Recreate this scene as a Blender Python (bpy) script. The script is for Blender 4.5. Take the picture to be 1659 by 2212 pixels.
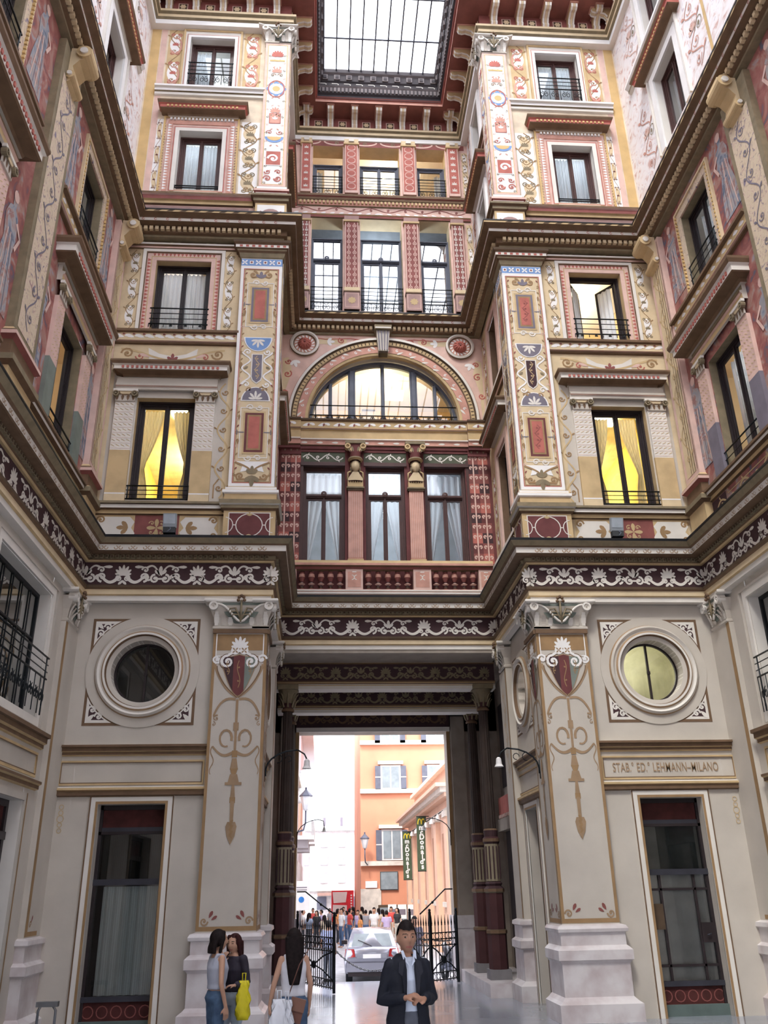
import bpy, bmesh, math, random
from mathutils import Matrix, Vector
random.seed(7)
PI = math.pi
SC = bpy.context.scene
COL = SC.collection
for o in list(bpy.data.objects): bpy.data.objects.remove(o)

# ------------------------------------------------------------------ camera, sky, exposure
def setup_camera():
    cd = bpy.data.cameras.new('camera'); co = bpy.data.objects.new('camera', cd); COL.objects.link(co)
    t, ps, r = .41232585, .0730536, -.01948481
    f = Vector((math.sin(ps)*math.cos(t), math.cos(ps)*math.cos(t), math.sin(t)))
    rt = Vector((math.cos(ps), -math.sin(ps), 0)); up = rt.cross(f)
    rt2 = rt*math.cos(r)+up*math.sin(r); up2 = -rt*math.sin(r)+up*math.cos(r)
    m = Matrix.Identity(4)
    for i in range(3): m[i][0] = rt2[i]; m[i][1] = up2[i]; m[i][2] = -f[i]
    m.translation = Vector((-1.53, 0, 1.95))
    co.matrix_world = m
    cd.sensor_fit = 'VERTICAL'; cd.sensor_height = 36; cd.lens = 1863.47/2212*36
    cd.clip_end = 400
    SC.camera = co
setup_camera()
W = bpy.data.worlds.new('sky'); SC.world = W; W.use_nodes = True
bg = W.node_tree.nodes['Background']; bg.inputs[0].default_value = (.88, .90, 1, 1); bg.inputs[1].default_value = 1.0
sun = bpy.data.lights.new('sun', 'SUN'); so = bpy.data.objects.new('sun', sun); COL.objects.link(so)
sun.energy = .8; sun.angle = math.radians(12); sun.color = (1, .95, .86); so.rotation_euler = (math.radians(38), 0, math.radians(-25))
SC.view_settings.view_transform = 'Standard'; SC.view_settings.look = 'None'; SC.view_settings.gamma = 1
SC.view_settings.use_curve_mapping = False; SC.view_settings.exposure = 2.3
SC.cycles.max_bounces = 7; SC.cycles.diffuse_bounces = 5; SC.cycles.glossy_bounces = 3; SC.cycles.transparent_max_bounces = 12
SC.cycles.transmission_bounces = 3; SC.cycles.caustics_reflective = False; SC.cycles.caustics_refractive = False
SC.cycles.use_denoising = True; SC.cycles.sample_clamp_indirect = 6

# ------------------------------------------------------------------ materials
MATS = {}
def mat(name, c, rough=.75, metal=0, n=.12, scale=3., bump=0., c2=None, spec=.3, coat=0):
    if name in MATS: return MATS[name]
    m = bpy.data.materials.new(name); m.use_nodes = True; MATS[name] = m
    nt = m.node_tree; b = nt.nodes['Principled BSDF']
    b.inputs['Roughness'].default_value = rough; b.inputs['Metallic'].default_value = metal
    b.inputs['Specular IOR Level'].default_value = spec
    if coat: b.inputs['Coat Weight'].default_value = coat
    tc = nt.nodes.new('ShaderNodeTexCoord')
    nz = nt.nodes.new('ShaderNodeTexNoise'); nz.inputs['Scale'].default_value = scale; nz.inputs['Detail'].default_value = 5
    nt.links.new(tc.outputs['Object'], nz.inputs['Vector'])
    cr = nt.nodes.new('ShaderNodeValToRGB')
    d = c2 or tuple(v*(1-2*n) for v in c)
    cr.color_ramp.elements[0].position = .3; cr.color_ramp.elements[0].color = (*d, 1)
    cr.color_ramp.elements[1].position = .62; cr.color_ramp.elements[1].color = (*c, 1)
    nt.links.new(nz.outputs['Fac'], cr.inputs['Fac']); nt.links.new(cr.outputs['Color'], b.inputs['Base Color'])
    if bump:
        n2 = nt.nodes.new('ShaderNodeTexNoise'); n2.inputs['Scale'].default_value = scale*12
        nt.links.new(tc.outputs['Object'], n2.inputs['Vector'])
        bp = nt.nodes.new('ShaderNodeBump'); bp.inputs['Strength'].default_value = bump; bp.inputs['Distance'].default_value = .02
        nt.links.new(n2.outputs['Fac'], bp.inputs['Height']); nt.links.new(bp.outputs['Normal'], b.inputs['Normal'])
    return m
def emat(name, c, s):
    m = bpy.data.materials.new(name); m.use_nodes = True; MATS[name] = m
    b = m.node_tree.nodes['Principled BSDF']; b.inputs['Base Color'].default_value = (*c, 1)
    b.inputs['Emission Color'].default_value = (*c, 1); b.inputs['Emission Strength'].default_value = s
    return m
def glassmat(name, tint=(.96, .98, .98), refl=1.6, minr=.06, rough=.02):
    m = bpy.data.materials.new(name); m.use_nodes = True; MATS[name] = m
    nt = m.node_tree; nt.nodes.clear()
    o = nt.nodes.new('ShaderNodeOutputMaterial'); mx = nt.nodes.new('ShaderNodeMixShader')
    tr = nt.nodes.new('ShaderNodeBsdfTransparent'); gl = nt.nodes.new('ShaderNodeBsdfGlossy')
    fr = nt.nodes.new('ShaderNodeFresnel'); fr.inputs['IOR'].default_value = 1.5
    tr.inputs[0].default_value = (*tint, 1); gl.inputs['Roughness'].default_value = rough
    ml = nt.nodes.new('ShaderNodeMath'); ml.operation = 'MULTIPLY_ADD'; ml.inputs[1].default_value = refl; ml.inputs[2].default_value = minr
    ml.use_clamp = True
    nt.links.new(fr.outputs[0], ml.inputs[0]); nt.links.new(ml.outputs[0], mx.inputs[0])
    nt.links.new(tr.outputs[0], mx.inputs[1]); nt.links.new(gl.outputs[0], mx.inputs[2]); nt.links.new(mx.outputs[0], o.inputs[0])
    return m
def fabric(name, c, trans=.5):
    m = bpy.data.materials.new(name); m.use_nodes = True; MATS[name] = m
    nt = m.node_tree; nt.nodes.clear()
    o = nt.nodes.new('ShaderNodeOutputMaterial'); mx = nt.nodes.new('ShaderNodeMixShader'); mx.inputs[0].default_value = trans
    a = nt.nodes.new('ShaderNodeBsdfDiffuse'); b = nt.nodes.new('ShaderNodeBsdfTranslucent')
    wv = nt.nodes.new('ShaderNodeTexWave'); wv.inputs['Scale'].default_value = 9; wv.inputs['Distortion'].default_value = 1.5; wv.bands_direction = 'X'
    tc = nt.nodes.new('ShaderNodeTexCoord'); nt.links.new(tc.outputs['Object'], wv.inputs['Vector'])
    cr = nt.nodes.new('ShaderNodeValToRGB'); cr.color_ramp.elements[0].color = (*[v*.82 for v in c], 1); cr.color_ramp.elements[1].color = (*c, 1)
    nt.links.new(wv.outputs['Fac'], cr.inputs[0])
    nt.links.new(cr.outputs[0], a.inputs[0]); nt.links.new(cr.outputs[0], b.inputs[0])
    nt.links.new(a.outputs[0], mx.inputs[1]); nt.links.new(b.outputs[0], mx.inputs[2]); nt.links.new(mx.outputs[0], o.inputs[0])
    return m
def fresco(name, cols, scale=.8, dist=1.2):
    """painted plaster whose pigments vary in cloudy patches"""
    m = bpy.data.materials.new(name); m.use_nodes = True; MATS[name] = m
    nt = m.node_tree; b = nt.nodes['Principled BSDF']; b.inputs['Roughness'].default_value = .85; b.inputs['Specular IOR Level'].default_value = .15
    tc = nt.nodes.new('ShaderNodeTexCoord'); nz = nt.nodes.new('ShaderNodeTexNoise')
    nz.inputs['Scale'].default_value = scale; nz.inputs['Detail'].default_value = 7; nz.inputs['Distortion'].default_value = dist
    nt.links.new(tc.outputs['Object'], nz.inputs['Vector'])
    cr = nt.nodes.new('ShaderNodeValToRGB'); e = cr.color_ramp.elements
    while len(e) < len(cols): e.new(.5)
    for i, c in enumerate(cols):
        e[i].position = .32+.38*i/(len(cols)-1); e[i].color = (*c, 1)
    nt.links.new(nz.outputs['Fac'], cr.inputs[0]); nt.links.new(cr.outputs[0], b.inputs['Base Color'])
    return m
cream = mat('cream_plaster', (.57, .52, .455), n=.07, scale=1.2, bump=.05)
offw = mat('pale_plaster', (.76, .72, .66), n=.05, scale=2)
white = mat('white_paint', (.84, .82, .80), n=.03)
umber = mat('umber_paint', (.37, .25, .15), n=.1, scale=4)
ochre = mat('ochre_paint', (.35, .22, .11), n=.1, scale=4)
tan = mat('tan_paint', (.60, .44, .24), n=.1, scale=3)
sand = mat('sand_paint', (.70, .56, .36), n=.08, scale=3)
brown = mat('brown_moulding', (.18, .11, .065), n=.12, scale=5)
olive = mat('olive_moulding', (.25, .20, .125), n=.12, scale=6)
dbrown = mat('dark_moulding', (.10, .065, .04), n=.1, scale=6)
maroon = mat('maroon_paint', (.16, .05, .05), n=.12, scale=4)
wine = mat('wine_paint', (.27, .09, .08), n=.12, scale=4)
red = mat('red_paint', (.48, .15, .12), n=.12, scale=4)
pink = mat('pink_paint', (.62, .33, .26), n=.12, scale=4)
rose = mat('rose_paint', (.72, .50, .43), n=.08, scale=4)
plum = mat('plum_frieze', (.065, .032, .036), n=.1, scale=4)
bluep = mat('blue_paint', (.20, .33, .60), n=.1)
slate = mat('slate_paint', (.20, .18, .22), n=.1)
green = mat('greygreen_paint', (.20, .23, .20), n=.1)
gold = mat('yellow_paint', (.64, .44, .20), n=.08)
marble = mat('veined_marble', (.70, .66, .66), rough=.35, n=.12, scale=2.5, spec=.5, c2=(.50, .42, .42))
black = mat('black_lead', (.012, .013, .016), rough=.5)
dwood = mat('dark_window_wood', (.030, .022, .024), rough=.45, n=.1)
bwood = mat('brown_window_wood', (.085, .040, .036), rough=.45, n=.1)
gwood = mat('grey_window_metal', (.11, .12, .16), rough=.45)
iron = mat('wrought_iron', (.020, .024, .028), rough=.45, metal=.5)
yroom = mat('yellow_room_wall', (.78, .60, .16), n=.03)
croom = mat('cream_room_wall', (.66, .50, .28), n=.04)
droom = mat('dim_room_wall', (.10, .105, .11), n=.1)
groom = mat('grey_room_wall', (.34, .34, .33), n=.06)
lampm = emat('ceiling_lamp_glow', (1, .86, .52), 5)
glass = glassmat('window_glass')
glassy = glassmat('mirror_like_window_glass', (.62, .66, .68), 2.0, .5, .01)
darkgl = glassmat('dark_glass', (.35, .38, .38), 1.2, .05)
curt = fabric('white_curtain', (.86, .90, .95), .25)
curty = fabric('warm_curtain', (.90, .87, .76), .7)
lead = black
mfloor = mat('polished_floor_marble', (.34, .36, .40), rough=.16, n=.12, scale=.7, spec=.6, c2=(.22, .24, .29))
fr_red = fresco('fresco_red', [(.12, .12, .16), (.26, .10, .09), (.34, .14, .12), (.38, .23, .19), (.32, .33, .38)], 1.5, 2.2)
fr_blue = fresco('fresco_blue', [(.13, .15, .20), (.28, .30, .35), (.38, .34, .33), (.33, .17, .15), (.42, .43, .45)], 1.7, 2.5)
fr_white = fresco('fresco_pale', [(.60, .40, .36), (.76, .68, .66), (.82, .78, .78), (.82, .80, .80), (.60, .52, .56)], 2.2, 2.5)
fr_sand = fresco('fresco_sand', [(.24, .20, .26), (.56, .44, .32), (.62, .52, .38), (.60, .46, .36), (.34, .22, .22)], 5, 2.5)

# ------------------------------------------------------------------ mesh kit
class MB:
    def __init__(s, frame=None):
        s.v = []; s.f = []; s.m = []; s.ml = []; s.sm = []; s.F = frame or Matrix.Identity(4); s.n = 0
    def lay(s):      # overlapping coats of paint never share one plane
        s.n += 1; return (s.n % 5)*.0002
    def mi(s, m):
        if m not in s.ml: s.ml.append(m)
        return s.ml.index(m)
    def poly(s, pts, m, smooth=False):
        i0 = len(s.v); F = s.F
        s.v += [tuple(F @ Vector(p)) for p in pts]
        s.f.append(tuple(range(i0, i0+len(pts)))); s.m.append(s.mi(m)); s.sm.append(smooth)
    def grid(s, rows, m, closed=False, smooth=True, caps=False):
        """rows: list of equally long point rings"""
        i0 = len(s.v); F = s.F; n = len(rows[0]); mi = s.mi(m)
        for r in rows: s.v += [tuple(F @ Vector(p)) for p in r]
        k = n if closed else n-1
        for a in range(len(rows)-1):
            for b in range(k):
                c = (b+1) % n
                s.f.append((i0+a*n+b, i0+a*n+c, i0+(a+1)*n+c, i0+(a+1)*n+b)); s.m.append(mi); s.sm.append(smooth)
        if caps:
            s.f.append(tuple(i0+b for b in range(n))[::-1]); s.m.append(mi); s.sm.append(False)
            s.f.append(tuple(i0+(len(rows)-1)*n+b for b in range(n))); s.m.append(mi); s.sm.append(False)
    def box(s, x0, x1, y0, y1, z0, z1, m):
        i0 = len(s.v); F = s.F; mi = s.mi(m)
        s.v += [tuple(F @ Vector(p)) for p in ((x0,y0,z0),(x1,y0,z0),(x1,y1,z0),(x0,y1,z0),(x0,y0,z1),(x1,y0,z1),(x1,y1,z1),(x0,y1,z1))]
        for q in ((0,3,2,1),(4,5,6,7),(0,1,5,4),(1,2,6,5),(2,3,7,6),(3,0,4,7)):
            s.f.append(tuple(i0+a for a in q)); s.m.append(mi); s.sm.append(False)
    def prism(s, pts, y0, y1, m, side=True):
        """2-D outline in xz, front at y0, back at y1"""
        s.poly([(x, y0, z) for x, z in pts], m)
        if side:
            n = len(pts)
            for i in range(n):
                a, b = pts[i], pts[(i+1) % n]
                s.poly([(a[0], y0, a[1]), (a[0], y1, a[1]), (b[0], y1, b[1]), (b[0], y0, b[1])], m)
    def ribbon(s, pts, w, y, m, w2=None):
        """flat painted band along a 2-D line"""
        n = len(pts)
        if n < 2: return
        w2 = w if w2 is None else w2; L = []; R = []; y -= s.lay()
        for i, (x, z) in enumerate(pts):
            a = pts[max(0, i-1)]; b = pts[min(n-1, i+1)]
            dx, dz = b[0]-a[0], b[1]-a[1]; l = math.hypot(dx, dz) or 1
            ww = (w+(w2-w)*i/(n-1))/2; nx, nz = -dz/l*ww, dx/l*ww
            L.append((x+nx, y, z+nz)); R.append((x-nx, y, z-nz))
        s.grid([L, R], m, smooth=False)
    def rect(s, x0, x1, z0, z1, y, m):
        y -= s.lay(); s.poly([(x0,y,z0),(x1,y,z0),(x1,y,z1),(x0,y,z1)], m)
    def frame(s, x0, x1, z0, z1, w, y, m):
        s.rect(x0, x1, z0, z0+w, y, m); s.rect(x0, x1, z1-w, z1, y, m); s.rect(x0, x0+w, z0+w, z1-w, y, m); s.rect(x1-w, x1, z0+w, z1-w, y, m)
    def bframe(s, x0, x1, z0, z1, w, y0, y1, m, bottom=True):
        """raised frame; w wide, from y0 front to y1"""
        if bottom: s.box(x0, x1, y0, y1, z0, z0+w, m)
        zb = z0+w if bottom else z0
        s.box(x0, x1, y0, y1, z1-w, z1, m); s.box(x0, x0+w, y0, y1, zb, z1-w, m); s.box(x1-w, x1, y0, y1, zb, z1-w, m)
    def disc(s, cx, cz, r, y, m, n=24, rz=None):
        rz = rz or r; y -= s.lay()
        s.poly([(cx+r*math.cos(2*PI*i/n), y, cz+rz*math.sin(2*PI*i/n)) for i in range(n)], m)
    def ring(s, cx, cz, prof, m, n=48, a0=0, a1=2*PI, ms=None):
        """sweep profile [(r, y)] round an axis along y"""
        full = abs(a1-a0-2*PI) < 1e-6
        k = n if full else n+1
        for j in range(len(prof)-1):
            rows = [[(cx+r*math.cos(a0+(a1-a0)*i/n), y, cz+r*math.sin(a0+(a1-a0)*i/n)) for i in range(k)] for r, y in prof[j:j+2]]
            s.grid(rows, ms[j] if ms else m, closed=full, smooth=False)
    def lathe(s, cx, cy, prof, m, n=16, ms=None, smooth=True, z0=0):
        for j in range(len(prof)-1):
            rows = [[(cx+r*math.cos(2*PI*i/n), cy+r*math.sin(2*PI*i/n), z0+z) for i in range(n)] for r, z in prof[j:j+2]]
            s.grid(rows, ms[j] if ms else m, closed=True, smooth=smooth)
    def tube(s, pts, r, m, n=6, r2=None):
        P = [Vector(p) for p in pts]; rows = []; r2 = r if r2 is None else r2; pu = None
        for i, p in enumerate(P):
            t = (P[min(i+1, len(P)-1)]-P[max(i-1, 0)]).normalized()
            u = (pu - t*pu.dot(t)) if pu else t.cross(Vector((.3, .2, 1)) if abs(t.z) < .9 else Vector((1, 0, 0)))
            u.normalize(); pu = u; v = t.cross(u); rr = r+(r2-r)*i/max(1, len(P)-1)
            rows.append([tuple(p+u*rr*math.cos(2*PI*k/n)+v*rr*math.sin(2*PI*k/n)) for k in range(n)])
        s.grid(rows, m, closed=True, caps=True)
    def ball(s, c, r, m, n=10, k=6, sc=(1, 1, 1)):
        rows = []
        for j in range(k+1):
            a = PI*j/k; rr = max(math.sin(a), .02)
            rows.append([(c[0]+sc[0]*r*rr*math.cos(2*PI*i/n), c[1]+sc[1]*r*rr*math.sin(2*PI*i/n), c[2]-sc[2]*r*math.cos(a)) for i in range(n)])
        s.grid(rows, m, closed=True, caps=True)
    def sweep(s, path, prof, ms, close=False):
        """profile [(out, z)] along a plan path [(x, y)], 'out' measured to the right of travel; mitred"""
        n = len(path); offs = []
        for i in range(n):
            p = Vector(path[i]); d = []
            if i > 0: d.append((p-Vector(path[i-1])).normalized())
            if i < n-1: d.append((Vector(path[i+1])-p).normalized())
            ns = [Vector((a.y, -a.x)) for a in d]
            if len(ns) == 1: o = ns[0]
            else:
                b = (ns[0]+ns[1]).normalized(); o = b/max(.2, b.dot(ns[0]))
            offs.append(o)
        for j in range(len(prof)-1):
            rows = [[(path[i][0]+offs[i].x*o, path[i][1]+offs[i].y*o, z) for i in range(n)] for o, z in prof[j:j+2]]
            s.grid(rows, ms[j] if isinstance(ms, (list, tuple)) else ms, smooth=False)
    def build(s, name, parent=None, loc=None):
        me = bpy.data.meshes.new(name); me.from_pydata(s.v, [], s.f)
        for m in s.ml: me.materials.append(m)
        me.polygons.foreach_set('material_index', s.m); me.polygons.foreach_set('use_smooth', s.sm)
        me.update()
        o = bpy.data.objects.new(name, me); COL.objects.link(o)
        if parent: o.parent = parent
        if loc: o.location = loc
        return o
def tag(o, label=None, cat=None, group=None, kind=None):
    if label: o['label'] = label
    if cat: o['category'] = cat
    if group: o['group'] = group
    if kind or cat: o['kind'] = kind or 'thing'
    return o
def thing(name, label, cat, loc=(0, 0, 0), rz=0, group=None, sx=1):
    o = bpy.data.objects.new(name, None); COL.objects.link(o); o.location = loc; o.rotation_euler = (0, 0, rz); o.empty_display_size = .1
    if sx != 1: o.scale = (sx, 1, 1)
    return tag(o, label, cat, group)
def struct(name, mb, parent=None):
    o = mb.build(name, parent)
    if not parent: o['kind'] = 'structure'
    return o
def copy_tree(o, parent=None, **kw):
    c = o.copy(); COL.objects.link(c); c.parent = parent
    for ch in list(o.children): copy_tree(ch, c)
    return c
def frm(x, y, z, rz=0): return Matrix.Translation((x, y, z)) @ Matrix.Rotation(rz, 4, 'Z')

# ------------------------------------------------------------------ painted ornament (2-D, on a wall plane y)
def arc(cx, cz, r, a0, a1, n=10, rz=None):
    rz = rz or r
    return [(cx+r*math.cos(a0+(a1-a0)*i/n), cz+rz*math.sin(a0+(a1-a0)*i/n)) for i in range(n+1)]
def spiral(mb, cx, cz, r, y, m, turns=1.4, a0=0, d=1, w=.05, n=14):
    pts = []
    for i in range(n+1):
        t = i/n; a = a0+d*2*PI*turns*t; rr = r*(1-t*.85)
        pts.append((cx+rr*math.cos(a), cz+rr*math.sin(a)))
    mb.ribbon(pts, w, y, m, w*.7)
    mb.disc(cx, cz, r*.24, y-.001, m, 8)
def leaf(mb, x, z, a, L, w, y, m):
    c, s_ = math.cos(a), math.sin(a); y -= mb.lay()
    P = [(0, 0), (.3, .7), (.65, 1), (.9, .6), (1, 0), (.9, -.6), (.65, -1), (.3, -.7)]
    mb.poly([(x+L*u*c-w/2*v*s_, y, z+L*u*s_+w/2*v*c) for u, v in P], m)
def palmette(mb, cx, cz, r, y, m, n=7, up=1):
    for i in range(n):
        a = PI*(.08+.84*i/(n-1)) * up; L = r*(.72+.28*math.sin(PI*i/(n-1)))
        leaf(mb, cx, cz, a, L, r*.26, y, m)
def fleur(mb, cx, cz, r, y, m, a=PI/2):
    for k in (-.8, 0, .8): leaf(mb, cx, cz, a+k, r*(1 if k == 0 else .8), r*.4, y, m)
def vine(mb, x0, z0, x1, z1, amp, y, m, waves=2, w=.03, leaves=True, m2=None):
    n = 16*waves; pts = []; L = math.hypot(x1-x0, z1-z0); ux, uz = (x1-x0)/L, (z1-z0)/L
    for i in range(n+1):
        t = i/n; a = amp*math.sin(2*PI*waves*t)
        pts.append((x0+ux*L*t-uz*a, z0+uz*L*t+ux*a))
    mb.ribbon(pts, w, y, m)
    for k in range(2*waves):
        t = (k+.5)/(2*waves); sg = 1 if k % 2 == 0 else -1
        x = x0+ux*L*t; z = z0+uz*L*t
        spiral(mb, x+uz*amp*.1*sg, z-ux*amp*.1*sg, amp*.62, y-.001, m2 or m, 1.2, math.atan2(ux*sg, -uz*sg), sg, w*.9, 12)
        if leaves: leaf(mb, x-uz*amp*sg, z+ux*amp*sg, math.atan2(uz, ux)+sg*.9, amp*.8, amp*.35, y-.0015, m2 or m)
def rinceau(mb, x0, x1, z0, z1, y, m, cen=None):
    """palmettes and lyres joined by waving stems"""
    H = z1-z0; L = x1-x0; n = max(2, 2*round(L/(H*3.4)/2*2/2)); n = max(1, round(L/(H*1.75))); p = L/n
    for k in range(n+1):
        cx = x0+k*p; t = k % 2
        if t == 0:
            if k > 0 and k < n or cen: pass
            palmette(mb, cx, z0+H*.42, H*.5, y, m, 7)
            for s in (-1, 1):
                spiral(mb, cx+s*H*.16, z0+H*.30, H*.15, y, m, 1.3, PI/2, -s, H*.07)
                leaf(mb, cx+s*H*.05, z0+H*.22, PI/2+s*2.3, H*.3, H*.12, y, m)
        else:
            for s in (-1, 1):
                spiral(mb, cx+s*H*.22, z0+H*.28, H*.2, y, m, 1.3, PI/2, -s, H*.1)
                spiral(mb, cx+s*H*.52, z0+H*.33, H*.15, y, m, 1.0, PI, s, H*.08)
            fleur(mb, cx, z0+H*.45, H*.42, y, m)
            mb.rect(cx-H*.2, cx+H*.2, z0+H*.24, z0+H*.32, y, m)
    for k in range(n):
        xa = x0+k*p; xb = xa+p; sg = 1 if k % 2 == 0 else -1
        if sg < 0: xa, xb = xb, xa
        pts = []
        for i in range(15):
            t = i/14; x = xa+(xb-xa)*(.08+.55*t); z = z0+H*(.4-.28*math.sin(PI*min(1, t*1.1)))
            pts.append((x, z))
        mb.ribbon(pts, H*.16, y, m, H*.1)
        cx = xa+(xb-xa)*.56
        spiral(mb, cx, z0+H*.36, H*.22, y, m, 1.2, -PI/2, 1 if xb > xa else -1, H*.1)
        spiral(mb, cx+(xb-xa)*.03, z0+H*.68, H*.15, y, m, 1.1, 0, 1, H*.08)
        mb.ribbon([(cx+(xb-xa)*(.06+.36*i/8), z0+H*(.78+.12*math.sin(PI*i/8)-.35*(i/8)**3)) for i in range(9)], H*.1, y, m, H*.06)
        leaf(mb, cx, z0+H*.82, 0 if xb < xa else PI, H*.42, H*.14, y, m)
def scallops(mb, x0, x1, z, h, y, m, step=.2, up=-1):
    n = max(1, round((x1-x0)/step)); p = (x1-x0)/n
    for i in range(n): mb.poly([(x0+p*(i+.12), y, z), (x0+p*(i+.88), y, z), (x0+p*(i+.5), y, z+up*h)], m)
def eggs(mb, x0, x1, z, h, y, m, step=.11, d=.03):
    n = max(1, round((x1-x0)/step)); p = (x1-x0)/n
    for i in range(n): mb.box(x0+p*(i+.2), x0+p*(i+.8), y-d, y, z, z+h, m)
def fishnet(mb, x0, x1, z0, z1, y, m, nx, dz, w=.025, kind=0):
    n = round((z1-z0)/dz); p = (x1-x0)/nx
    for j in range(n):
        for i in range(nx):
            cx = x0+p*(i+.5); cz = z0+(j+.5)*dz
            if kind == 0:     # curling anchors
                for s in (-1, 1): spiral(mb, cx+s*p*.22, cz+dz*.1, p*.2, y, m, .9, -PI/2, s, w, 8)
                mb.rect(cx-w*.5, cx+w*.5, z0+j*dz, z0+(j+1)*dz, y+.001, m)
            elif kind == 1:   # interlaced ovals
                mb.ribbon(arc(cx, cz, p*.36, 0, 2*PI, 12, dz*.42), w, y, m); 
                for s in (-1, 1): leaf(mb, cx, cz-dz*.5, PI/2+s*1.1, p*.45, w*1.5, y, m)
            elif kind == 2:   # rosettes
                mb.ribbon(arc(cx, cz, p*.3, 0, 2*PI, 8), w, y, m); mb.disc(cx, cz, p*.12, y, m, 6)
                leaf(mb, cx, cz+dz*.3, PI/2, dz*.3, w*2, y, m)
            else:             # fans
                palmette(mb, cx, cz-dz*.3, p*.45, y, m, 5); 
def panel_wall(mb, x0, x1, z0, z1, holes, y, m, depth=.35, rm=None):
    """wall face with rectangular holes and their reveals; hole = (x0,x1,z0,z1)"""
    xs = sorted({x0, x1, *[h[0] for h in holes], *[h[1] for h in holes]}); zs = sorted({z0, z1, *[h[2] for h in holes], *[h[3] for h in holes]})
    for a, b in zip(xs, xs[1:]):
        for c, d in zip(zs, zs[1:]):
            if a < x0-1e-6 or b > x1+1e-6 or c < z0-1e-6 or d > z1+1e-6: continue
            cx, cz = (a+b)/2, (c+d)/2
            if any(h[0] < cx < h[1] and h[2] < cz < h[3] for h in holes): continue
            mb.rect(a, b, c, d, y, m)
    for h in holes:
        if len(h) > 4: continue
        r = rm or m; a, b, c, d = h; Y = y+depth
        mb.poly([(a,y,c),(a,Y,c),(a,Y,d),(a,y,d)], r); mb.poly([(b,y,c),(b,Y,c),(b,Y,d),(b,y,d)], r)
        mb.poly([(a,y,d),(b,y,d),(b,Y,d),(a,Y,d)], r); mb.poly([(a,y,c),(b,y,c),(b,Y,c),(a,Y,c)], r)
def round_hole(mb, cx, cz, h, r, y, m, n=48, depth=.35, rm=None):
    """square cell |x-cx|<h, |z-cz|<h with a round hole"""
    for i in range(n):
        a0, a1 = 2*PI*i/n, 2*PI*(i+1)/n
        def sq(a):
            c, s_ = math.cos(a), math.sin(a); k = h/max(abs(c), abs(s_)); return (cx+k*c, y, cz+k*s_)
        def ci(a, yy=y): return (cx+r*math.cos(a), yy, cz+r*math.sin(a))
        mb.poly([ci(a0), sq(a0), sq(a1), ci(a1)], m)
        mb.poly([ci(a0), ci(a1), ci(a1, y+depth), ci(a0, y+depth)], rm or m)
# ------------------------------------------------------------------ the court: plan and storey heights
XS, XR, YW, YC = 6.4, 2.8, 16.6, 20.2
MIRROR = {1: Matrix.Identity(4), -1: Matrix.Scale(-1, 4, (1, 0, 0))}
SIDE = {-1: frm(-XS, 0, 0, PI/2), 1: frm(XS, 0, 0, -PI/2) @ Matrix.Scale(-1, 4, (1, 0, 0))}
REC = {-1: frm(-XR, 0, 0, PI/2), 1: frm(XR, 0, 0, -PI/2) @ Matrix.Scale(-1, 4, (1, 0, 0))}
SN = {-1: 'left', 1: 'right'}
PATH = [(-6.3, -8), (-6.3, 16.45), (-2.65, 16.45), (-2.65, 20.2), (2.65, 20.2), (2.65, 16.45), (6.3, 16.45), (6.3, -8)]
DOOR = (4.37, 5.56, -.3, 3.44)
OC = (5.0, 5.86)
W_ML, W_MU, W_TL, W_TH = (4.42, 5.67, 9.45, 11.9), (4.3, 5.58, 13.71, 15.65), (4.27, 5.36, 17.87, 19.78), (4.12, 5.3, 21.4, 23.2)

def moulding(mb, x0, x1, y, prof, ms):
    """straight horizontal moulding on a wall plane y; prof = (out, z)"""
    for j in range(len(prof)-1):
        (a, za), (b, zb) = prof[j:j+2]
        mb.poly([(x0, y-a, za), (x1, y-a, za), (x1, y-b, zb), (x0, y-b, zb)], ms[j] if isinstance(ms, (list, tuple)) else ms)
    for x in (x0, x1):
        mb.poly([(x, y, prof[0][1])]+[(x, y-a, z) for a, z in prof]+[(x, y, prof[-1][1])], ms[0] if isinstance(ms, (list, tuple)) else ms)

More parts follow.
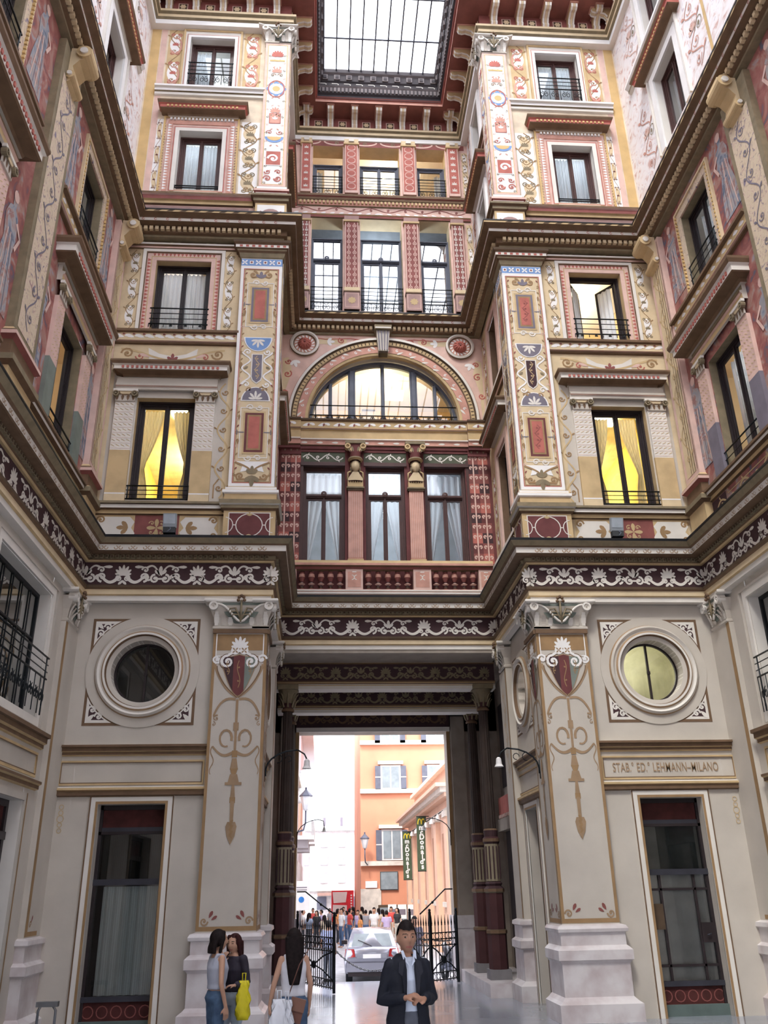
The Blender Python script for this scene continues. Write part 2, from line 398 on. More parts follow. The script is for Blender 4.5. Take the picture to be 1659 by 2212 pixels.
def wing_ground(mb, y, x0, x1, ocx, ocz, ocr, door):
    """stone-coloured ground storey with a round window over a panel over a doorway"""
    e = y-.006; h = 1.05*(ocr/.6)
    panel_wall(mb, x0, x1, -.6, 7.3, [door, (ocx-h, ocx+h, ocz-h, ocz+h, 0)], y, cream, .3, cream)
    round_hole(mb, ocx, ocz, h, ocr, y, cream, depth=.3)
    # painted spandrels round the ring
    R = h*1.02
    for sx in (-1, 1):
        for sz in (-1, 1):
            P = [(ocx+sx*h*.98, ocz+sz*h*.98)]
            a0 = math.acos(.98/1.02) if True else 0
            A = [a0+(PI/2-2*a0)*i/12 for i in range(13)]
            P += [(ocx+sx*R*math.cos(a), ocz+sz*R*math.sin(a)) for a in A]
            mb.poly([(x, e, z) for x, z in P], brown)
            k = .93
            P2 = [(ocx+sx*h*k, ocz+sz*h*k)]; R2 = R*1.02; a1 = math.acos(k*h/R2) if k*h < R2 else 0
            A = [a1+(PI/2-2*a1)*i/12 for i in range(13)]
            P2 += [(ocx+sx*R2*math.cos(a), ocz+sz*R2*math.sin(a)) for a in A]
            mb.poly([(x, e-.003, z) for x, z in P2], offw)
            P3 = [(ocx+sx*h*.88, ocz+sz*h*.88)]; a2 = math.acos(.88*h/(R2*1.02)); A = [a2+(PI/2-2*a2)*i/12 for i in range(13)]
            P3 += [(ocx+sx*R2*1.02*math.cos(a), ocz+sz*R2*1.02*math.sin(a)) for a in A]
            mb.poly([(x, e-.005, z) for x, z in P3], plum)
            cx, cz = ocx+sx*h*.80, ocz+sz*h*.80
            leaf(mb, cx-sx*h*.02, cz-sz*h*.02, math.atan2(sz, sx), h*.17, h*.08, e-.008, offw)
            for (dx, dz) in ((-.1, .02), (.02, -.1)): spiral(mb, cx+sx*h*dx, cz+sz*h*dz, h*.075, e-.008, offw, 1.2, 0, 1, h*.035, 10)
            pass
    # string course, panel, lower moulding
    a, b = x0+.02, x1-.05
    moulding(mb, a, b, y, [(.0, 4.28), (.05, 4.30), (.05, 4.35), (.09, 4.36), (.09, 4.42), (.14, 4.43), (.14, 4.47), (0, 4.50)], [tan, brown, tan, brown, brown, brown, cream])
    mb.bframe(a+.05, b-.03, 3.77, 4.2, .035, y-.025, y, tan)
    mb.frame(a+.08, b-.06, 3.80, 4.17, .015, y-.027, brown)
    moulding(mb, a, b, y, [(0, 3.57), (.07, 3.59), (.07, 3.66), (.1, 3.68), (.1, 3.72), (0, 3.75)], [brown, brown, ochre, tan, offw])
    # painted and moulded doorway surround
    d0, d1, _, dt = door; w = .15
    mb.bframe(d0-w, d1+w, -.3, dt+w, w, y-.03, y+.01, offw, False)
    for x in (d0-w, d1+w-.025): mb.rect(x, x+.025, -.3, dt+w, y-.034, brown)
    mb.rect(d0-w, d1+w, dt+w-.03, dt+w, y-.035, brown)
    for x in (d0-.045, d1): mb.rect(x, x+.045, -.3, dt+.04, y-.034, ochre)
    mb.rect(d0-.045, d1+.045, dt, dt+.045, y-.035, ochre)

def scroll_patch(mb, x0, x1, z0, z1, y, bgm=sand, c1=white, c2=red, n=None):
    """tall painted panel of pale lobes, fans and curling stems"""
    mb.rect(x0, x1, z0, z1, y, bgm); H = z1-z0; w = x1-x0; cx = (x0+x1)/2; n = n or max(1, round(H/(w*2.6)))
    p = H/n
    for k in range(n):
        zc = z0+(k+.5)*p
        pts = [(cx+w*.40*math.cos(t)*(.55+.45*abs(math.cos(t*1.5))), zc+p*.36*math.sin(t)) for t in [2*PI*i/20 for i in range(20)]]
        mb.poly([(a, y-.002, b) for a, b in pts], c1)
        palmette(mb, cx, zc-w*.15, w*.34, y-.004, c2, 7)
        for s in (-1, 1):
            spiral(mb, cx+w*.2*s, zc+p*.33, w*.17, y-.004, c2, 1.3, -PI/2, s, w*.07)
            spiral(mb, cx+w*.2*s, zc-p*.33, w*.17, y-.004, c2, 1.3, PI/2, s, w*.07)
    vine(mb, cx, z0, cx, z1, w*.36, y-.003, ochre, n, w*.07)

def patch(mb, x0, x1, z0, z1, y, m, holes): panel_wall(mb, x0, x1, z0, z1, [(max(x0, h[0]), min(x1, h[1]), max(z0, h[2]), min(z1, h[3]), 0) for h in holes if h[0] < x1 and h[1] > x0 and h[2] < z1 and h[3] > z0], y, m)
def wing_upper(mb, y, s):
    e = y-.006; x0, x1 = 2.6, 6.4; HH = [W_ML, W_MU, W_TL, W_TH]
    panel_wall(mb, x0, x1, 7.3, 16.4, [W_ML, W_MU], y, sand, .32, tan)
    panel_wall(mb, x0, x1, 16.4, 24.6, [W_TL, W_TH], y, sand, .32, offw)
    # ---- middle storey: base course
    mb.rect(3.75, 6.2, 8.5, 9.13, e, tan)
    mb.rect(4.55, 5.45, 8.52, 9.1, e-.003, wine)
    for c in (4.15, 5.83):
        mb.prism([(c-.36, 8.58), (c+.30, 8.58), (c+.38, 8.72), (c+.30, 8.82), (c+.38, 8.95), (c+.28, 9.06), (c-.28, 9.06), (c-.38, 8.95), (c-.32, 8.82), (c-.4, 8.7)], e-.006, e, offw)
        fleur(mb, c+(.26 if c < 5 else -.26), 8.82, .24, e-.009, ochre, PI if c < 5 else 0); 
        for q in (-1, 1):
            spiral(mb, c-(.3 if c < 5 else -.3), 8.82+q*.17, .09, e-.009, ochre, 1.3, 0, q, .04)
    for k in range(4): leaf(mb, 5.0, 8.82, PI/2*k, .2, .09, e-.006, tan); spiral(mb, 5+.14*math.cos(PI/4+k*PI/2), 8.82+.14*math.sin(PI/4+k*PI/2), .06, e-.006, tan, 1, k, 1, .02, 8)
    moulding(mb, 3.6, 6.3, y, [(0, 9.1), (.05, 9.12), (.05, 9.2), (.12, 9.22), (.12, 9.3), (.16, 9.31), (.16, 9.36), (0, 9.4)], [brown, tan, brown, offw, dbrown, olive, olive])
    # background stripes
    patch(mb, 3.6, 6.4, 9.4, 12.7, e, cream, HH)
    for (a, b) in ((3.6, 3.74), (6.22, 6.36)): mb.rect(a, b, 9.4, 16.0, e-.002, sand)
    # tan scrolling border between pilaster and window
    vine(mb, 3.78, 9.5, 3.78, 12.3, .12, e-.006, tan, 3, .035, True, ochre)
    mb.ribbon([(3.9, 9.5), (3.9, 9.8), (3.8, 9.95)], .03, e-.006, ochre)
    # pilaster strips beside the lit window
    for a in (3.98, 5.70):
        b = a+.42
        mb.box(a, b, y-.07, y, 9.4, 10.58, tan); mb.box(a, b, y-.07, y, 10.58, 11.76, offw)
        mb.rect(a, b, 9.4, 9.56, y-.074, sand); mb.rect(a, b, 9.55, 9.58, y-.076, white)
        n = 9
        for j in range(n):
            for i in range(4):
                cx = a+(i+.5)*.105; cz = 10.62+(j+.5)*.126
                mb.poly([(cx-.05, y-.075, cz-.03), (cx+.03, y-.075, cz+.01), (cx+.05, y-.075, cz+.035), (cx-.02, y-.075, cz)], tan)
            mb.rect(a, b, 10.62+j*.126-.008, 10.62+j*.126, y-.074, rose)
        ionic(mb, a-.02, b+.02, y-.07, 11.76, 12.05)
    # entablature of the lit window and its hood
    moulding(mb, 3.95, 6.14, y, [(.06, 12.05), (.1, 12.06), (.1, 12.13), (.14, 12.14), (.14, 12.19), (.09, 12.2), (.09, 12.36), (0, 12.36)], [cream, cream, rose, cream, brown, cream, cream])
    # painted panel over the hood
    mb.rect(3.7, 6.3, 12.72, 13.3, e-.002, sand)
    mb.poly([(x, e-.005, z) for x, z in [(4.45, 13.2), (4.5, 12.8), (5.0, 12.72), (5.5, 12.8), (5.55, 13.2), (5.3, 13.05), (5.0, 12.98), (4.7, 13.05)]], offw)
    mb.ribbon([(3.85+2.3*i/30, 13.02+.14*math.cos(PI*2*(i/30)*1.0)*(1 if 0 else 1)) for i in range(31)], .05, e-.008, tan)
    for q in (-1, 1):
        spiral(mb, 5+q*1.0, 13.05, .14, e-.008, ochre, 1.4, 0, q, .045); spiral(mb, 5+q*.72, 12.97, .1, e-.008, red, 1.2, 0, -q, .03)
        leaf(mb, 5+q*.5, 12.95, PI/2-q*1.2, .25, .08, e-.009, rose)
    fleur(mb, 5, 12.86, .2, e-.009, wine)
    # string course
    moulding(mb, 3.55, 6.3, y, [(0, 13.28), (.06, 13.3), (.06, 13.34), (.1, 13.35), (.1, 13.54), (.16, 13.56), (.16, 13.62), (0, 13.64)], [brown, brown, rose, sand, brown, brown, olive])
    n = 12
    for i in range(n):
        cx = 3.6+2.68*(i+.5)/n
        leaf(mb, cx-.08, 13.41, .35, .2, .09, y-.105, white); leaf(mb, cx+.03, 13.5, -.5, .12, .07, y-.105, white); leaf(mb, cx-.1, 13.5, 0, .07, .05, y-.106, wine)
    # upper window: surround
    a, b, c, d = W_MU
    patch(mb, 3.6, 6.3, 13.64, 16.05, e, sand, HH)
    mb.bframe(a-.32, b+.32, c-.07, d+.32, .10, y-.05, y, offw, False)
    mb.bframe(a-.22, b+.22, c-.07, d+.22, .22, y-.03, y, rose, False)
    for k in range(20):
        z = c+k*.1
        for x, q in ((a-.2, 1), (b+.2, -1)): mb.poly([(x, y-.033, z), (x+q*.09, y-.033, z+.045), (x, y-.033, z+.09)], red)
    scallops(mb, a-.1, b+.1, d+.2, .1, y-.033, red, .09)
    mb.bframe(a-.24, b+.24, c-.07, d+.24, .025, y-.055, y, brown, False)
    mb.bframe(a-.12, b+.12, c-.07, d+.12, .02, y-.035, y, tan, False)
    scroll_patch(mb, 3.72, 3.97, 13.7, 15.95, e-.002, sand, white, olive, 3)
    scroll_patch(mb, 5.93, 6.2, 13.7, 15.95, e-.002, sand, white, olive, 3)
    # top band and frieze under the upper cornice
    moulding(mb, 3.5, 6.3, y, [(0, 15.98), (.05, 16.0), (.05, 16.05), (.1, 16.07), (.1, 16.12), (0, 16.14)], [brown, rose, brown, offw, olive])
    mb.rect(3.6, 6.3, 16.14, 16.4, e-.004, wine)
    vine(mb, 3.7, 16.26, 6.25, 16.26, .07, e-.008, sand, 3, .025)
    # ---- top storey
    mb.rect(2.6, 6.4, 16.7, 17.35, e, rose)
    mb.rect(3.5, 6.3, 16.75, 17.32, e-.002, mat('mauve_paint', (.42, .27, .25)))
    for q in (-1, 1): spiral(mb, 4.8+q*.09, 17.05, .09, e-.006, gold, 1.2, PI/2, q, .035)
    moulding(mb, 3.4, 6.3, y, [(0, 17.35), (.06, 17.37), (.06, 17.45), (.11, 17.47), (.11, 17.58), (.15, 17.6), (.15, 17.66), (0, 17.7)], [brown, tan, tan, wine, rose, brown, tan])
    ps = mat('pale_sand_paint', (.74, .62, .47)); patch(mb, 3.3, 6.4, 17.7, 21.06, e, ps, HH); patch(mb, 3.3, 6.4, 21.3, 23.6, e, ps, HH)
    for (a, b) in ((5.95, 6.1),): mb.rect(a, b, 17.7, 23.6, e-.003, rose)
    mb.rect(6.12, 6.36, 17.7, 23.6, e-.003, gold)
    for (a, b) in ((3.34, 3.8), (5.79, 5.95)):
        scroll_patch(mb, a, b, 17.75, 20.2, e-.004, white, sand, maroon if a > 4 else olive, 3)
    for (a, b) in ((3.42, 3.86), (5.5, 5.9)):
        scroll_patch(mb, a, b, 21.35, 23.5, e-.004, tan, white, red, 2)
        for k in range(2): 
            z = 21.8+k*1.1; mb.ribbon(arc((a+b)/2, z, (b-a)*.38, PI*.4, PI*1.8, 10, .3), .05, e-.01, pink)
    # lower window surround
    a, b, c, d = W_TL
    mb.bframe(a-.42, b+.42, c-.1, d+.5, .42, y-.02, y, rose, False)
    mb.bframe(a-.42, b+.42, c-.1, d+.5, .05, y-.05, y, gold, False)
    mb.bframe(a-.3, b+.3, c-.1, d+.36, .12, y-.04, y, pink, False)
    for k in range(24):
        z = c-.05+k*.092
        for x, q in ((a-.29, 1), (b+.29, -1)):
            mb.poly([(x, y-.043, z), (x+q*.1, y-.043, z+.04), (x, y-.043, z+.08)], white); mb.rect(min(x-q*.09, x-q*.04), max(x-q*.09, x-q*.04), z, z+.05, y-.053, tan)
    eggs(mb, a-.28, b+.28, d+.38, .07, y-.03, white, .09, .03)
    mb.bframe(a-.1, b+.1, c-.1, d+.1, .1, y-.06, y, offw, False)
    mb.frame(a-.13, b+.13, c-.1, d+.13, .02, y-.062, red)
    # upper window surround and sill band
    moulding(mb, 3.25, 6.1, y, [(0, 21.02), (.06, 21.04), (.06, 21.12), (.1, 21.14), (.1, 21.22), (.16, 21.24), (.16, 21.3), (0, 21.34)], [offw, offw, olive, white, offw, white, rose])
    a, b, c, d = W_TH
    mb.bframe(a-.18, b+.18, c-.05, d+.28, .18, y-.04, y, offw, False)
    mb.bframe(a-.2, b+.2, c-.05, d+.3, .05, y-.07, y, tan, False)
    mb.bframe(a-.07, b+.07, c-.05, d+.07, .07, y-.07, y, white, False)
    mb.frame(a-.1, b+.1, c-.05, d+.1, .015, y-.072, red)

def ionic(mb, x0, x1, y, z0, z1):
    """small scrolled capital on a flat strip"""
    w = x1-x0; h = z1-z0
    mb.box(x0+.02, x1-.02, y-.03, y, z0, z0+h*.55, cream); mb.box(x0-.03, x1+.03, y-.07, y, z1-h*.2, z1, offw)
    mb.box(x0+.02, x1-.02, y-.05, y, z1-h*.42, z1-h*.2, sand)
    for x, q in ((x0+.03, 1), (x1-.03, -1)):
        mb.ring(x, z1-h*.42, [(h*.24, y), (h*.24, y-.09), (h*.15, y-.09), (h*.15, y-.06), (h*.08, y-.06), (h*.08, y-.1), (.005, y-.1)], olive, 12)
    for i in range(4):
        cx = x0+w*(i+.5)/4; leaf(mb, cx, z0+.01, PI/2, h*.5, w*.14, y-.035, brown)
    mb.ribbon(arc((x0+x1)/2, z1-h*.2, w*.3, PI, 2*PI, 8, h*.35), .02, y-.055, brown)

def comp_capital(mb, x0, x1, y0, y1, z0, z1, faces=('f',)):
    """big capital: leafy bell, hanging swag, corner scrolls, hollow-sided abacus. y0 front, y1 back"""
    h = z1-z0; w = x1-x0; cx = (x0+x1)/2
    ring_ = lambda g, z: [(x0-g, y0-g, z), (x1+g, y0-g, z), (x1+g, y1, z), (x0-g, y1, z)]
    mb.grid([ring_(.0, z0), ring_(.03, z0+.02), ring_(.03, z0+.06), ring_(0, z0+.08), ring_(.02, z0+h*.4), ring_(.12, z0+h*.78)], cream, closed=True, smooth=False)
    g = .2; zt = z1-h*.12
    N = 8
    def edge(a, b, zz, k):   # hollow edge of the abacus
        P = []
        for i in range(N):
            t = i/N; x = a[0]+(b[0]-a[0])*t; yy = a[1]+(b[1]-a[1])*t; nx, ny = (a[1]-b[1]), (b[0]-a[0]); l = math.hypot(nx, ny)
            dd = .09*math.sin(PI*t)*k; P.append((x+nx/l*dd, yy+ny/l*dd, zz))
        return P
    def ab(gg, zz):
        A, B, C, D = (x0-gg, y0-gg), (x1+gg, y0-gg), (x1+gg, y1), (x0-gg, y1)
        return edge(A, B, zz, 1)+[(B[0], B[1], zz), (C[0], C[1], zz), (D[0], D[1], zz)]
    rows = [ab(g-.05, zt), ab(g, zt+.02), ab(g, z1-.02), ab(g-.02, z1)]
    mb.grid(rows, offw, closed=True, smooth=False, caps=True)
    yf = y0-.10
    mb.poly([(cx-w*.42, yf, zt), (cx+w*.42, yf, zt), (cx+w*.3, yf+.04, z0+h*.5), (cx+w*.12, yf+.07, z0+h*.2), (cx-w*.12, yf+.07, z0+h*.2), (cx-w*.3, yf+.04, z0+h*.5)], green)
    sw = [(cx+w*.5*t, yf-.02, zt-.03-h*.62*(1-abs(t)**1.3)*(.5+.5*math.cos(PI*t))) for t in [-1+i/8 for i in range(17)]]
    mb.tube(sw, .024, offw, 6)
    for q in (-1, 1):
        X = cx+q*(w*.5+.02)
        mb.ring(X, zt-h*.12, [(h*.15, yf+.1), (h*.15, yf-.06), (h*.09, yf-.06), (h*.09, yf-.03), (h*.04, yf-.03), (.005, yf-.07)], offw, 14)
        for k in range(3):
            X2 = cx+q*w*(.2+.13*k); z2 = z0+.08
            for j in range(5):
                t0, t1 = j/5, (j+1)/5; ww = .05*(1-abs(2*(t0+t1)/2-1)**2*.5)
                hh = h*(.24+.1*k)
                mb.poly([(X2-ww, y0-.02-.09*t0**2, z2+hh*t0), (X2+ww, y0-.02-.09*t0**2, z2+hh*t0), (X2+ww, y0-.02-.09*t1**2, z2+hh*t1), (X2-ww, y0-.02-.09*t1**2, z2+hh*t1)], cream if k % 2 else offw)
        # central plant
        for k in range(3):
            mb.tube([(cx, yf-.02, z0+h*.28), (cx+q*w*(.05+.03*k), yf-.03, z0+h*(.45+.12*k)), (cx+q*w*(.15+.03*k), yf-.04, z0+h*(.46+.1*k)), (cx+q*w*(.17+.03*k), yf-.03, z0+h*(.36+.1*k))], .022, olive, 5, .012)
    mb.tube([(cx, yf-.02, z0+h*.2), (cx, yf-.04, z0+h*.95)], .03, olive, 6, .02)
    for k in range(5): mb.ball((cx+.06*math.cos(PI*k/4), yf-.07, z1-.04+.09*math.sin(PI*k/4)), .035, brown, 6, 4)

def struct_walls():
    for s in (-1, 1):
        mb = MB(MIRROR[s])
        wing_ground(mb, YW, 3.65, 6.4, OC[0], OC[1], .6, DOOR)
        wing_upper(mb, YW, s)
        # narrow pendant painted next to the corner
        for k in range(5): mb.ribbon(arc(6.2, 3.0+.1*k, .04+.02*(k == 2), 0, 2*PI, 8), .012, YW-.01, tan)
        struct('wall_front_'+SN[s], mb)
    # ---- long side walls
    for s in (-1, 1):
        mb = MB(SIDE[s]); y = 0; e = -.006
        bays = (14.05, 9.05, 4.05, -.95, -5.0)
        h1 = [(c-1.7, c+1.0, -.6, 3.38) for c in bays]+[(c-1.7, c+.98, 4.72, 6.86) for c in bays]
        panel_wall(mb, -8, 16.6, -.6, 7.3, h1, 0, cream, .28, offw)
        h2 = [(c-.72, c+.72, 9.45, 11.9) for c in bays]+[(c-.65, c+.65, 13.75, 15.7) for c in bays]
        panel_wall(mb, -8, 16.6, 7.3, 16.4, h2, 0, fr_red, .34, olive)
        h3 = [(c-.62, c+.62, 17.9, 20.0) for c in bays]+[(c-.6, c+.6, 21.4, 23.2) for c in bays]
        panel_wall(mb, -8, 16.6, 16.4, 24.6, h3, 0, fr_white, .34, offw)
        for c in bays[:3]:
            # ground: mouldings under the wide window
            mb.bframe(c-1.85, c+1.13, 4.57, 7.0, .13, -.04, 0, offw)
            mb.bframe(c-1.93, c+1.25, 4.5, 7.05, .05, -.06, 0, cream)
            moulding(mb, c-2.0, c+1.55, 0, [(0, 4.25), (.05, 4.27), (.05, 4.33), (.1, 4.35), (.1, 4.43), (.15, 4.44), (.15, 4.5), (0, 4.52)], [tan, brown, tan, brown, brown, brown, offw])
            mb.bframe(c-1.9, c+1.4, 3.78, 4.18, .04, -.025, 0, tan); mb.frame(c-1.86, c+1.36, 3.82, 4.14, .015, -.03, brown)
            moulding(mb, c-2.0, c+1.55, 0, [(0, 3.58), (.06, 3.6), (.06, 3.66), (.1, 3.68), (.1, 3.72), (0, 3.74)], [tan, brown, tan, brown, offw])
            mb.bframe(c-1.82, c+1.12, -.5, 3.5, .12, -.03, 0, cream, False)
            for xx in (c+1.08,): mb.rect(xx, xx+.05, -.5, 3.5, -.034, ochre)
            # middle storey: window strips, panels, string
            for a in (c-1.15, c+.75):
                mb.box(a, a+.4, -.08, 0, 9.4, 10.5, green if s < 0 else slate); mb.box(a, a+.4, -.08, 0, 10.5, 11.78, rose)
                for j in range(9):
                    for i in range(4):
                        px_, pz = a+(i+.5)*.1, 10.56+(j+.5)*.13
                        mb.poly([(px_-.045, -.085, pz-.03), (px_+.03, -.085, pz+.01), (px_+.045, -.085, pz+.035), (px_-.02, -.085, pz)], tan)
                ionic(mb, a-.02, a+.42, -.08, 11.78, 12.08)
            moulding(mb, c-1.2, c+1.2, 0, [(.06, 12.08), (.1, 12.1), (.1, 12.2), (.14, 12.22), (.14, 12.26), (.08, 12.28), (.08, 12.4), (0, 12.4)], [cream, tan, rose, brown, brown, olive, olive])
            moulding(mb, c-1.9, c+1.75, 0, [(0, 13.28), (.06, 13.3), (.06, 13.34), (.1, 13.35), (.1, 13.54), (.18, 13.56), (.18, 13.62), (0, 13.64)], [brown, brown, rose, tan, brown, brown, brown])
            for i in range(14): leaf(mb, c-1.8+i*.26, 13.41, .35, .2, .09, -.105, white); leaf(mb, c-1.7+i*.26, 13.5, -.5, .12, .06, -.105, white)
            for (a, b, c0, d0, m_) in ((c-.65, c+.65, 13.7, 15.7, tan),):
                mb.bframe(a-.22, b+.22, c0-.05, d0+.24, .22, -.03, 0, fr_sand, False); mb.bframe(a-.24, b+.24, c0-.05, d0+.26, .05, -.06, 0, sand, False)
                for k in range(22):
                    for xx in (a-.2, b+.16): mb.box(xx, xx+.04, -.075, -.03, c0+k*.1, c0+k*.1+.05, gold)
            mb.frame(c-.95, c+.95, 9.0, 12.3, .02, e, tan)
            # robed figures painted between the windows
            for cx, cz, m_, k in ((c+1.55, 9.9, fr_blue, 1), (c+1.35, 14.1, fr_blue, .9), (c-1.7, 9.9, fr_blue, 1.05), (c-1.35, 14.0, fr_blue, .95)):
                ox = .12*math.sin(cz*3+c)
                k *= 1.15; body = [(-.42, 0), (-.33, .5), (-.2, 1.0), (-.27, 1.35), (-.17, 1.55), (-.06, 1.6), (-.09, 1.8), (0, 1.9), (.09, 1.8), (.06, 1.6), (.2, 1.52), (.25, 1.2), (.18, .95), (.3, .5), (.36, 0)]
                mb.poly([(cx+ox+u*k*.85, e-.002, cz+v*k) for u, v in body], m_)
                for q in range(4): mb.ribbon([(cx+ox-.2*k+q*.12*k, cz+.05), (cx+ox-.12*k+q*.08*k, cz+.7*k), (cx+ox-.08*k+q*.05*k, cz+1.2*k)], .025, e-.005, slate if q % 2 else rose)
                mb.disc(cx+ox, cz+1.78*k, .09*k, e-.006, rose, 10)
                mb.ribbon([(cx+ox+.15*k, cz+1.45*k), (cx+ox+.32*k, cz+1.3*k), (cx+ox+.2*k, cz+1.05*k)], .07, e-.006, rose)
            mb.rect(c+1.02, c+1.66, 8.55, 9.1, e-.003, plum); vine(mb, c-2, 8.85, c+2, 8.85, .14, e-.006, tan, 4, .04)
            moulding(mb, c-1.9, c+1.75, 0, [(0, 9.12), (.05, 9.14), (.05, 9.22), (.13, 9.24), (.13, 9.3), (.17, 9.31), (.17, 9.36), (0, 9.4)], [brown, tan, brown, offw, brown, brown, olive])
            # top storey
            for a, b, c0, d0 in ((c-.62, c+.62, 17.9, 20.0), (c-.6, c+.6, 21.4, 23.2)):
                mb.bframe(a-.2, b+.2, c0-.06, d0+.2, .2, -.05, 0, white, False); mb.bframe(a-.32, b+.32, c0-.06, d0+.32, .05, -.07, 0, offw, False)
            moulding(mb, c-1.9, c+1.9, 0, [(0, 21.0), (.08, 21.04), (.08, 21.12), (.16, 21.2), (.16, 21.28), (0, 21.32)], [offw, olive, white, white, rose])
            moulding(mb, c-1.9, c+1.9, 0, [(0, 17.35), (.06, 17.37), (.06, 17.45), (.13, 17.5), (.13, 17.6), (0, 17.66)], [brown, tan, wine, rose, tan])
            for a in (c-1.9, c+1.0):
                for j in range(2):
                    z = 18.0+j*3.5
                    vine(mb, a+.45, z, a+.45, z+2.0, .24, e-.003, rose if j else pink, 2, .03); spiral(mb, a+.2, z+1, .2, e-.004, olive, 1.5, 0, 1, .025); palmette(mb, a+.5, z+1.1, .25, e-.004, rose, 7)
                    mb.rect(a-.12, a-.02, z-.2, z+2.2, e-.002, gold)
        struct('wall_'+SN[s], mb)
    mb = MB(); mb.rect(-6.4, 6.4, -.6, 24.6, -8, cream); struct('wall_behind', mb)
    # ---- side walls of the recess
    for s in (-1, 1):
        mb = MB(REC[s])
        wing_ground(mb, 0, 17.3, 20.25, 18.6, 5.86, .5, (18.15, 19.2, -.3, 3.44))
        hs = [(18.1, 19.2, 9.45, 11.9), (18.15, 19.15, 13.75, 15.7)]
        panel_wall(mb, 16.6, 20.25, 7.3, 16.4, hs, 0, sand, .3, brown)
        panel_wall(mb, 16.6, 20.25, 16.4, 24.6, [(18.15, 19.15, 17.9, 19.8), (18.15, 19.15, 21.4, 23.2)], 0, fr_white, .3, offw)
        for a, b, c0, d0 in hs+[(18.15, 19.15, 17.9, 19.8), (18.15, 19.15, 21.4, 23.2)]:
            mb.bframe(a-.18, b+.18, c0-.06, d0+.2, .18, -.06, 0, rose if c0 < 16 else white, False)
        for z in (9.2, 13.45, 17.5, 21.15):
            moulding(mb, 16.7, 20.2, 0, [(0, z-.12), (.06, z-.1), (.06, z), (.14, z+.04), (.14, z+.12), (0, z+.16)], [brown, rose if z > 12 else tan, brown, offw, olive])
        for x in (17.45, 19.7):
            for z in (9.6, 13.8, 18.0, 21.5): scroll_patch(mb, x, x+.35, z, z+2.2, -.006, sand if z < 16 else white, white if z < 16 else rose, red, 3)
        struct('wall_recess_'+SN[s], mb)

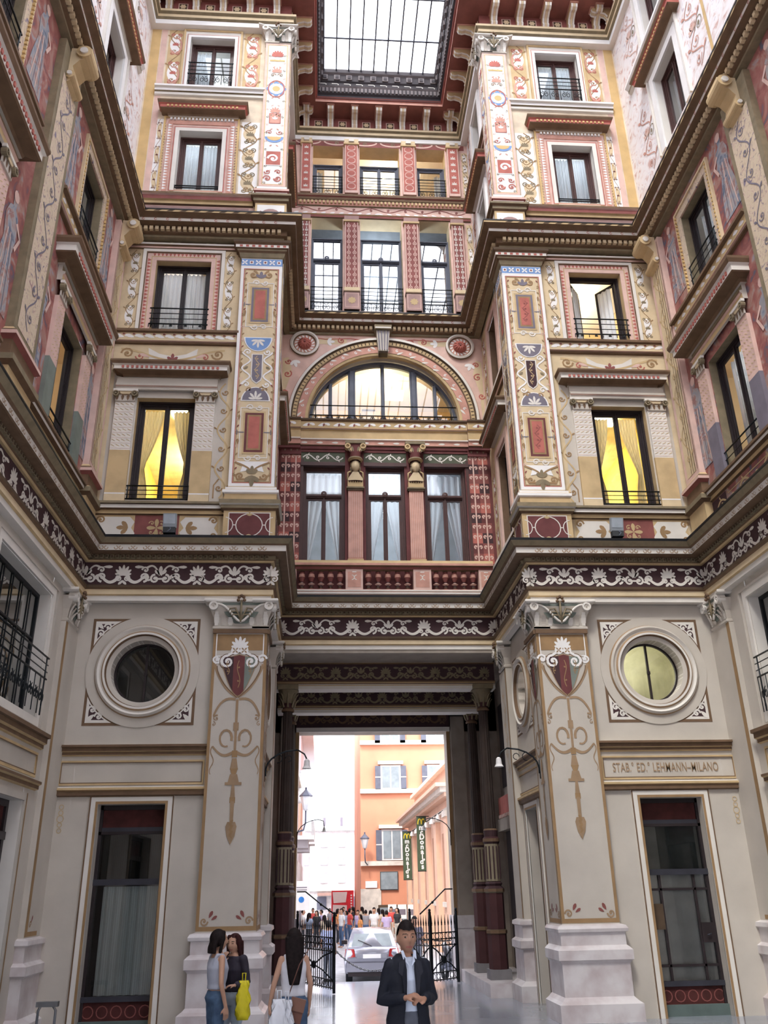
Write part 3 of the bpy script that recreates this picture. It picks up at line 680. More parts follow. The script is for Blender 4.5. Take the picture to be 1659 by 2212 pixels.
def court_cornices():
    # lower cornice
    t = thing('cornice', 'lower cornice with a dark frieze of white scrolls, running round the court above the oculi', 'cornice', (0, 16.45, 7.22))
    F = Matrix.Translation((0, -16.45, -7.22))
    mb = MB(F); mb.sweep(PATH, [(-.1, 7.2), (.05, 7.2), (.05, 7.3), (.09, 7.32), (.09, 7.42), (.13, 7.45), (.13, 7.5), (.02, 7.5)], [offw, offw, tan, sand, brown, dbrown, brown]); mb.build('architrave', t)
    mb = MB(F); mb.sweep(PATH, [(.02, 7.5), (.02, 8.0), (.07, 8.0)], [plum, tan])
    for s in (-1, 1):
        S = F @ MIRROR[s]
        mb.F = S; rinceau(mb, 2.62, 6.25, 7.53, 7.99, 16.42, offw)
        mb.F = F @ frm(s*6.28, 0, 0, PI/2*(-s)) @ (Matrix.Scale(-1, 4, (1, 0, 0)) if s > 0 else Matrix.Identity(4)); rinceau(mb, 5.5, 16.3, 7.53, 7.99, -.008, offw)
        mb.F = F @ frm(s*2.63, 0, 0, PI/2*(-s)) @ (Matrix.Scale(-1, 4, (1, 0, 0)) if s > 0 else Matrix.Identity(4)); rinceau(mb, 16.5, 20.1, 7.53, 7.99, -.008, offw)
    mb.F = F; rinceau(mb, -2.6, 2.6, 7.53, 7.99, 20.17, offw)
    mb.build('frieze', t)
    mb = MB(F); mb.sweep(PATH, [(.07, 8.0), (.09, 8.03), (.12, 8.04), (.12, 8.12), (.30, 8.14), (.33, 8.15), (.33, 8.27), (.38, 8.29), (.45, 8.38), (.45, 8.41)], [tan, brown, olive, brown, brown, offw, brown, olive, black])
    def along(a, b, f, step):
        L = math.dist(a, b); n = max(1, int(L/step)); ux, uy = (b[0]-a[0])/L, (b[1]-a[1])/L
        for i in range(n):
            q = (i+.5)/n*L; f(mb, Matrix.Translation((a[0]+ux*q, a[1]+uy*q, 0)) @ Matrix.Rotation(math.atan2(uy, ux), 4, 'Z'))
    def egg(mb, M):
        mb.F = F @ M; mb.box(-.032, .032, -.17, -.10, 8.045, 8.115, olive); mb.box(-.02, .02, -.185, -.16, 8.06, 8.1, dbrown)
    def curl(mb, M):
        mb.F = F @ M
        for q in (-1, 1): mb.ribbon(arc(q*.045, 8.2, .035, PI/2, PI/2+q*1.6*PI, 7), .014, -.336, ochre)
    for a, b in zip(PATH, PATH[1:]):
        a2 = (a[0], max(a[1], 5)); b2 = (b[0], max(b[1], 5))
        along(a2, b2, egg, .1); along(a2, b2, curl, .27)
    mb.F = F; mb.build('crown', t)
    mb = MB(F); mb.sweep(PATH, [(.455, 8.405), (.455, 8.435), (-.2, 8.62)], black); mb.build('lead_flashing', t)
    # middle cornice
    t = thing('cornice', 'middle cornice with dentils and a checkered edge, running round the court above the arch', 'cornice', (0, 16.45, 16.2))
    F = Matrix.Translation((0, -16.45, -16.2))
    mb = MB(F); mb.sweep(PATH, [(-.1, 16.18), (.05, 16.2), (.05, 16.26), (.12, 16.28), (.12, 16.42), (.3, 16.44), (.33, 16.45), (.33, 16.53), (.36, 16.55), (.47, 16.6), (.47, 16.655)], [olive, olive, brown, brown, brown, brown, offw, brown, brown, tan])
    def dent(mb, M): mb.F = F @ M; mb.box(-.04, .04, -.2, -.12, 16.31, 16.4, sand)
    def chk(mb, M): mb.F = F @ M; mb.poly([(-.1, -.474, 16.605), (.03, -.474, 16.605), (.1, -.474, 16.65), (-.03, -.474, 16.65)], dbrown)
    def curl2(mb, M): mb.F = F @ M; mb.ribbon(arc(0, 16.49, .03, PI*.3, PI*1.9, 7), .014, -.336, red)
    for a, b in zip(PATH, PATH[1:]):
        a2 = (a[0], max(a[1], 4)); b2 = (b[0], max(b[1], 4))
        along(a2, b2, dent, .13); along(a2, b2, chk, .3); along(a2, b2, curl2, .27)
    mb.F = F; mb.build('crown', t)
    mb = MB(F); mb.sweep(PATH, [(.48, 16.65), (.48, 16.685), (-.2, 16.85)], black); mb.build('lead_flashing', t)
    # eaves
    t = thing('eaves_cornice', 'red and cream eaves cornice with scrolled brackets under the glass roof', 'cornice', (0, 16.45, 23.5))
    F = Matrix.Translation((0, -16.45, -23.5))
    mb = MB(F); mb.sweep(PATH, [(-.2, 23.5), (.04, 23.52), (.04, 23.68), (.1, 23.72), (.1, 23.82), (.17, 23.86), (.17, 23.94), (.03, 23.96), (.03, 24.45), (.66, 24.45), (.66, 24.55), (.72, 24.6)], [offw, white, olive, sand, olive, sand, red, wine, mat('soffit_red', (.25, .09, .07)), pink, red]); mb.build('band', t)
    first = None
    def brk_mesh():
        mb = MB(); P = [(.03, 24.0), (.12, 23.98), (.17, 24.05), (.14, 24.14), (.2, 24.24), (.36, 24.3), (.46, 24.27), (.55, 24.30), (.58, 24.38), (.54, 24.45)]
        for i in range(len(P)-1):
            (a, za), (b, zb) = P[i], P[i+1]
            for x0, x1, m_, k in ((-.09, -.035, offw, 0), (-.035, -.028, red, -.012), (-.028, .028, sand, 0), (.028, .035, red, -.012), (.035, .09, offw, 0)):
                mb.poly([(x0, -a-k, za), (x1, -a-k, za), (x1, -b-k, zb), (x0, -b-k, zb)], m_)
        out = [(0, 24.0)]+P+[(0, 24.45)]
        for x in (-.09, .09): mb.poly([(x, -a, z) for a, z in out], tan)
        mb.box(-.12, .12, -.6, 0, 24.43, 24.47, pink)
        return mb
    ros = MB(); ros.box(-.13, .13, -.05, -.03, 24.05, 24.32, rose); ros.box(-.105, .105, -.054, -.05, 24.075, 24.295, dbrown)
    for k in range(6): leaf(ros, 0, 24.185, k*PI/3, .09, .06, -.06, sand)
    rfirst = ros.build('rosette_panel', t); rused = False
    for a, b in zip(PATH, PATH[1:]):
        a = (a[0], max(a[1], 6)); b = (b[0], max(b[1], 6)); L = math.dist(a, b); n = max(2, round(L/.72)); ux, uy = (b[0]-a[0])/L, (b[1]-a[1])/L
        ang = math.atan2(uy, ux)
        for i in range(n+1):
            q = L*(i+.5)/n
            if i < n:
                loc = (a[0]+ux*q, a[1]+uy*q-16.45, -23.5)
                if first is None: first = brk_mesh().build('bracket', t); o = first
                else: o = first.copy(); COL.objects.link(o); o.parent = t
                o.location = loc; o.rotation_euler = (0, 0, ang)
            if 0 < i < n:
                q = L*i/n; o = rfirst.copy() if rused else rfirst
                if rused: COL.objects.link(o); o.parent = t
                rused = True; o.location = (a[0]+ux*q, a[1]+uy*q-16.45, -23.5); o.rotation_euler = (0, 0, ang)
    # glass roof
    t = thing('skylight', 'frosted glass roof in a dark ornamented frame, overhead', 'skylight', (0, 16.45, 24.6))
    F = Matrix.Translation((0, -16.45, -24.6)); dk = mat('dark_roof_frame', (.06, .05, .055)); dk2 = mat('dark_roof_ornament', (.20, .17, .17))
    mb = MB(F); mb.sweep(PATH, [(.7, 24.56), (.7, 24.7), (.76, 24.74), (.76, 24.95), (.8, 25.0), (.8, 25.12), (.84, 25.16), (.84, 25.42), (.9, 25.46), (.9, 25.62)], [dk, dk, dk, dk2, dk, dk, dk, dk2, dk])
    def tooth(mb, M):
        mb.F = F @ M; mb.box(-.035, .035, -.76-.035, -.75, 24.76, 24.92, dk2)
    def scr(mb, M):
        mb.F = F @ M; mb.box(-.09, .09, -.88, -.84, 25.19, 25.38, dk2); mb.box(-.05, .05, -.895, -.88, 25.23, 25.34, dk); mb.ribbon([(-.16, 25.08), (0, 25.08), (.05, 25.05), (.03, 25.02)], .025, -.806, offw)
    for a, b in zip(PATH, PATH[1:]):
        a2 = (a[0], max(a[1], 8)); b2 = (b[0], max(b[1], 8)); along(a2, b2, tooth, .12); along(a2, b2, scr, .36)
    mb.F = F; mb.build('frame', t)
    mb = MB(F)
    mb.rect  # glass plates
    def hq(x0, x1, y0, y1): mb.poly([(x0, y0, 25.6), (x1, y0, 25.6), (x1, y1, 25.6), (x0, y1, 25.6)], MATS['skylight_glass'])
    hq(-1.76, 1.76, 15.5, 19.32); hq(-5.42, 5.42, -8, 15.5); mb.build('glass', t)
    b0 = None
    for k in range(-3, 13):
        x = -1.76+.39*k+.02 if 0 <= k <= 9 else None
        if x is None: continue
        mb = MB(F); mb.box(x-.02, x+.02, -8, 19.32, 25.53, 25.59, gwood); mb.build('glazing_bar', t)
    for x in (-4.9, -4.3, -3.6, -3.0, -2.3, 2.3, 3.0, 3.6, 4.3, 4.9):
        mb = MB(F); mb.box(x-.02, x+.02, -8, 15.5, 25.53, 25.59, gwood); mb.build('glazing_bar', t)
    for yy in (18.15, 16.8, 15.5, 12, 8, 4, 0):
        mb = MB(F); X = 1.76 if yy > 15.6 else 5.42; mb.box(-X, X, yy-.02, yy+.02, 25.5, 25.53, gwood); mb.build('cross_bar', t)
def translucent(name, c):
    m = bpy.data.materials.new(name); m.use_nodes = True; MATS[name] = m
    nt = m.node_tree; nt.nodes.clear(); o = nt.nodes.new('ShaderNodeOutputMaterial'); mx = nt.nodes.new('ShaderNodeMixShader'); mx.inputs[0].default_value = .35
    a = nt.nodes.new('ShaderNodeBsdfTransparent'); a.inputs[0].default_value = (*c, 1); b = nt.nodes.new('ShaderNodeBsdfTranslucent'); b.inputs[0].default_value = (*c, 1)
    nt.links.new(a.outputs[0], mx.inputs[1]); nt.links.new(b.outputs[0], mx.inputs[2]); nt.links.new(mx.outputs[0], o.inputs[0]); return m
translucent('skylight_glass', (.94, .96, .97))
struct_walls()
court_cornices()
# floor: level court, then a gentle fall through the passage to the street
def floor():
    mb = MB()
    ys = [-8, 9, 16, 20.2, 24.6]; zs = [0, 0, -.15, -.17, -.2]
    for a, b, c, d in zip(ys, ys[1:], zs, zs[1:]): mb.poly([(-6.6, a, c), (6.6, a, c), (6.6, b, d), (-6.6, b, d)], mfloor)
    struct('floor', mb)
floor()
# ------------------------------------------------------------------ windows, rooms behind them, hoods, railings
def curtain(base, rz, x0, x1, z0, z1, y, style, label, group, m=None, side=-1, n=None):
    """cloth hanging behind a pane; style 'full' hangs straight, 'tied' is drawn to one side, 'wedge' narrows downward"""
    m = m or curt; mb = MB(); w = x1-x0; cols = n or 22; rows = []
    for j in range(15):
        t = j/14; z = z1-(z1-z0)*t
        if style == 'full': a, b = x0, x1
        elif style == 'wedge':
            k = .95*(1-t)+.18*t; a, b = (x0, x0+w*k) if side < 0 else (x1-w*k, x1)
        else:   # tied back at two thirds of the height
            k = (.80-.64*(t/.62)**1.5) if t < .62 else .17+.2*min(1, (t-.62)*4)
            a, b = (x0, x0+w*k) if side < 0 else (x1-w*k, x1)
        rows.append([(a+(b-a)*i/(cols-1), y+.035*math.sin(i*1.55+.3*t)*(1+.2*math.sin(i*.7)), z) for i in range(cols)])
    mb.grid(rows, m); o = mb.build('curtain'); o.location = base; o.rotation_euler = (0, 0, rz)
    return tag(o, label, 'curtain', group)
def room(mb, x0, x1, z0, z1, y0, y1, m, cm=None):
    """inside of a room: back, sides, floor, ceiling (in mb's frame)"""
    cm = cm or m
    mb.rect(x0, x1, z0, z1, y1, m); mb.poly([(x0,y0,z0),(x0,y1,z0),(x0,y1,z1),(x0,y0,z1)], m); mb.poly([(x1,y0,z0),(x1,y1,z0),(x1,y1,z1),(x1,y0,z1)], m)
    mb.poly([(x0,y0,z1),(x1,y0,z1),(x1,y1,z1),(x0,y1,z1)], cm); mb.poly([(x0,y0,z0),(x1,y0,z0),(x1,y1,z0),(x0,y1,z0)], brown)
def casement(loc, rz, w, h, label, group=None, fm=None, gm=None, d=.2, fw=.09, transom=None, leaves=2, opened=False, name='casement_window', sill=True):
    """frame + leaves with panes; local origin at the sill centre on the wall face"""
    t = thing(name, label, 'window', loc, rz, group); fm = fm or dwood; gm = gm or glass
    mb = MB(); mb.bframe(-w/2, w/2, 0, h, fw, d, d+.1, fm); mb.bframe(-w/2+.002, w/2-.002, 0, h-.002, fw*.5, d-.035, d, fm)
    zt = h-fw
    if transom:
        mb.box(-w/2+fw, w/2-fw, d-.02, d+.08, transom-.05, transom+.05, fm); mb.box(-w/2+fw, w/2-fw, d-.05, d-.02, transom-.02, transom+.03, fm)
        if leaves: mb.ring(0, transom+.05, [(.075, d), (.075, d-.06), (.01, d-.07)], fm, 12)
        zt = transom-.05
    mb.build('frame', t)
    if transom:
        mb = MB(); mb.rect(-w/2+fw, w/2-fw, transom+.05, h-fw, d+.04, gm); mb.build('transom_pane', t)
    iw = (w-2*fw); n = max(1, leaves); lw = iw/n
    for i in range(n):
        a = -iw/2+i*lw; sw = .055
        if opened:
            hx = -iw/2 if i == 0 else iw/2; sg = 1 if i == 0 else -1
            M = Matrix.Translation((hx, d+.05, 0)) @ Matrix.Rotation(sg*math.radians(52), 4, 'Z'); mb = MB(M)
            x0, x1 = (0, lw) if i == 0 else (-lw, 0); yy = 0
        else: mb = MB(); x0, x1, yy = a, a+lw, d+.02
        mb.bframe(x0, x1, fw, zt, sw, yy, yy+.05, fm)
        if n == 2 and not opened: X = x1-.02 if i == 0 else x0; mb.box(X, X+.02, yy-.03, yy, fw, zt, fm)
        sash = mb.build('sash', t)
        m2 = MB(mb.F.copy()); m2.rect(x0+sw, x1-sw, fw+sw, zt-sw, yy+.025, gm); m2.build('pane', sash)
    return t
def railing(loc, rz, w, z0, h, label, group=None, scroll=0, bars=4, y=-.02, ends=True):
    t = thing('window_railing', label, 'railing', loc, rz, group); H = z0+h
    for k in range(bars):
        z = z0+scroll+(h-scroll)*(k/(bars-1) if bars > 1 else 1)
        mb = MB(); r = .017 if k in (0, bars-1) else .010
        mb.tube([(-w/2, y, z), (w/2, y, z)], r, iron, 5); mb.build('rail', t)
    for q in (-1, 1):
        mb = MB(); mb.tube([(q*w*.46, y, z0), (q*w*.46, y, H)], .014, iron, 5)
        if ends: mb.tube([(q*w*.46+q*.02*math.cos(a), y, z0+.09+.07*math.sin(a)) for a in [i*.5 for i in range(9)]], .008, iron, 4)
        mb.build('post', t)
    if scroll:
        n = max(2, round(w/.3)); mb = MB()
        for i in range(n):
            cx = -w/2+w*(i+.5)/n; r = min(scroll*.42, w/n*.42)
            for q in (-1, 1):
                pts = [(cx+q*r*.5+r*.5*(1-k/12*.7)*math.cos(PI/2+q*k*.65), y, z0+scroll*.5+r*.9*(1-k/12*.7)*math.sin(PI/2+q*k*.65)) for k in range(13)]
                mb.tube(pts, .009, iron, 4)
            mb.tube([(cx-w/n/2, y, z0), (cx-w/n/2, y, z0+scroll)], .009, iron, 4)
        mb.build('scrollwork', t)
    return t
def hood(loc, rz, w, label, group=None, big=True, dk=None, z=0):
    """projecting shelf-like hood over a window; local z=0 at its underside on the wall"""
    t = thing('window_hood', label, 'hood', loc, rz, group); c = brown; hw = w/2
    mb = MB(); P = [(0, 0), (.1, .0), (.12, .05), (.26, .08), (.28, .1), (.28, .19), (.32, .21), (.35, .27), (.35, .31), (0, .34)]
    ms = [cream, brown, brown, brown, red if not big else offw, offw if big else red, brown, brown, dbrown]
    path = [(-hw+.28, 0), (-hw+.28, 0)]
    # returns at both ends: sweep round three sides
    F = MB(); F.sweep([(-hw+.33, .02), (-hw+.33, 0), (hw-.33, 0), (hw-.33, .02)], [(o, zz) for o, zz in P], ms)
    mb = F
    n = int(w/.12)
    for i in range(n):
        x = -hw+.2+(w-.4)*(i+.5)/n; mb.box(x-.03, x+.02, -.30, -.282, .12, .175, red if big else gold)
    mb.build('shelf', t)
    return t
def glow_lamp(loc, rz, sx, sy, label, group='glowing ceiling lamps inside the rooms'):
    mb = MB(); mb.box(-sx/2, sx/2, -sy/2, sy/2, -.05, 0, lampm); o = mb.build('ceiling_lamp'); o.location = loc; o.rotation_euler = (0, 0, rz); tag(o, label, 'lamp', group)

def front_windows():
    for s in (-1, 1):
        S = SN[s]; wing = f'{S} front wing'
        rm = MB(Matrix.Identity(4)); rm.F = MIRROR[s]
        room(rm, 3.6, 6.35, 9.0, 12.6, YW+.34, 26.5, yroom, mat('yellowish_ceiling', (.82, .74, .48))); room(rm, 3.9, 6.3, 13.2, 16.3, YW+.34, 20, croom, offw)
        room(rm, 3.9, 6.3, 17.4, 20.4, YW+.34, 18.5, groom); room(rm, 3.7, 6.2, 21.0, 24.0, YW+.34, 18.5, groom)
        room(rm, 3.9, 6.2, 4.2, 7.0, YW+.32, 18.6, droom if s < 0 else mat('yellow_blind', (.62, .60, .40)))
        struct('wall_interior_'+S, rm)
        # lit tall window of the middle storey
        a, b, c, d = W_ML; cx = s*(a+b)/2; w = b-a
        L = f'tall yellow-lit window of the {wing}, under a red and white hood'
        casement((cx, YW, c), 0, w, d-c, L, 'lit windows of the front wings')
        for q in (-1, 1):
            curtain((cx, YW, c), 0, 0 if q > 0 else -w/2+.1, w/2-.1 if q > 0 else 0, .15, d-c-.1, .42, 'tied' if 1 else 'full', f'curtain tied back on the {"left" if q < 0 else "right"} side of the lit {wing} window', 'tied curtains of the lit windows', curty, q)
        railing((cx, YW, c), 0, w+.1, .02, .3, f'low iron rail across the foot of the lit window of the {wing}', None, 0, 4, -.01, False)
        x = s*(a+b)/2
        glow_lamp((x+(.3 if s < 0 else .1), 21.6, 12.58), 0, 1.0, .6, f'nearer lamp panel glowing in the lit room of the {wing}')
        glow_lamp((x+(.75 if s < 0 else -.5), 24.0, 12.58), 0, 1.0, .6, f'deeper lamp panel glowing in the lit room of the {wing}')
        glow_lamp((x+.2, 18.4, 12.58), 0, .8, .5, f'lamp panel just behind the top of the lit window in the {wing}')
        hood((s*4.96, YW, 12.37), 0, 2.55, f'wide moulded hood over the lit window of the {wing}')
        l = bpy.data.lights.new('room_light', 'POINT'); l.energy = 34; l.color = (1, .84, .5); l.shadow_soft_size = .3
        lo = bpy.data.objects.new('room_light', l); COL.objects.link(lo); lo.location = (x, YW+4.2, 11.9)
        # upper window of the middle storey
        a, b, c, d = W_MU; cx = s*(a+b)/2; w = b-a; op = s > 0
        casement((cx, YW, c), 0, w, d-c, (f'dark framed window standing open inwards in the {wing}' if op else f'closed dark framed window with white curtains above the panel in the {wing}'), None, opened=op)
        for q in (-1, 1):
            if op:
                hx = q*(w/2-.13); M = Matrix.Rotation(-q*math.radians(52), 4, 'Z')
                mb = MB(Matrix.Translation((hx, .31, 0)) @ M); mb.grid([[(-q*(.04+.44*i/15), .02*math.sin(i*1.5), z) for i in range(16)] for z in (.15, d-c-.15)], curt)
                o = mb.build('curtain'); o.location = (cx, YW, c); tag(o, f'pale pleated curtain on the {"left" if q < 0 else "right"} leaf of the open window in the right front wing', 'curtain', 'curtains of the upper middle windows')
            else: curtain((cx, YW, c), 0, 0 if q > 0 else -w/2+.1, w/2-.1 if q > 0 else 0, .1, d-c-.1, .36, 'full', f'white hanging curtain, {"left" if q < 0 else "right"} half of the upper middle window in the {wing}', 'curtains of the upper middle windows')
        railing((cx, YW, c), 0, w+.05, .04, .52, f'black five-bar railing with curled ends before the upper middle window of the {wing}', 'railings of the upper middle windows', .09, 4, -.04)
        if op: glow_lamp((cx+.05, YW+1.2, 16.0), 0, .5, .4, 'lamp glowing above the open window in the right front wing')
        # top storey
        a, b, c, d = W_TL; cx = s*(a+b)/2; w = b-a
        casement((cx, YW, c), 0, w, d-c, f'lower top-storey window of the {wing}, brown frame in a pink toothed surround', None, bwood)
        for q in (-1, 1): curtain((cx, YW, c), 0, 0 if q > 0 else -w/2+.1, w/2-.1 if q > 0 else 0, .1, d-c-.1, .36, 'full', f'bluish white curtain, {"left" if q < 0 else "right"} half of the lower top-storey window in the {wing}', 'curtains of the lower top-storey windows')
        railing((cx, YW, c), 0, w+.05, .05, .06, f'single thin bar across the lower top-storey window of the {wing}', None, 0, 2, -.02, False)
        hood((s*4.78, YW, 20.24), 0, 2.25, f'red hood between the two top-storey windows of the {wing}', None, False)
        a, b, c, d = W_TH; cx = s*(a+b)/2; w = b-a
        casement((cx, YW, c), 0, w, d-c, f'uppermost window of the {wing}, just under the eaves', None, bwood, glass)
        for q in (-1, 1):
            if s < 0 and q > 0: continue
            curtain((cx, YW, c), 0, 0 if q > 0 else -w/2+.1, w/2-.1 if q > 0 else 0, .1, d-c-.1, .36, 'full', f'blue-white curtain in the {"left" if q < 0 else "right"} half of the uppermost window in the {wing}', 'curtains of the uppermost windows')
        railing((cx, YW, c), 0, w+.02, .04, .8, f'iron balcony rail with scrolled lower panel at the uppermost window of the {wing}', 'scrolled railings of the uppermost windows', .38, 4, -.06)
def oculus(s):
    S = SN[s]; x, z = s*OC[0], OC[1]
    t = thing('round_window', f'round window with a {"black" if s < 0 else "pale yellow"} pane in stone rings, {S} of the passage', 'window', (x, YW, z), 0)
    mb = MB(); mb.ring(0, 0, [(1.07, 0), (1.07, -.02), (.90, -.022)], cream, 64); mb.ring(0, 0, [(.90, -.022), (.88, -.07), (.84, -.10), (.80, -.06), (.77, -.06), (.74, -.09), (.70, -.09), (.68, -.02), (.60, -.0)], cream, 64, ms=[umber, cream, offw, cream, umber, offw, brown, cream]); mb.build('ring_moulding', t)
    mb = MB(); mb.ring(0, 0, [(.60, .0), (.60, .28), (.56, .28), (.56, .33)], offw, 64, ms=[offw, dwood, dwood]); mb.build('frame', t)
    mb = MB(); mb.box(-.02, .02, .27, .32, -.57, .57, dwood); mb.box(-.03, .03, .26, .3, -.03, .03, dwood); mb.build('mullion', t)
    mb = MB(); mb.disc(0, 0, .57, .31, darkgl if s < 0 else glass, 48); mb.build('pane', t)
def oculus_recess(s):
    S = SN[s]
    t = thing('round_window', f'round window seen edge-on in the {S} side of the recess leading to the passage', 'window', (s*XR, 18.6, 5.86), PI/2*(-s))
    mb = MB(); mb.ring(0, 0, [(.90, 0), (.90, -.02), (.76, -.022), (.74, -.07), (.70, -.10), (.66, -.06), (.63, -.06), (.60, -.09), (.58, -.09), (.56, -.02), (.5, 0), (.5, .28)], cream, 48, ms=[cream, cream, umber, cream, offw, cream, brown, offw, brown, cream, offw]); mb.build('ring_moulding', t)
    mb = MB(); mb.disc(0, 0, .5, .27, MATS['yellow_blind'], 40); mb.build('pane', t)
dkmetal = mat('dark_shop_metal', (.045, .045, .058), rough=.4)
def shop_door(s):
    S = SN[s]; a, b, _, d = DOOR; w = b-a
    t = thing('shopfront', (f'tall glazed shopfront with a curtained lower pane, {S} of the passage' if s < 0 else f'tall barred shopfront with grey panes and a lock box, {S} of the passage'), 'shopfront', (s*(a+b)/2, YW, 0)); y = .22
    rd = mat('dark_red_panel', (.085, .022, .02), n=.2, scale=6)
    mb = MB(); mb.box(-w/2, w/2, y, y+.1, 3.36, d, dwood); mb.box(-w/2, w/2, y+.02, y+.09, 2.98, 3.06, dkmetal); mb.box(-w/2, w/2, y+.0, y+.06, 2.94, 2.99, dwood)
    for q in (-1, 1): mb.box(q*w/2-.05, q*w/2+.05, y, y+.1, 0, d, dwood)
    mb.box(-w/2, w/2, y-.02, y+.08, 2.1, 2.2, dkmetal); mb.box(-w/2, w/2, y-.02, y+.08, .30, .38, dkmetal); mb.build('frame', t)
    mb = MB(); mb.rect(-w/2, w/2, 3.05, 3.38, y+.05, rd); mb.build('red_fascia', t)
    mb = MB(); mb.box(-w/2+.05, w/2-.05, y+.03, y+.08, 0, .32, rd)
    for i in range(5): mb.ribbon(arc(-w/2+.13+i*.235, .15, .09, 0, 2*PI, 12), .018, y+.026, wine)
    mb.box(-w/2, w/2, y-.05, y+.1, -.3, .02, mat('green_sill', (.12, .16, .15))); mb.build('base_panel', t)
    g = MB(); g.rect(-w/2+.05, w/2-.05, 2.2, 2.95, y+.06, darkgl); g.build('upper_pane', t)
    g = MB(); g.rect(-w/2+.05, w/2-.05, .38, 2.1, y+.06, glass); g.build('lower_pane', t)
    if s < 0:
        curtain((s*(a+b)/2, YW, 0), 0, -w/2+.16, w/2-.04, .38, 2.08, y+.16, 'full', 'grey-green net curtain filling the lower pane of the left shopfront', None, fabric('net_curtain', (.62, .70, .70), .1), n=30)
        curtain((s*(a+b)/2, YW, 0), 0, -w/2+.05, w/2-.04, 2.2, 2.98, y+.3, 'full', 'dark drape behind the upper pane of the left shopfront', None, fabric('dark_drape', (.10, .105, .10), .1), n=12)
    else:
        bk = MB(); bk.box(-w/2+.03, w/2-.03, y+.12, y+.14, .3, 2.95, mat('grey_blind', (.64, .64, .61))); bk.build('blind', t)
        for x in (-w/2+.27, w/2-.28): k = MB(); k.box(x-.02, x+.02, y+.02, y+.07, .38, 2.1, dwood); k.build('glazing_bar', t)
        for z in (1.86, .62): k = MB(); k.box(-w/2, w/2, y+.02, y+.07, z-.02, z+.02, dwood); k.build('glazing_bar', t)
        k = MB(); k.box(-w/2+.05, -w/2+.26, y+.0, y+.07, 1.2, 1.62, dbrown); k.build('letter_box', t)
        k = MB(); k.box(w/2-.27, w/2-.05, y+.0, y+.07, .98, 1.3, dwood); k.tube([(w/2-.2, y-.04, 1.1), (w/2-.12, y-.04, 1.12)], .012, dkmetal); k.build('lock', t)
    rm = MB(MIRROR[s]); room(rm, a-.1, b+.1, -.1, 3.6, YW+.31, YW+1.6, droom if s < 0 else groom); struct('wall_shop_'+S, rm)
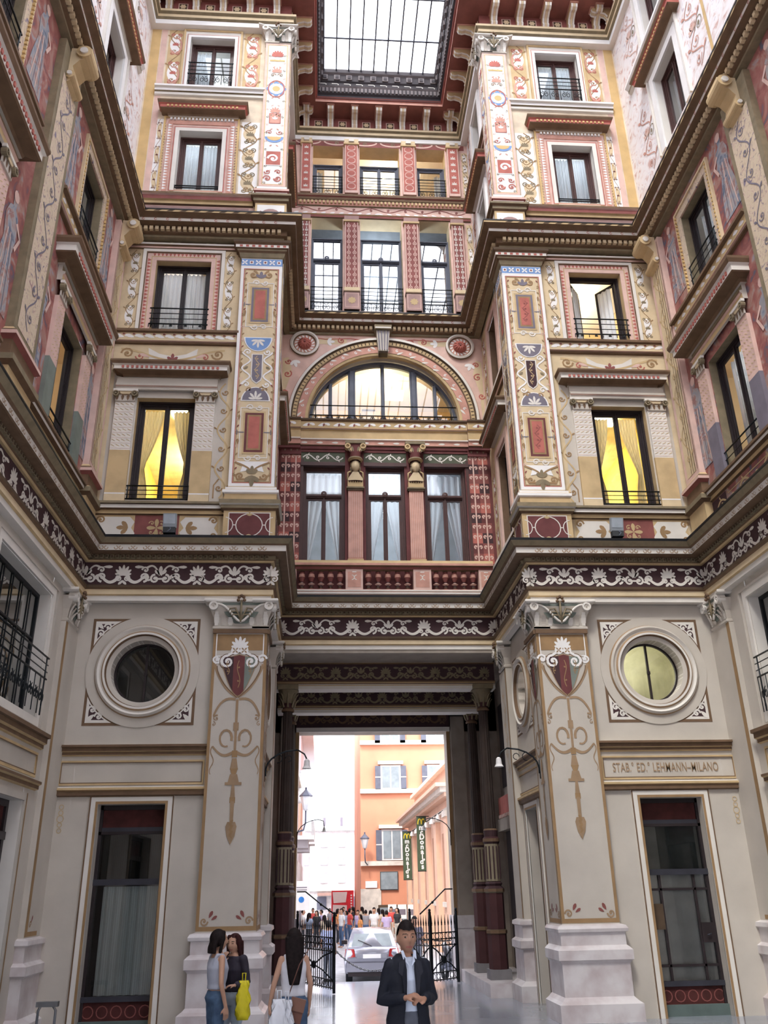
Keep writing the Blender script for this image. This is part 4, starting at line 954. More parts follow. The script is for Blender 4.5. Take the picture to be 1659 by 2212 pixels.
def pier_ground(s):
    """corner pier with a painted torch and shield on both visible faces"""
    S = SN[s]; X0, X1, Y0, Y1 = 2.65, 3.68, 16.45, 17.3; ox = s*3.16; O = Matrix.Translation((-ox, -Y0, 0))
    t = thing('painted_pilaster', f'cream ground-storey corner pilaster painted with a tricolour shield and hanging torch, {S} of the passage', 'pilaster', (ox, Y0, 0), 0, 'ground-storey corner pilasters')
    F = O @ MIRROR[s]; mb = MB(F); mb.box(X0, X1, Y0, Y1, 1.2, 6.65, cream)
    def face(x0, x1, y):
        cx = (x0+x1)/2; w = x1-x0; e = y-.004
        for x in (x0, x1-.055): mb.rect(x, x+.055, 1.35, 6.58, e, ochre)
        mb.rect(x0, x1, 1.35, 1.42, e, ochre)
        for q, x in ((1, x0+.055), (-1, x1-.055)):
            spiral(mb, x+q*.08, 1.5, .07, e-.002, umber, 1.3, PI, -q, .03); leaf(mb, x+q*.16, 1.55, PI/2-q*.5, .13, .06, e-.002, wine); leaf(mb, x+q*.2, 1.52, PI/2-q*1.0, .12, .05, e-.002, wine)
        mb.box(x0-.01, x1+.01, y-.05, y, 6.55, 6.63, brown)
        mb.rect(x0+.055, x1-.055, 6.22, 6.54, e, ochre); mb.frame(x0+.055, x1-.055, 6.1, 6.56, .02, e-.002, white)
        mb.ribbon([(x0+.06+(w-.12)*i/20, 6.12+.09*math.cos(PI*2*(i/20))*-1) for i in range(21)], .045, e-.003, white)
        mb.ribbon([(x0+.06+(w-.12)*i/20, 6.08+.09*math.cos(PI*2*(i/20))*-1) for i in range(21)], .015, e-.004, brown)
        palmette(mb, cx, 6.26, .24, e-.004, white, 7)
        for q in (-1, 1):
            mb.disc(cx+q*.085, 6.22, .082, e-.005, white, 14); 
            for k in range(4): leaf(mb, cx+q*.085, 6.22, k*PI/2+PI/4, .07, .03, e-.006, umber)
            spiral(mb, cx+q*.22, 6.0, .13, e-.005, white, 1.4, PI/2, -q, .05); spiral(mb, cx+q*.42*w, 6.05, .09, e-.005, white, 1.2, PI, q, .04)
            mb.ribbon(arc(cx+q*.22, 6.0, .15, PI/2, PI/2-q*PI*1.1, 12), .014, e-.006, brown)
        sh = [(-.38, .0), (-.36, .13), (-.2, .03), (0, .1), (.2, .03), (.36, .13), (.38, 0), (.34, -.25), (.2, -.5), (0, -.68), (-.2, -.5), (-.34, -.25)]
        def clip(a, b): 
            P = []
            n = 14
            top = lambda u: .1-.07*abs(math.sin(u*5))+.05*abs(u)*2
            bot = lambda u: -.68*(1-(abs(u)/.38)**1.7)
            for i in range(n+1): u = a+(b-a)*i/n; P.append((u, top(u)))
            for i in range(n, -1, -1): u = a+(b-a)*i/n; P.append((u, bot(u)))
            return P
        zc = 6.03; sc = .88*w/1.03
        mb.poly([(cx+u*sc*1.07, e-.003, zc+v*1.04+.01) for u, v in clip(-.38, .38)], umber)
        for (a, b, m_) in ((-.36, -.12, plum if s > 0 else green), (-.12, .12, maroon), (.12, .36, green if s > 0 else plum)): mb.poly([(cx+u*sc, e-.005, zc+v) for u, v in clip(a, b)], m_)
        for q in (-1, 0, 1): vine(mb, cx+q*.2*w, 5.75 if q else 5.5, cx+q*.2*w, 6.02, .03, e-.008, ochre, 1, .014, False)
        for q in (-1, 1):
            mb.ribbon([(cx+q*(.44-.44*t**1.8)*w, 5.95-.62*t+.03*math.sin(6*t)) for t in [i/12 for i in range(13)]], .05, e-.003, umber)
            mb.ribbon([(cx+q*(.40-.38*t**1.8)*w, 5.92-.6*t) for t in [i/12 for i in range(13)]], .016, e-.004, brown)
            mb.ribbon([(cx+q*(.03+.38*math.sin(t*2.2))*w, 5.28-.34*t+.07*math.sin(t*7)) for t in [i/14 for i in range(15)]], .05, e-.003, umber, .03)
            spiral(mb, cx+q*.36*w, 4.93, .06, e-.003, umber, 1, PI/2, -q, .018); spiral(mb, cx+q*.41*w, 4.82, .05, e-.003, umber, .8, PI/2, q, .014)
            mb.ribbon(arc(cx+q*.17*w, 4.56, .11, PI+.3 if q > 0 else -.3, (PI+.3 if q > 0 else -.3)-q*5.4, 12, .15), .05, e-.003, umber, .03)
            mb.ribbon([(cx+q*(.04+.36*t)*w, 4.3-.1*math.sin(t*PI)+.12*t) for t in [i/10 for i in range(11)]], .06, e-.003, umber, .03)
            mb.ribbon([(cx+q*(.40+.03*math.sin(t*9))*w, 4.42-.5*t) for t in [i/14 for i in range(15)]], .022, e-.003, umber, .015)
        # torch
        for jj, (z0, z1, wa, wb, m_) in enumerate(((4.28, 5.28, .045, .05, umber), (4.7, 4.85, .1, .1, umber), (4.22, 4.34, .1, .1, ochre), (4.0, 4.2, .15, .08, umber), (3.92, 4.02, .08, .14, ochre), (3.78, 3.92, .2, .13, umber), (3.73, 3.78, .3, .3, umber), (3.5, 3.73, .09, .05, umber), (3.42, 3.52, .1, .1, ochre), (3.1+.0, 3.45, .06, .07, umber))):
            ee = e-.004-.0006*jj; mb.poly([(cx-wa/2, ee, z0), (cx+wa/2, ee, z0), (cx+wb/2, ee, z1), (cx-wb/2, ee, z1)], m_)
        mb.poly([(cx+u, e-.011, z) for u, z in [(0, 2.72), (-.07, 2.86), (-.1, 3.02), (-.07, 3.1), (.07, 3.1), (.1, 3.02), (.07, 2.86)]], umber)
        for k in range(9): leaf(mb, cx+.03*((k % 3)-1), 2.82+.03*k, PI/2+(k % 3-1)*.7, .1, .04, e-.0125-.0004*k, ochre)
    face(X0, X1, Y0)
    mb.F = F @ Matrix.Translation((X0, 0, 0)) @ Matrix.Rotation(-PI/2, 4, 'Z'); face(-Y1, -Y0, 0)
    mb.build('shaft', t)
    mb = MB(F); comp_capital(mb, X0, X1, Y0, Y1, 6.63, 7.22)
    mb.F = F @ Matrix.Translation((X0, 0, 0)) @ Matrix.Rotation(-PI/2, 4, 'Z'); comp_capital(mb, -Y1+.02, -Y0, 0, .3, 6.632, 7.218)
    mb.build('capital', t)
    mb = MB(F); mb.sweep([(X0, Y1), (X0, Y0), (X1, Y0), (X1, Y0+.18)], [(x, z) for x, z in [(.20, -.3), (.20, .12), (.14, .16), (.08, .22), (.08, .72), (.11, .76), (.14, .78), (.14, .93), (.10, .97), (.06, 1.0), (.06, 1.2), (.10, 1.21), (.11, 1.26), (.08, 1.31), (0, 1.33)]][::1], marble)
    me = mb.build('plinth', t)
def pier_upper(s):
    S = SN[s]
    # ---- middle storey pilaster
    X0, X1, Y0, Y1 = 2.62, 3.58, 16.45, 17.2; ox = s*3.1; F = Matrix.Translation((-ox, -Y0, -8.6)) @ MIRROR[s]
    t = thing('painted_pilaster', f'tall middle-storey pilaster with red panels and painted lunettes, inner edge of {S} wing', 'pilaster', (ox, Y0, 8.6), 0, 'middle-storey corner pilasters')
    mb = MB(F); mb.box(X0, X1, Y0, Y1, 9.3, 15.75, sand)
    def face(x0, x1, y):
        cx = (x0+x1)/2; w = x1-x0; e = y-.004; k = w/.96
        mb.frame(x0+.0, x1-.0, 9.72, 15.45, .07, e, white); mb.frame(x0+.07, x1-.07, 9.79, 15.38, .02, e-.001, red); mb.frame(x0+.10, x1-.10, 9.82, 15.35, .015, e-.001, ochre)
        mb.rect(x0, x1, 15.46, 15.66, e, bluep); mb.rect(x0, x1, 15.44, 15.46, e-.002, white); mb.rect(x0, x1, 15.66, 15.68, e-.002, white)
        for i in range(6):
            xx = x0+w*(i+.5)/6; 
            if i % 2: 
                for q in range(4): leaf(mb, xx, 15.56, q*PI/2+PI/4, .09, .04, e-.004, white)
            else: mb.rect(xx-.045, xx+.045, 15.515, 15.605, e-.004, white); mb.disc(xx, 15.56, .028, e-.006, wine, 8)
        for zc in (14.35, 11.0):
            mb.frame(cx-.31*k, cx+.31*k, zc-.62, zc+.62, .02, e-.003, offw)
            mb.rect(cx-.24*k, cx+.24*k, zc-.52, zc+.52, e-.004, tan); mb.rect(cx-.2*k, cx+.2*k, zc-.48, zc+.48, e-.006, slate if zc > 12 else maroon)
            mb.rect(cx-.15*k, cx+.15*k, zc-.43, zc+.43, e-.008, ochre); mb.rect(cx-.115*k, cx+.115*k, zc-.39, zc+.39, e-.010, red)
            if s > 0: vine(mb, cx, zc-.3, cx, zc+.3, .05, e-.012, wine, 2, .015)
            for q in (-1, 1):
                mb.rect(cx+q*.27*k-.06, cx+q*.27*k+.06, zc-.012, zc+.012, e-.005, slate); mb.rect(cx+q*.36*k-.01, cx+q*.36*k+.01, zc-.06, zc+.06, e-.005, slate)
                for p in (-1, 1):
                    spiral(mb, cx+q*.1*k, zc+p*.62, .08, e-.006, offw, 1.2, 0, p*q, .03); leaf(mb, cx+q*.33*k, zc+p*.3, PI/2, .14, .05, e-.005, ochre)
        for q in (-1, 1): spiral(mb, cx+q*.18*k, 15.2, .11, e-.004, ochre, 1.3, PI/2, q, .05)
        for j in range(16):
            zz = 9.98+j*.34
            for q in (-1, 1): spiral(mb, cx+q*.355*k, zz, .048, e-.0025, rose if j % 3 else ochre, 1.1, PI/2+q*j, q*(1 if j % 2 else -1), .014, 9); leaf(mb, cx+q*.37*k, zz+.12, PI/2+q*.6, .08, .035, e-.0025, ochre if j % 3 else wine)
        fleur(mb, cx, 15.1, .2, e-.005, slate)
        # blue half-rounds
        mb.poly([(cx+.32*k*math.cos(a), e-.004, 13.45+.38*math.sin(a)) for a in [PI+PI*i/12 for i in range(13)]], white)
        mb.poly([(cx+.29*k*math.cos(a), e-.006, 13.43+.34*math.sin(a)) for a in [PI+PI*i/12 for i in range(13)]], bluep if s < 0 else slate)
        palmette(mb, cx, 13.38, .22, e-.009, offw, 5, -1)
        mb.poly([(cx+.32*k*math.cos(a), e-.004, 11.78+.36*math.sin(a)) for a in [PI*i/12 for i in range(13)]], white)
        mb.poly([(cx+.29*k*math.cos(a), e-.006, 11.8+.32*math.sin(a)) for a in [PI*i/12 for i in range(13)]], slate)
        palmette(mb, cx, 11.82, .22, e-.009, offw, 5)
        # tall dark tablet with white strapwork
        mb.poly([(cx+u*k, e-.004, z) for u, z in [(-.1, 12.3), (0, 12.22), (.1, 12.3), (.13, 12.4), (.13, 13.0), (-.13, 13.0), (-.13, 12.4)]], offw)
        mb.poly([(cx+u*k, e-.006, z) for u, z in [(-.08, 12.32), (0, 12.25), (.08, 12.32), (.105, 12.4), (.105, 12.98), (-.105, 12.98), (-.105, 12.4)]], plum if s > 0 else slate)
        vine(mb, cx, 12.35, cx, 12.95, .04, e-.008, tan, 2, .015)
        for q in (-1, 1):
            mb.ribbon([(cx+q*(.24+.09*math.cos(t*PI*4))*k, 12.2+.85*t) for t in [i/24 for i in range(25)]], .035, e-.005, white)
            for zz in (12.2, 13.05): spiral(mb, cx+q*.22*k, zz, .08, e-.006, white, 1.2, 0, q, .03)
            leaf(mb, cx+q*.36*k, 12.62, PI/2, .16, .08, e-.006, ochre); leaf(mb, cx+q*.3*k, 12.6, PI/2+q, .12, .06, e-.006, olive)
            spiral(mb, cx+q*.14*k, 12.06, .1, e-.005, ochre, 1.3, PI, q, .04)
        # foot ornament
        mb.prism([(cx+u*k, z) for u, z in [(-.34, 10.3), (.34, 10.3), (.2, 10.2), (.25, 10.05), (.05, 10.1), (-.05, 10.1), (-.25, 10.05), (-.2, 10.2)]], e-.004, e-.004, white, False)
        for q in (-1, 1):
            mb.ribbon([(cx+q*(.36-.32*math.sin(t*1.5))*k, 10.28-.2*t) for t in [i/8 for i in range(9)]], .04, e-.006, ochre)
            spiral(mb, cx+q*.25*k, 9.95, .08, e-.006, ochre, 1.2, 0, q, .035); mb.ribbon([(cx, 9.88), (cx+q*.3*k, 9.88), (cx+q*.33*k, 9.97)], .04, e-.006, ochre)
        fleur(mb, cx, 9.97, .26, e-.008, olive, -PI/2); fleur(mb, cx, 10.0, .2, e-.008, olive)
    face(X0, X1, Y0); mb.F = F @ Matrix.Translation((X0, 0, 0)) @ Matrix.Rotation(-PI/2, 4, 'Z'); face(-Y1, -Y0, 0); mb.build('shaft', t)
    mb = MB(F); mb.sweep([(X0, Y1), (X0, Y0), (X1, Y0), (X1, YW)], [(0, 15.66), (.03, 15.7), (.06, 15.8), (.1, 15.84), (.1, 15.88), (.14, 15.9), (.14, 15.98), (.19, 16.02), (.2, 16.08), (0, 16.12)], [olive, olive, brown, olive, brown, offw, brown, dbrown, olive])
    for i in range(8): mb.box(X0-.08+i*.145, X0-.01+i*.145, Y0-.143, Y0-.14, 15.91, 15.97, red)
    mb.box(X0+.0, X1-.0, Y0-.0, Y1, 16.1, 16.3, offw); fleur(mb, (X0+X1)/2, 16.2, .1, Y0-.004, red); mb.build('capital', t)
    mb = MB(F); mb.sweep([(X0, Y1), (X0, Y0), (X1, Y0), (X1, YW)], [(.05, 8.45), (.05, 9.14), (.11, 9.18), (.11, 9.25), (.15, 9.27), (.15, 9.36), (.06, 9.38), (.06, 9.52), (.1, 9.54), (.1, 9.6), (.05, 9.63), (.05, 9.68), (0, 9.7)], [tan, brown, olive, offw, olive, brown, tan, white, white, tan, white, white])
    for F2, x0, x1, y in ((F, X0-.05, X1+.05, Y0-.05), (F @ Matrix.Translation((X0, 0, 0)) @ Matrix.Rotation(-PI/2, 4, 'Z'), -Y1, -Y0+.05, -.05)):
        mb.F = F2; cx = (x0+x1)/2; mb.rect(x0+.12, x1-.12, 8.56, 9.08, y-.004, maroon); mb.frame(x0+.1, x1-.1, 8.54, 9.1, .02, y-.006, offw)
        mb.ribbon(arc(cx, 8.82, .27, 0, 2*PI, 20, .25), .02, y-.008, offw)
        for q in (-1, 1):
            mb.ribbon(arc(cx+q*.48, 8.82, .15, PI/2, PI/2+q*PI, 8, .17), .018, y-.008, offw); mb.rect(min(cx+q*.27, cx+q*.33), max(cx+q*.27, cx+q*.33), 8.81, 8.83, y-.008, offw)
            fleur(mb, cx, 8.82+q*.2, .1, y-.010, tan, PI/2*q)
    mb.build('pedestal', t)
    # ---- top storey pilaster
    X0, X1, Y0, Y1 = 2.62, 3.28, 16.47, 17.1; ox = s*2.95; F = Matrix.Translation((-ox, -Y0, -16.75)) @ MIRROR[s]
    t = thing('painted_pilaster', f'top-storey pilaster with painted medallions and a leafy capital on the {S} front wing', 'pilaster', (ox, Y0, 16.75), 0, 'top-storey corner pilasters')
    mb = MB(F); mb.box(X0, X1, Y0, Y1, 17.7, 23.0, white)
    def face2(x0, x1, y):
        cx = (x0+x1)/2; w = x1-x0; e = y-.004; k = w/.66
        mb.frame(x0, x1, 17.95, 23.0, .07, e, rose); mb.frame(x0+.07, x1-.07, 18.0, 22.95, .018, e-.001, gold)
        for j in range(17):
            for q in (-1, 1): spiral(mb, cx+q*.2*k, 18.05+j*.28, .045, e-.002, rose if j % 2 else olive, 1.1, j, q, .013, 9); leaf(mb, cx+q*.12*k, 18.15+j*.28, PI/2+q*.9, .09, .04, e-.002, rose if j % 2 else pink)
        palmette(mb, cx, 22.5, .24, e-.003, red, 9); mb.rect(cx-.2*k, cx+.2*k, 22.32, 22.38, e-.003, gold)
        for zc in (22.0, 20.55): palmette(mb, cx, zc-.1, .2, e-.003, pink, 7); spiral(mb, cx-.1, zc-.2, .08, e-.003, olive, 1, 0, 1, .02); spiral(mb, cx+.1, zc-.2, .08, e-.003, olive, 1, PI, -1, .02)
        for q in range(8): leaf(mb, cx, 21.3, q*PI/4, .27*k, .16, e-.003, bluep)
        mb.disc(cx, 21.3, .19*k, e-.005, white, 16); mb.ribbon(arc(cx, 21.3, .21*k, 0, 2*PI, 16, .3), .03, e-.006, red); mb.disc(cx, 21.3, .1*k, e-.007, gold, 12)
        mb.rect(cx-.13*k, cx+.13*k, 20.08, 20.4, e-.003, pink); mb.frame(cx-.15*k, cx+.15*k, 20.06, 20.42, .02, e-.004, red); fleur(mb, cx, 20.2, .12, e-.006, white)
        mb.poly([(cx+.24*k*math.cos(a), e-.003, 19.6+.2*math.sin(a)) for a in [PI+PI*i/10 for i in range(11)]], bluep)
        mb.poly([(cx+.18*k*math.cos(a), e-.005, 19.6+.13*math.sin(a)) for a in [PI+PI*i/10 for i in range(11)]], gold)
        for q in (-1, 1): spiral(mb, cx+q*.13, 19.75, .08, e-.003, red, 1.2, 0, q, .02); spiral(mb, cx+q*.13*k, 18.2, .1, e-.003, red, 1.4, 0, q, .035); spiral(mb, cx+q*.13*k, 18.42, .08, e-.003, red, 1.2, 0, -q, .03)
        mb.rect(cx-.18*k, cx+.18*k, 18.65, 19.1, e-.003, red); mb.frame(cx-.2*k, cx+.2*k, 18.63, 19.12, .02, e-.005, white); spiral(mb, cx, 18.86, .14, e-.006, white, 1.2, 0, 1, .06)
    face2(X0, X1, Y0); mb.F = F @ Matrix.Translation((X0, 0, 0)) @ Matrix.Rotation(-PI/2, 4, 'Z'); face2(-Y1, -Y0, 0); mb.build('shaft', t)
    mb = MB(F); comp_capital(mb, X0, X1, Y0, Y1, 23.0, 23.56)
    mb.F = F @ Matrix.Translation((X0, 0, 0)) @ Matrix.Rotation(-PI/2, 4, 'Z'); comp_capital(mb, -Y1, -Y0, 0, .3, 23.002, 23.558); mb.build('capital', t)
    mb = MB(F); mb.sweep([(X0, Y1), (X0, Y0), (X1, Y0), (X1, YW)], [(.05, 16.6), (.05, 17.36), (.1, 17.4), (.1, 17.48), (.16, 17.52), (.16, 17.58), (.06, 17.6), (.06, 17.7), (.1, 17.72), (.1, 17.78), (.04, 17.82), (.04, 17.9), (0, 17.92)], [tan, brown, olive, brown, olive, wine, offw, wine, rose, tan, white, tan])
    for F2, x0, x1, y in ((F, X0-.05, X1+.05, Y0-.05), (F @ Matrix.Translation((X0, 0, 0)) @ Matrix.Rotation(-PI/2, 4, 'Z'), -Y1, -Y0+.05, -.05)):
        mb.F = F2; cx = (x0+x1)/2; mb.rect(x0+.05, x1-.05, 16.78, 17.3, y-.003, white); mb.disc(cx, 17.0, .23, y-.005, mat('mauve_paint', (.42, .27, .25)), 14, .18)
        for q in (-1, 1): spiral(mb, cx+q*.26, 17.0, .1, y-.006, red, 1.2, PI/2, q, .03)
    mb.build('pedestal', t)
def side_features():
    for s in (-1, 1):
        S = SN[s]; rz = PI/2*(-s); X = s*XS
        bays = ((14.05, 'far'), (9.05, 'near'))
        # corner pilasters on the side wall against the front wings
        F0 = SIDE[s]
        def loc(y, z): return (X, y, z)
        G = Matrix.Translation((0, 0, 0))
        def sub(y, z): return Matrix.Rotation(-rz, 4, 'Z') @ Matrix.Translation((-X, -y, -z)) @ F0
        t = thing('painted_pilaster', f'plain cream ground-storey pilaster with an ochre edge, in the far corner of the {S} wall', 'pilaster', loc(16.0, 0), rz)
        mb = MB(sub(16.0, 0)); mb.box(15.75, 16.6, -.1, 0, 1.2, 6.6, cream); mb.rect(15.75, 15.88, 1.35, 6.6, -.104, ochre); mb.rect(15.88, 16.4, 1.35, 1.42, -.104, ochre); spiral(mb, 15.97, 1.52, .06, -.106, ochre, 1.2, 0, 1, .02); leaf(mb, 16.02, 1.55, 1.2, .12, .05, -.106, wine); mb.build('shaft', t)
        mb = MB(sub(16.0, 0)); comp_capital(mb, 15.8, 16.45, -.1, 0, 6.6, 7.22); mb.build('capital', t)
        mb = MB(sub(16.0, 0)); mb.sweep([(15.75, 0), (15.75, -.1), (16.6, -.1)], [(.2, -.3), (.2, .12), (.08, .2), (.08, .76), (.14, .8), (.14, .93), (.06, .98), (.06, 1.2), (.11, 1.23), (.1, 1.3), (0, 1.33)], marble); mb.build('plinth', t)
        for y0, y1, lab in ((15.75, 16.45, 'far corner'), (11.15, 12.15, 'space between the windows'), (6.15, 7.15, 'nearest space')):
            t = thing('painted_pilaster', f'middle-storey pilaster with a scrolled console, in the {lab} of the {S} wall', 'pilaster', loc((y0+y1)/2, 8.6), rz, 'side wall middle pilasters')
            K = sub((y0+y1)/2, 8.6); mb = MB(K); mb.box(y0, y1, -.13, 0, 9.8, 16.1, rose if y0 > 15 else olive)
            mb.rect(y0+.12, y1-.12, 9.95, 15.4, -.135, fr_sand if y0 < 15 else sand)
            if y0 > 15:
                for q in range(4): mb.rect(y0+.04+q*.1, y0+.06+q*.1, 9.95, 16, -.14, brown)
            vine(mb, (y0+y1)/2, 10.1, (y0+y1)/2, 15.3, .16, -.14, slate if y0 < 15 else tan, 5, .03); mb.build('shaft', t)
            mb = MB(K); mb.sweep([(y0, 0), (y0, -.13), (y1, -.13), (y1, 0)], [(.04, 8.45), (.04, 9.14), (.12, 9.2), (.12, 9.3), (.03, 9.36), (.03, 9.6), (.1, 9.66), (.1, 9.72), (.05, 9.78), (0, 9.84)], [tan, brown, olive, tan, brown, wine, rose, brown, tan]); mb.build('pedestal', t)
            mb = MB(K); c = (y0+y1)/2
            for x0_, x1_ in ((c-.22, c+.22),):
                prof = [(-.13, 15.35), (-.2, 15.4), (-.24, 15.55), (-.2, 15.75), (-.3, 15.9), (-.42, 15.95), (-.5, 16.05), (-.5, 16.2), (-.13, 16.2)]
                rows = [[(x, p, z) for p, z in prof] for x in (x0_, x1_)]; mb.grid(rows, tan, smooth=False)
                for x in (x0_, x1_): mb.poly([(x, p, z) for p, z in prof], sand)
                for yy, zz, r in ((-.38, 16.08, .14), (-.19, 15.5, .09)):
                    for r0, x2 in ((r, x0_-.05), (r*.5, x0_-.08)):
                        rows = [[(x, yy+r0*math.cos(a), zz+r0*math.sin(a)) for a in [2*PI*i/14 for i in range(14)]] for x in (x2, x1_+(x0_-x2))]
                        mb.grid(rows, offw if r0 < r else tan, closed=True, smooth=False, caps=True)
            mb.build('console', t)
        room_m = MB(F0); 
        room(room_m, 6, 16.4, 3.9, 7.1, .3, 3.0, droom); room(room_m, 6, 16.4, -.5, 3.6, .3, 2.5, droom)
        room(room_m, 6, 16.4, 8.7, 12.6, .36, 2.2, croom); room(room_m, 6, 16.4, 13.2, 16.3, .36, 2.2, groom); room(room_m, 6, 16.4, 17.2, 20.4, .36, 2, groom); room(room_m, 6, 16.4, 21, 24, .36, 2, groom)
        struct('wall_interior_side_'+S, room_m)
        for c, nf in bays:
            near = nf == 'near'
            N = f'{nf} bay of the {S} wall'
            # wide ground-storey mezzanine window with iron balcony
            w, h = 2.68, 2.14; cy = c-.36; y = .2
            t = thing('mezzanine_window', f'wide many-barred window above the shops in the {N}', 'window', (X, cy, 4.72), rz)
            mb = MB(); mb.bframe(-w/2, w/2, 0, h, .06, y, y+.08, iron); mb.build('frame', t)
            for i in range(1, 6): k = MB(); x = -w/2+w*i/6; k.box(x-.012, x+.012, y, y+.02, .06, h-.06, iron); k.build('glazing_bar', t)
            for zz in (h*.62,): k = MB(); k.box(-w/2, w/2, y, y+.05, zz-.015, zz+.015, iron); k.build('glazing_bar', t)
            g = MB(); g.rect(-w/2, w/2, 0, h, y+.03, glassmat('sea_green_glass', (.35, .45, .43), 1.5, .25) if 'sea_green_glass' not in MATS else MATS['sea_green_glass']); g.build('pane', t)
            t = railing((X, cy, 4.72), rz, w-.04, 0, .98, f'black balcony rail with scrollwork at the wide window, {N}', 'scrolled mezzanine railings', .62, 4, -.12)
            # shop opening
            t = thing('shopfront', f'dark shopfront with a red fascia in the {N}', 'shopfront', (X, cy, 0), rz); w = 2.68
            mb = MB(); mb.bframe(-w/2, w/2, 0, 3.38, .1, .2, .3, dwood); mb.box(-w/2, w/2, .18, .28, 2.78, 2.9, dwood); mb.box(-w/2, w/2, .18, .3, 2.1, 2.2, dwood); mb.box(-.05, .05, .2, .28, 0, 2.8, dwood); mb.build('frame', t)
            mb = MB(); mb.rect(-w/2+.1, w/2-.1, 2.9, 3.28, .24, MATS['dark_red_panel']); mb.build('red_fascia', t)
            g = MB(); g.rect(-w/2+.1, w/2-.1, 0, 2.78, .26, darkgl); g.build('pane', t)
            # painted storeys
            casement((X, c, 9.45), rz, 1.44, 2.45, f'tall dark framed window under a heavy hood, {N}', 'side wall middle windows', gm=glass)
            for q in (-1, 1): curtain((X, c, 9.45), rz, 0 if q > 0 else -.62, .62 if q > 0 else 0, .1, 2.35, .42, 'full', f'pale curtain, {"nearer" if q*s > 0 else "farther"} half of the tall hooded window, {N}', 'curtains of the tall side windows')
            railing((X, c, 9.45), rz, 1.5, .02, .32, f'low black rail at the tall middle window in the {N}', 'side wall low rails', 0, 3, -.02, False)
            t = hood((X, c+.02, 12.4), rz, 3.05, f'heavy dark hood over the tall middle window, {N}', 'side wall hoods'); t.scale = (1, 1.25, 1.35)
            casement((X, c, 13.75), rz, 1.3, 1.95, f'upper middle-storey window above the string course in the {N}', 'side wall upper middle windows', gm=glass)
            for q in (-1, 1): curtain((X, c, 13.75), rz, 0 if q > 0 else -.55, .55 if q > 0 else 0, .1, 1.85, .42, 'full', f'grey-white curtain, {"nearer" if q*s > 0 else "farther"} half of the upper middle window, {N}', 'curtains of the upper side windows')
            railing((X, c, 13.75), rz, 1.34, .05, .5, f'thin black rail at the upper middle window in the {N}', 'side wall upper rails', 0, 4, -.04, True)
            if near: continue
            casement((X, c, 17.9), rz, 1.24, 2.1, f'lower top-storey window in the {N}', 'side wall top windows', bwood, glass)
            casement((X, c, 21.4), rz, 1.2, 1.8, f'uppermost window under the eaves in the {N}', 'side wall top windows', bwood, glass)
            for zz, hh, nm in ((17.9, 2.1, 'lower top-storey'), (21.4, 1.8, 'uppermost')): curtain((X, c, zz), rz, -.54, .54, .1, hh-.1, .42, 'full', f'pale curtain of the {nm} window in the {N}', 'curtains of the top side windows')
            t = hood((X, c, 20.3), rz, 2.4, f'dark hood over the lower top-storey window in the {N}', 'side wall hoods', False)
        # ---- recess side
        X2 = s*XR
        t = thing('painted_pilaster', f'cream pilaster at the mouth of the passage, {S} side', 'pilaster', (X2, 19.95, 0), rz)
        K = Matrix.Rotation(-rz, 4, 'Z') @ Matrix.Translation((-X2, -19.95, 0)) @ REC[s]
        mb = MB(K); mb.box(19.55, 20.3, -.15, 0, 1.2, 6.6, cream); mb.rect(19.55, 19.66, 1.35, 6.6, -.155, ochre); vine(mb, 19.95, 4.2, 19.95, 6.2, .1, -.155, tan, 3, .02)
        mb.build('shaft', t)
        mb = MB(K); comp_capital(mb, 19.6, 20.15, -.15, 0, 6.62, 7.22); mb.build('capital', t)
        mb = MB(K); mb.sweep([(19.55, 0), (19.55, -.15), (20.3, -.15)], [(.2, -.3), (.2, .12), (.08, .2), (.08, .76), (.14, .8), (.14, .93), (.06, .98), (.06, 1.2), (.11, 1.23), (.1, 1.3), (0, 1.33)], marble); mb.build('plinth', t)
        rm = MB(REC[s]); room(rm, 17.9, 19.4, 9, 12.6, .33, 2, droom); room(rm, 17.9, 19.4, 13.3, 16.2, .33, 2, droom); room(rm, 17.9, 19.4, 17.5, 23.5, .33, 2, groom); room(rm, 17.9, 19.5, -.3, 3.6, .33, 2, droom); struct('wall_interior_recess_'+S, rm)
        for c, z, w, h, nm in ((18.65, 9.45, 1.1, 2.45, 'tall middle-storey'), (18.65, 13.75, 1.0, 1.95, 'upper middle-storey'), (18.65, 17.9, 1.0, 1.9, 'lower top-storey'), (18.65, 21.4, 1.0, 1.8, 'uppermost')):
            casement((X2, c, z), rz, w, h, f'{nm} window seen side-on in the {S} flank of the recess', None)
        for z, nm in ((12.37, 'tall middle-storey'), (20.24, 'lower top-storey')): hood((X2, 18.65, z), rz, 2.3, f'hood seen end-on over the {nm} window in the {S} flank of the recess', None, z < 15)
        w = 1.05; t = thing('shop_entrance', f'narrow dark doorway in the {S} flank of the recess', 'doorway', (X2, 18.675, 0), rz)
        mb = MB(); mb.bframe(-w/2, w/2, 0, 3.44, .08, .2, .3, dwood); mb.box(-w/2, w/2, .2, .28, 2.9, 3.0, dwood); mb.build('frame', t)
        mb = MB(); mb.rect(-w/2, w/2, 0, 2.9, .26, darkgl); mb.build('pane', t); mb = MB(); mb.rect(-w/2, w/2, 3.0, 3.4, .25, MATS['dark_red_panel']); mb.build('red_fascia', t)
        # scrolled iron wall bracket with lamp
        sc = .9
        t = thing('bracket_lamp', f'scrolled iron bracket with a small spotlight on the {S} flank of the recess', 'lamp', (s*2.65, 17.05, 4.05), rz)
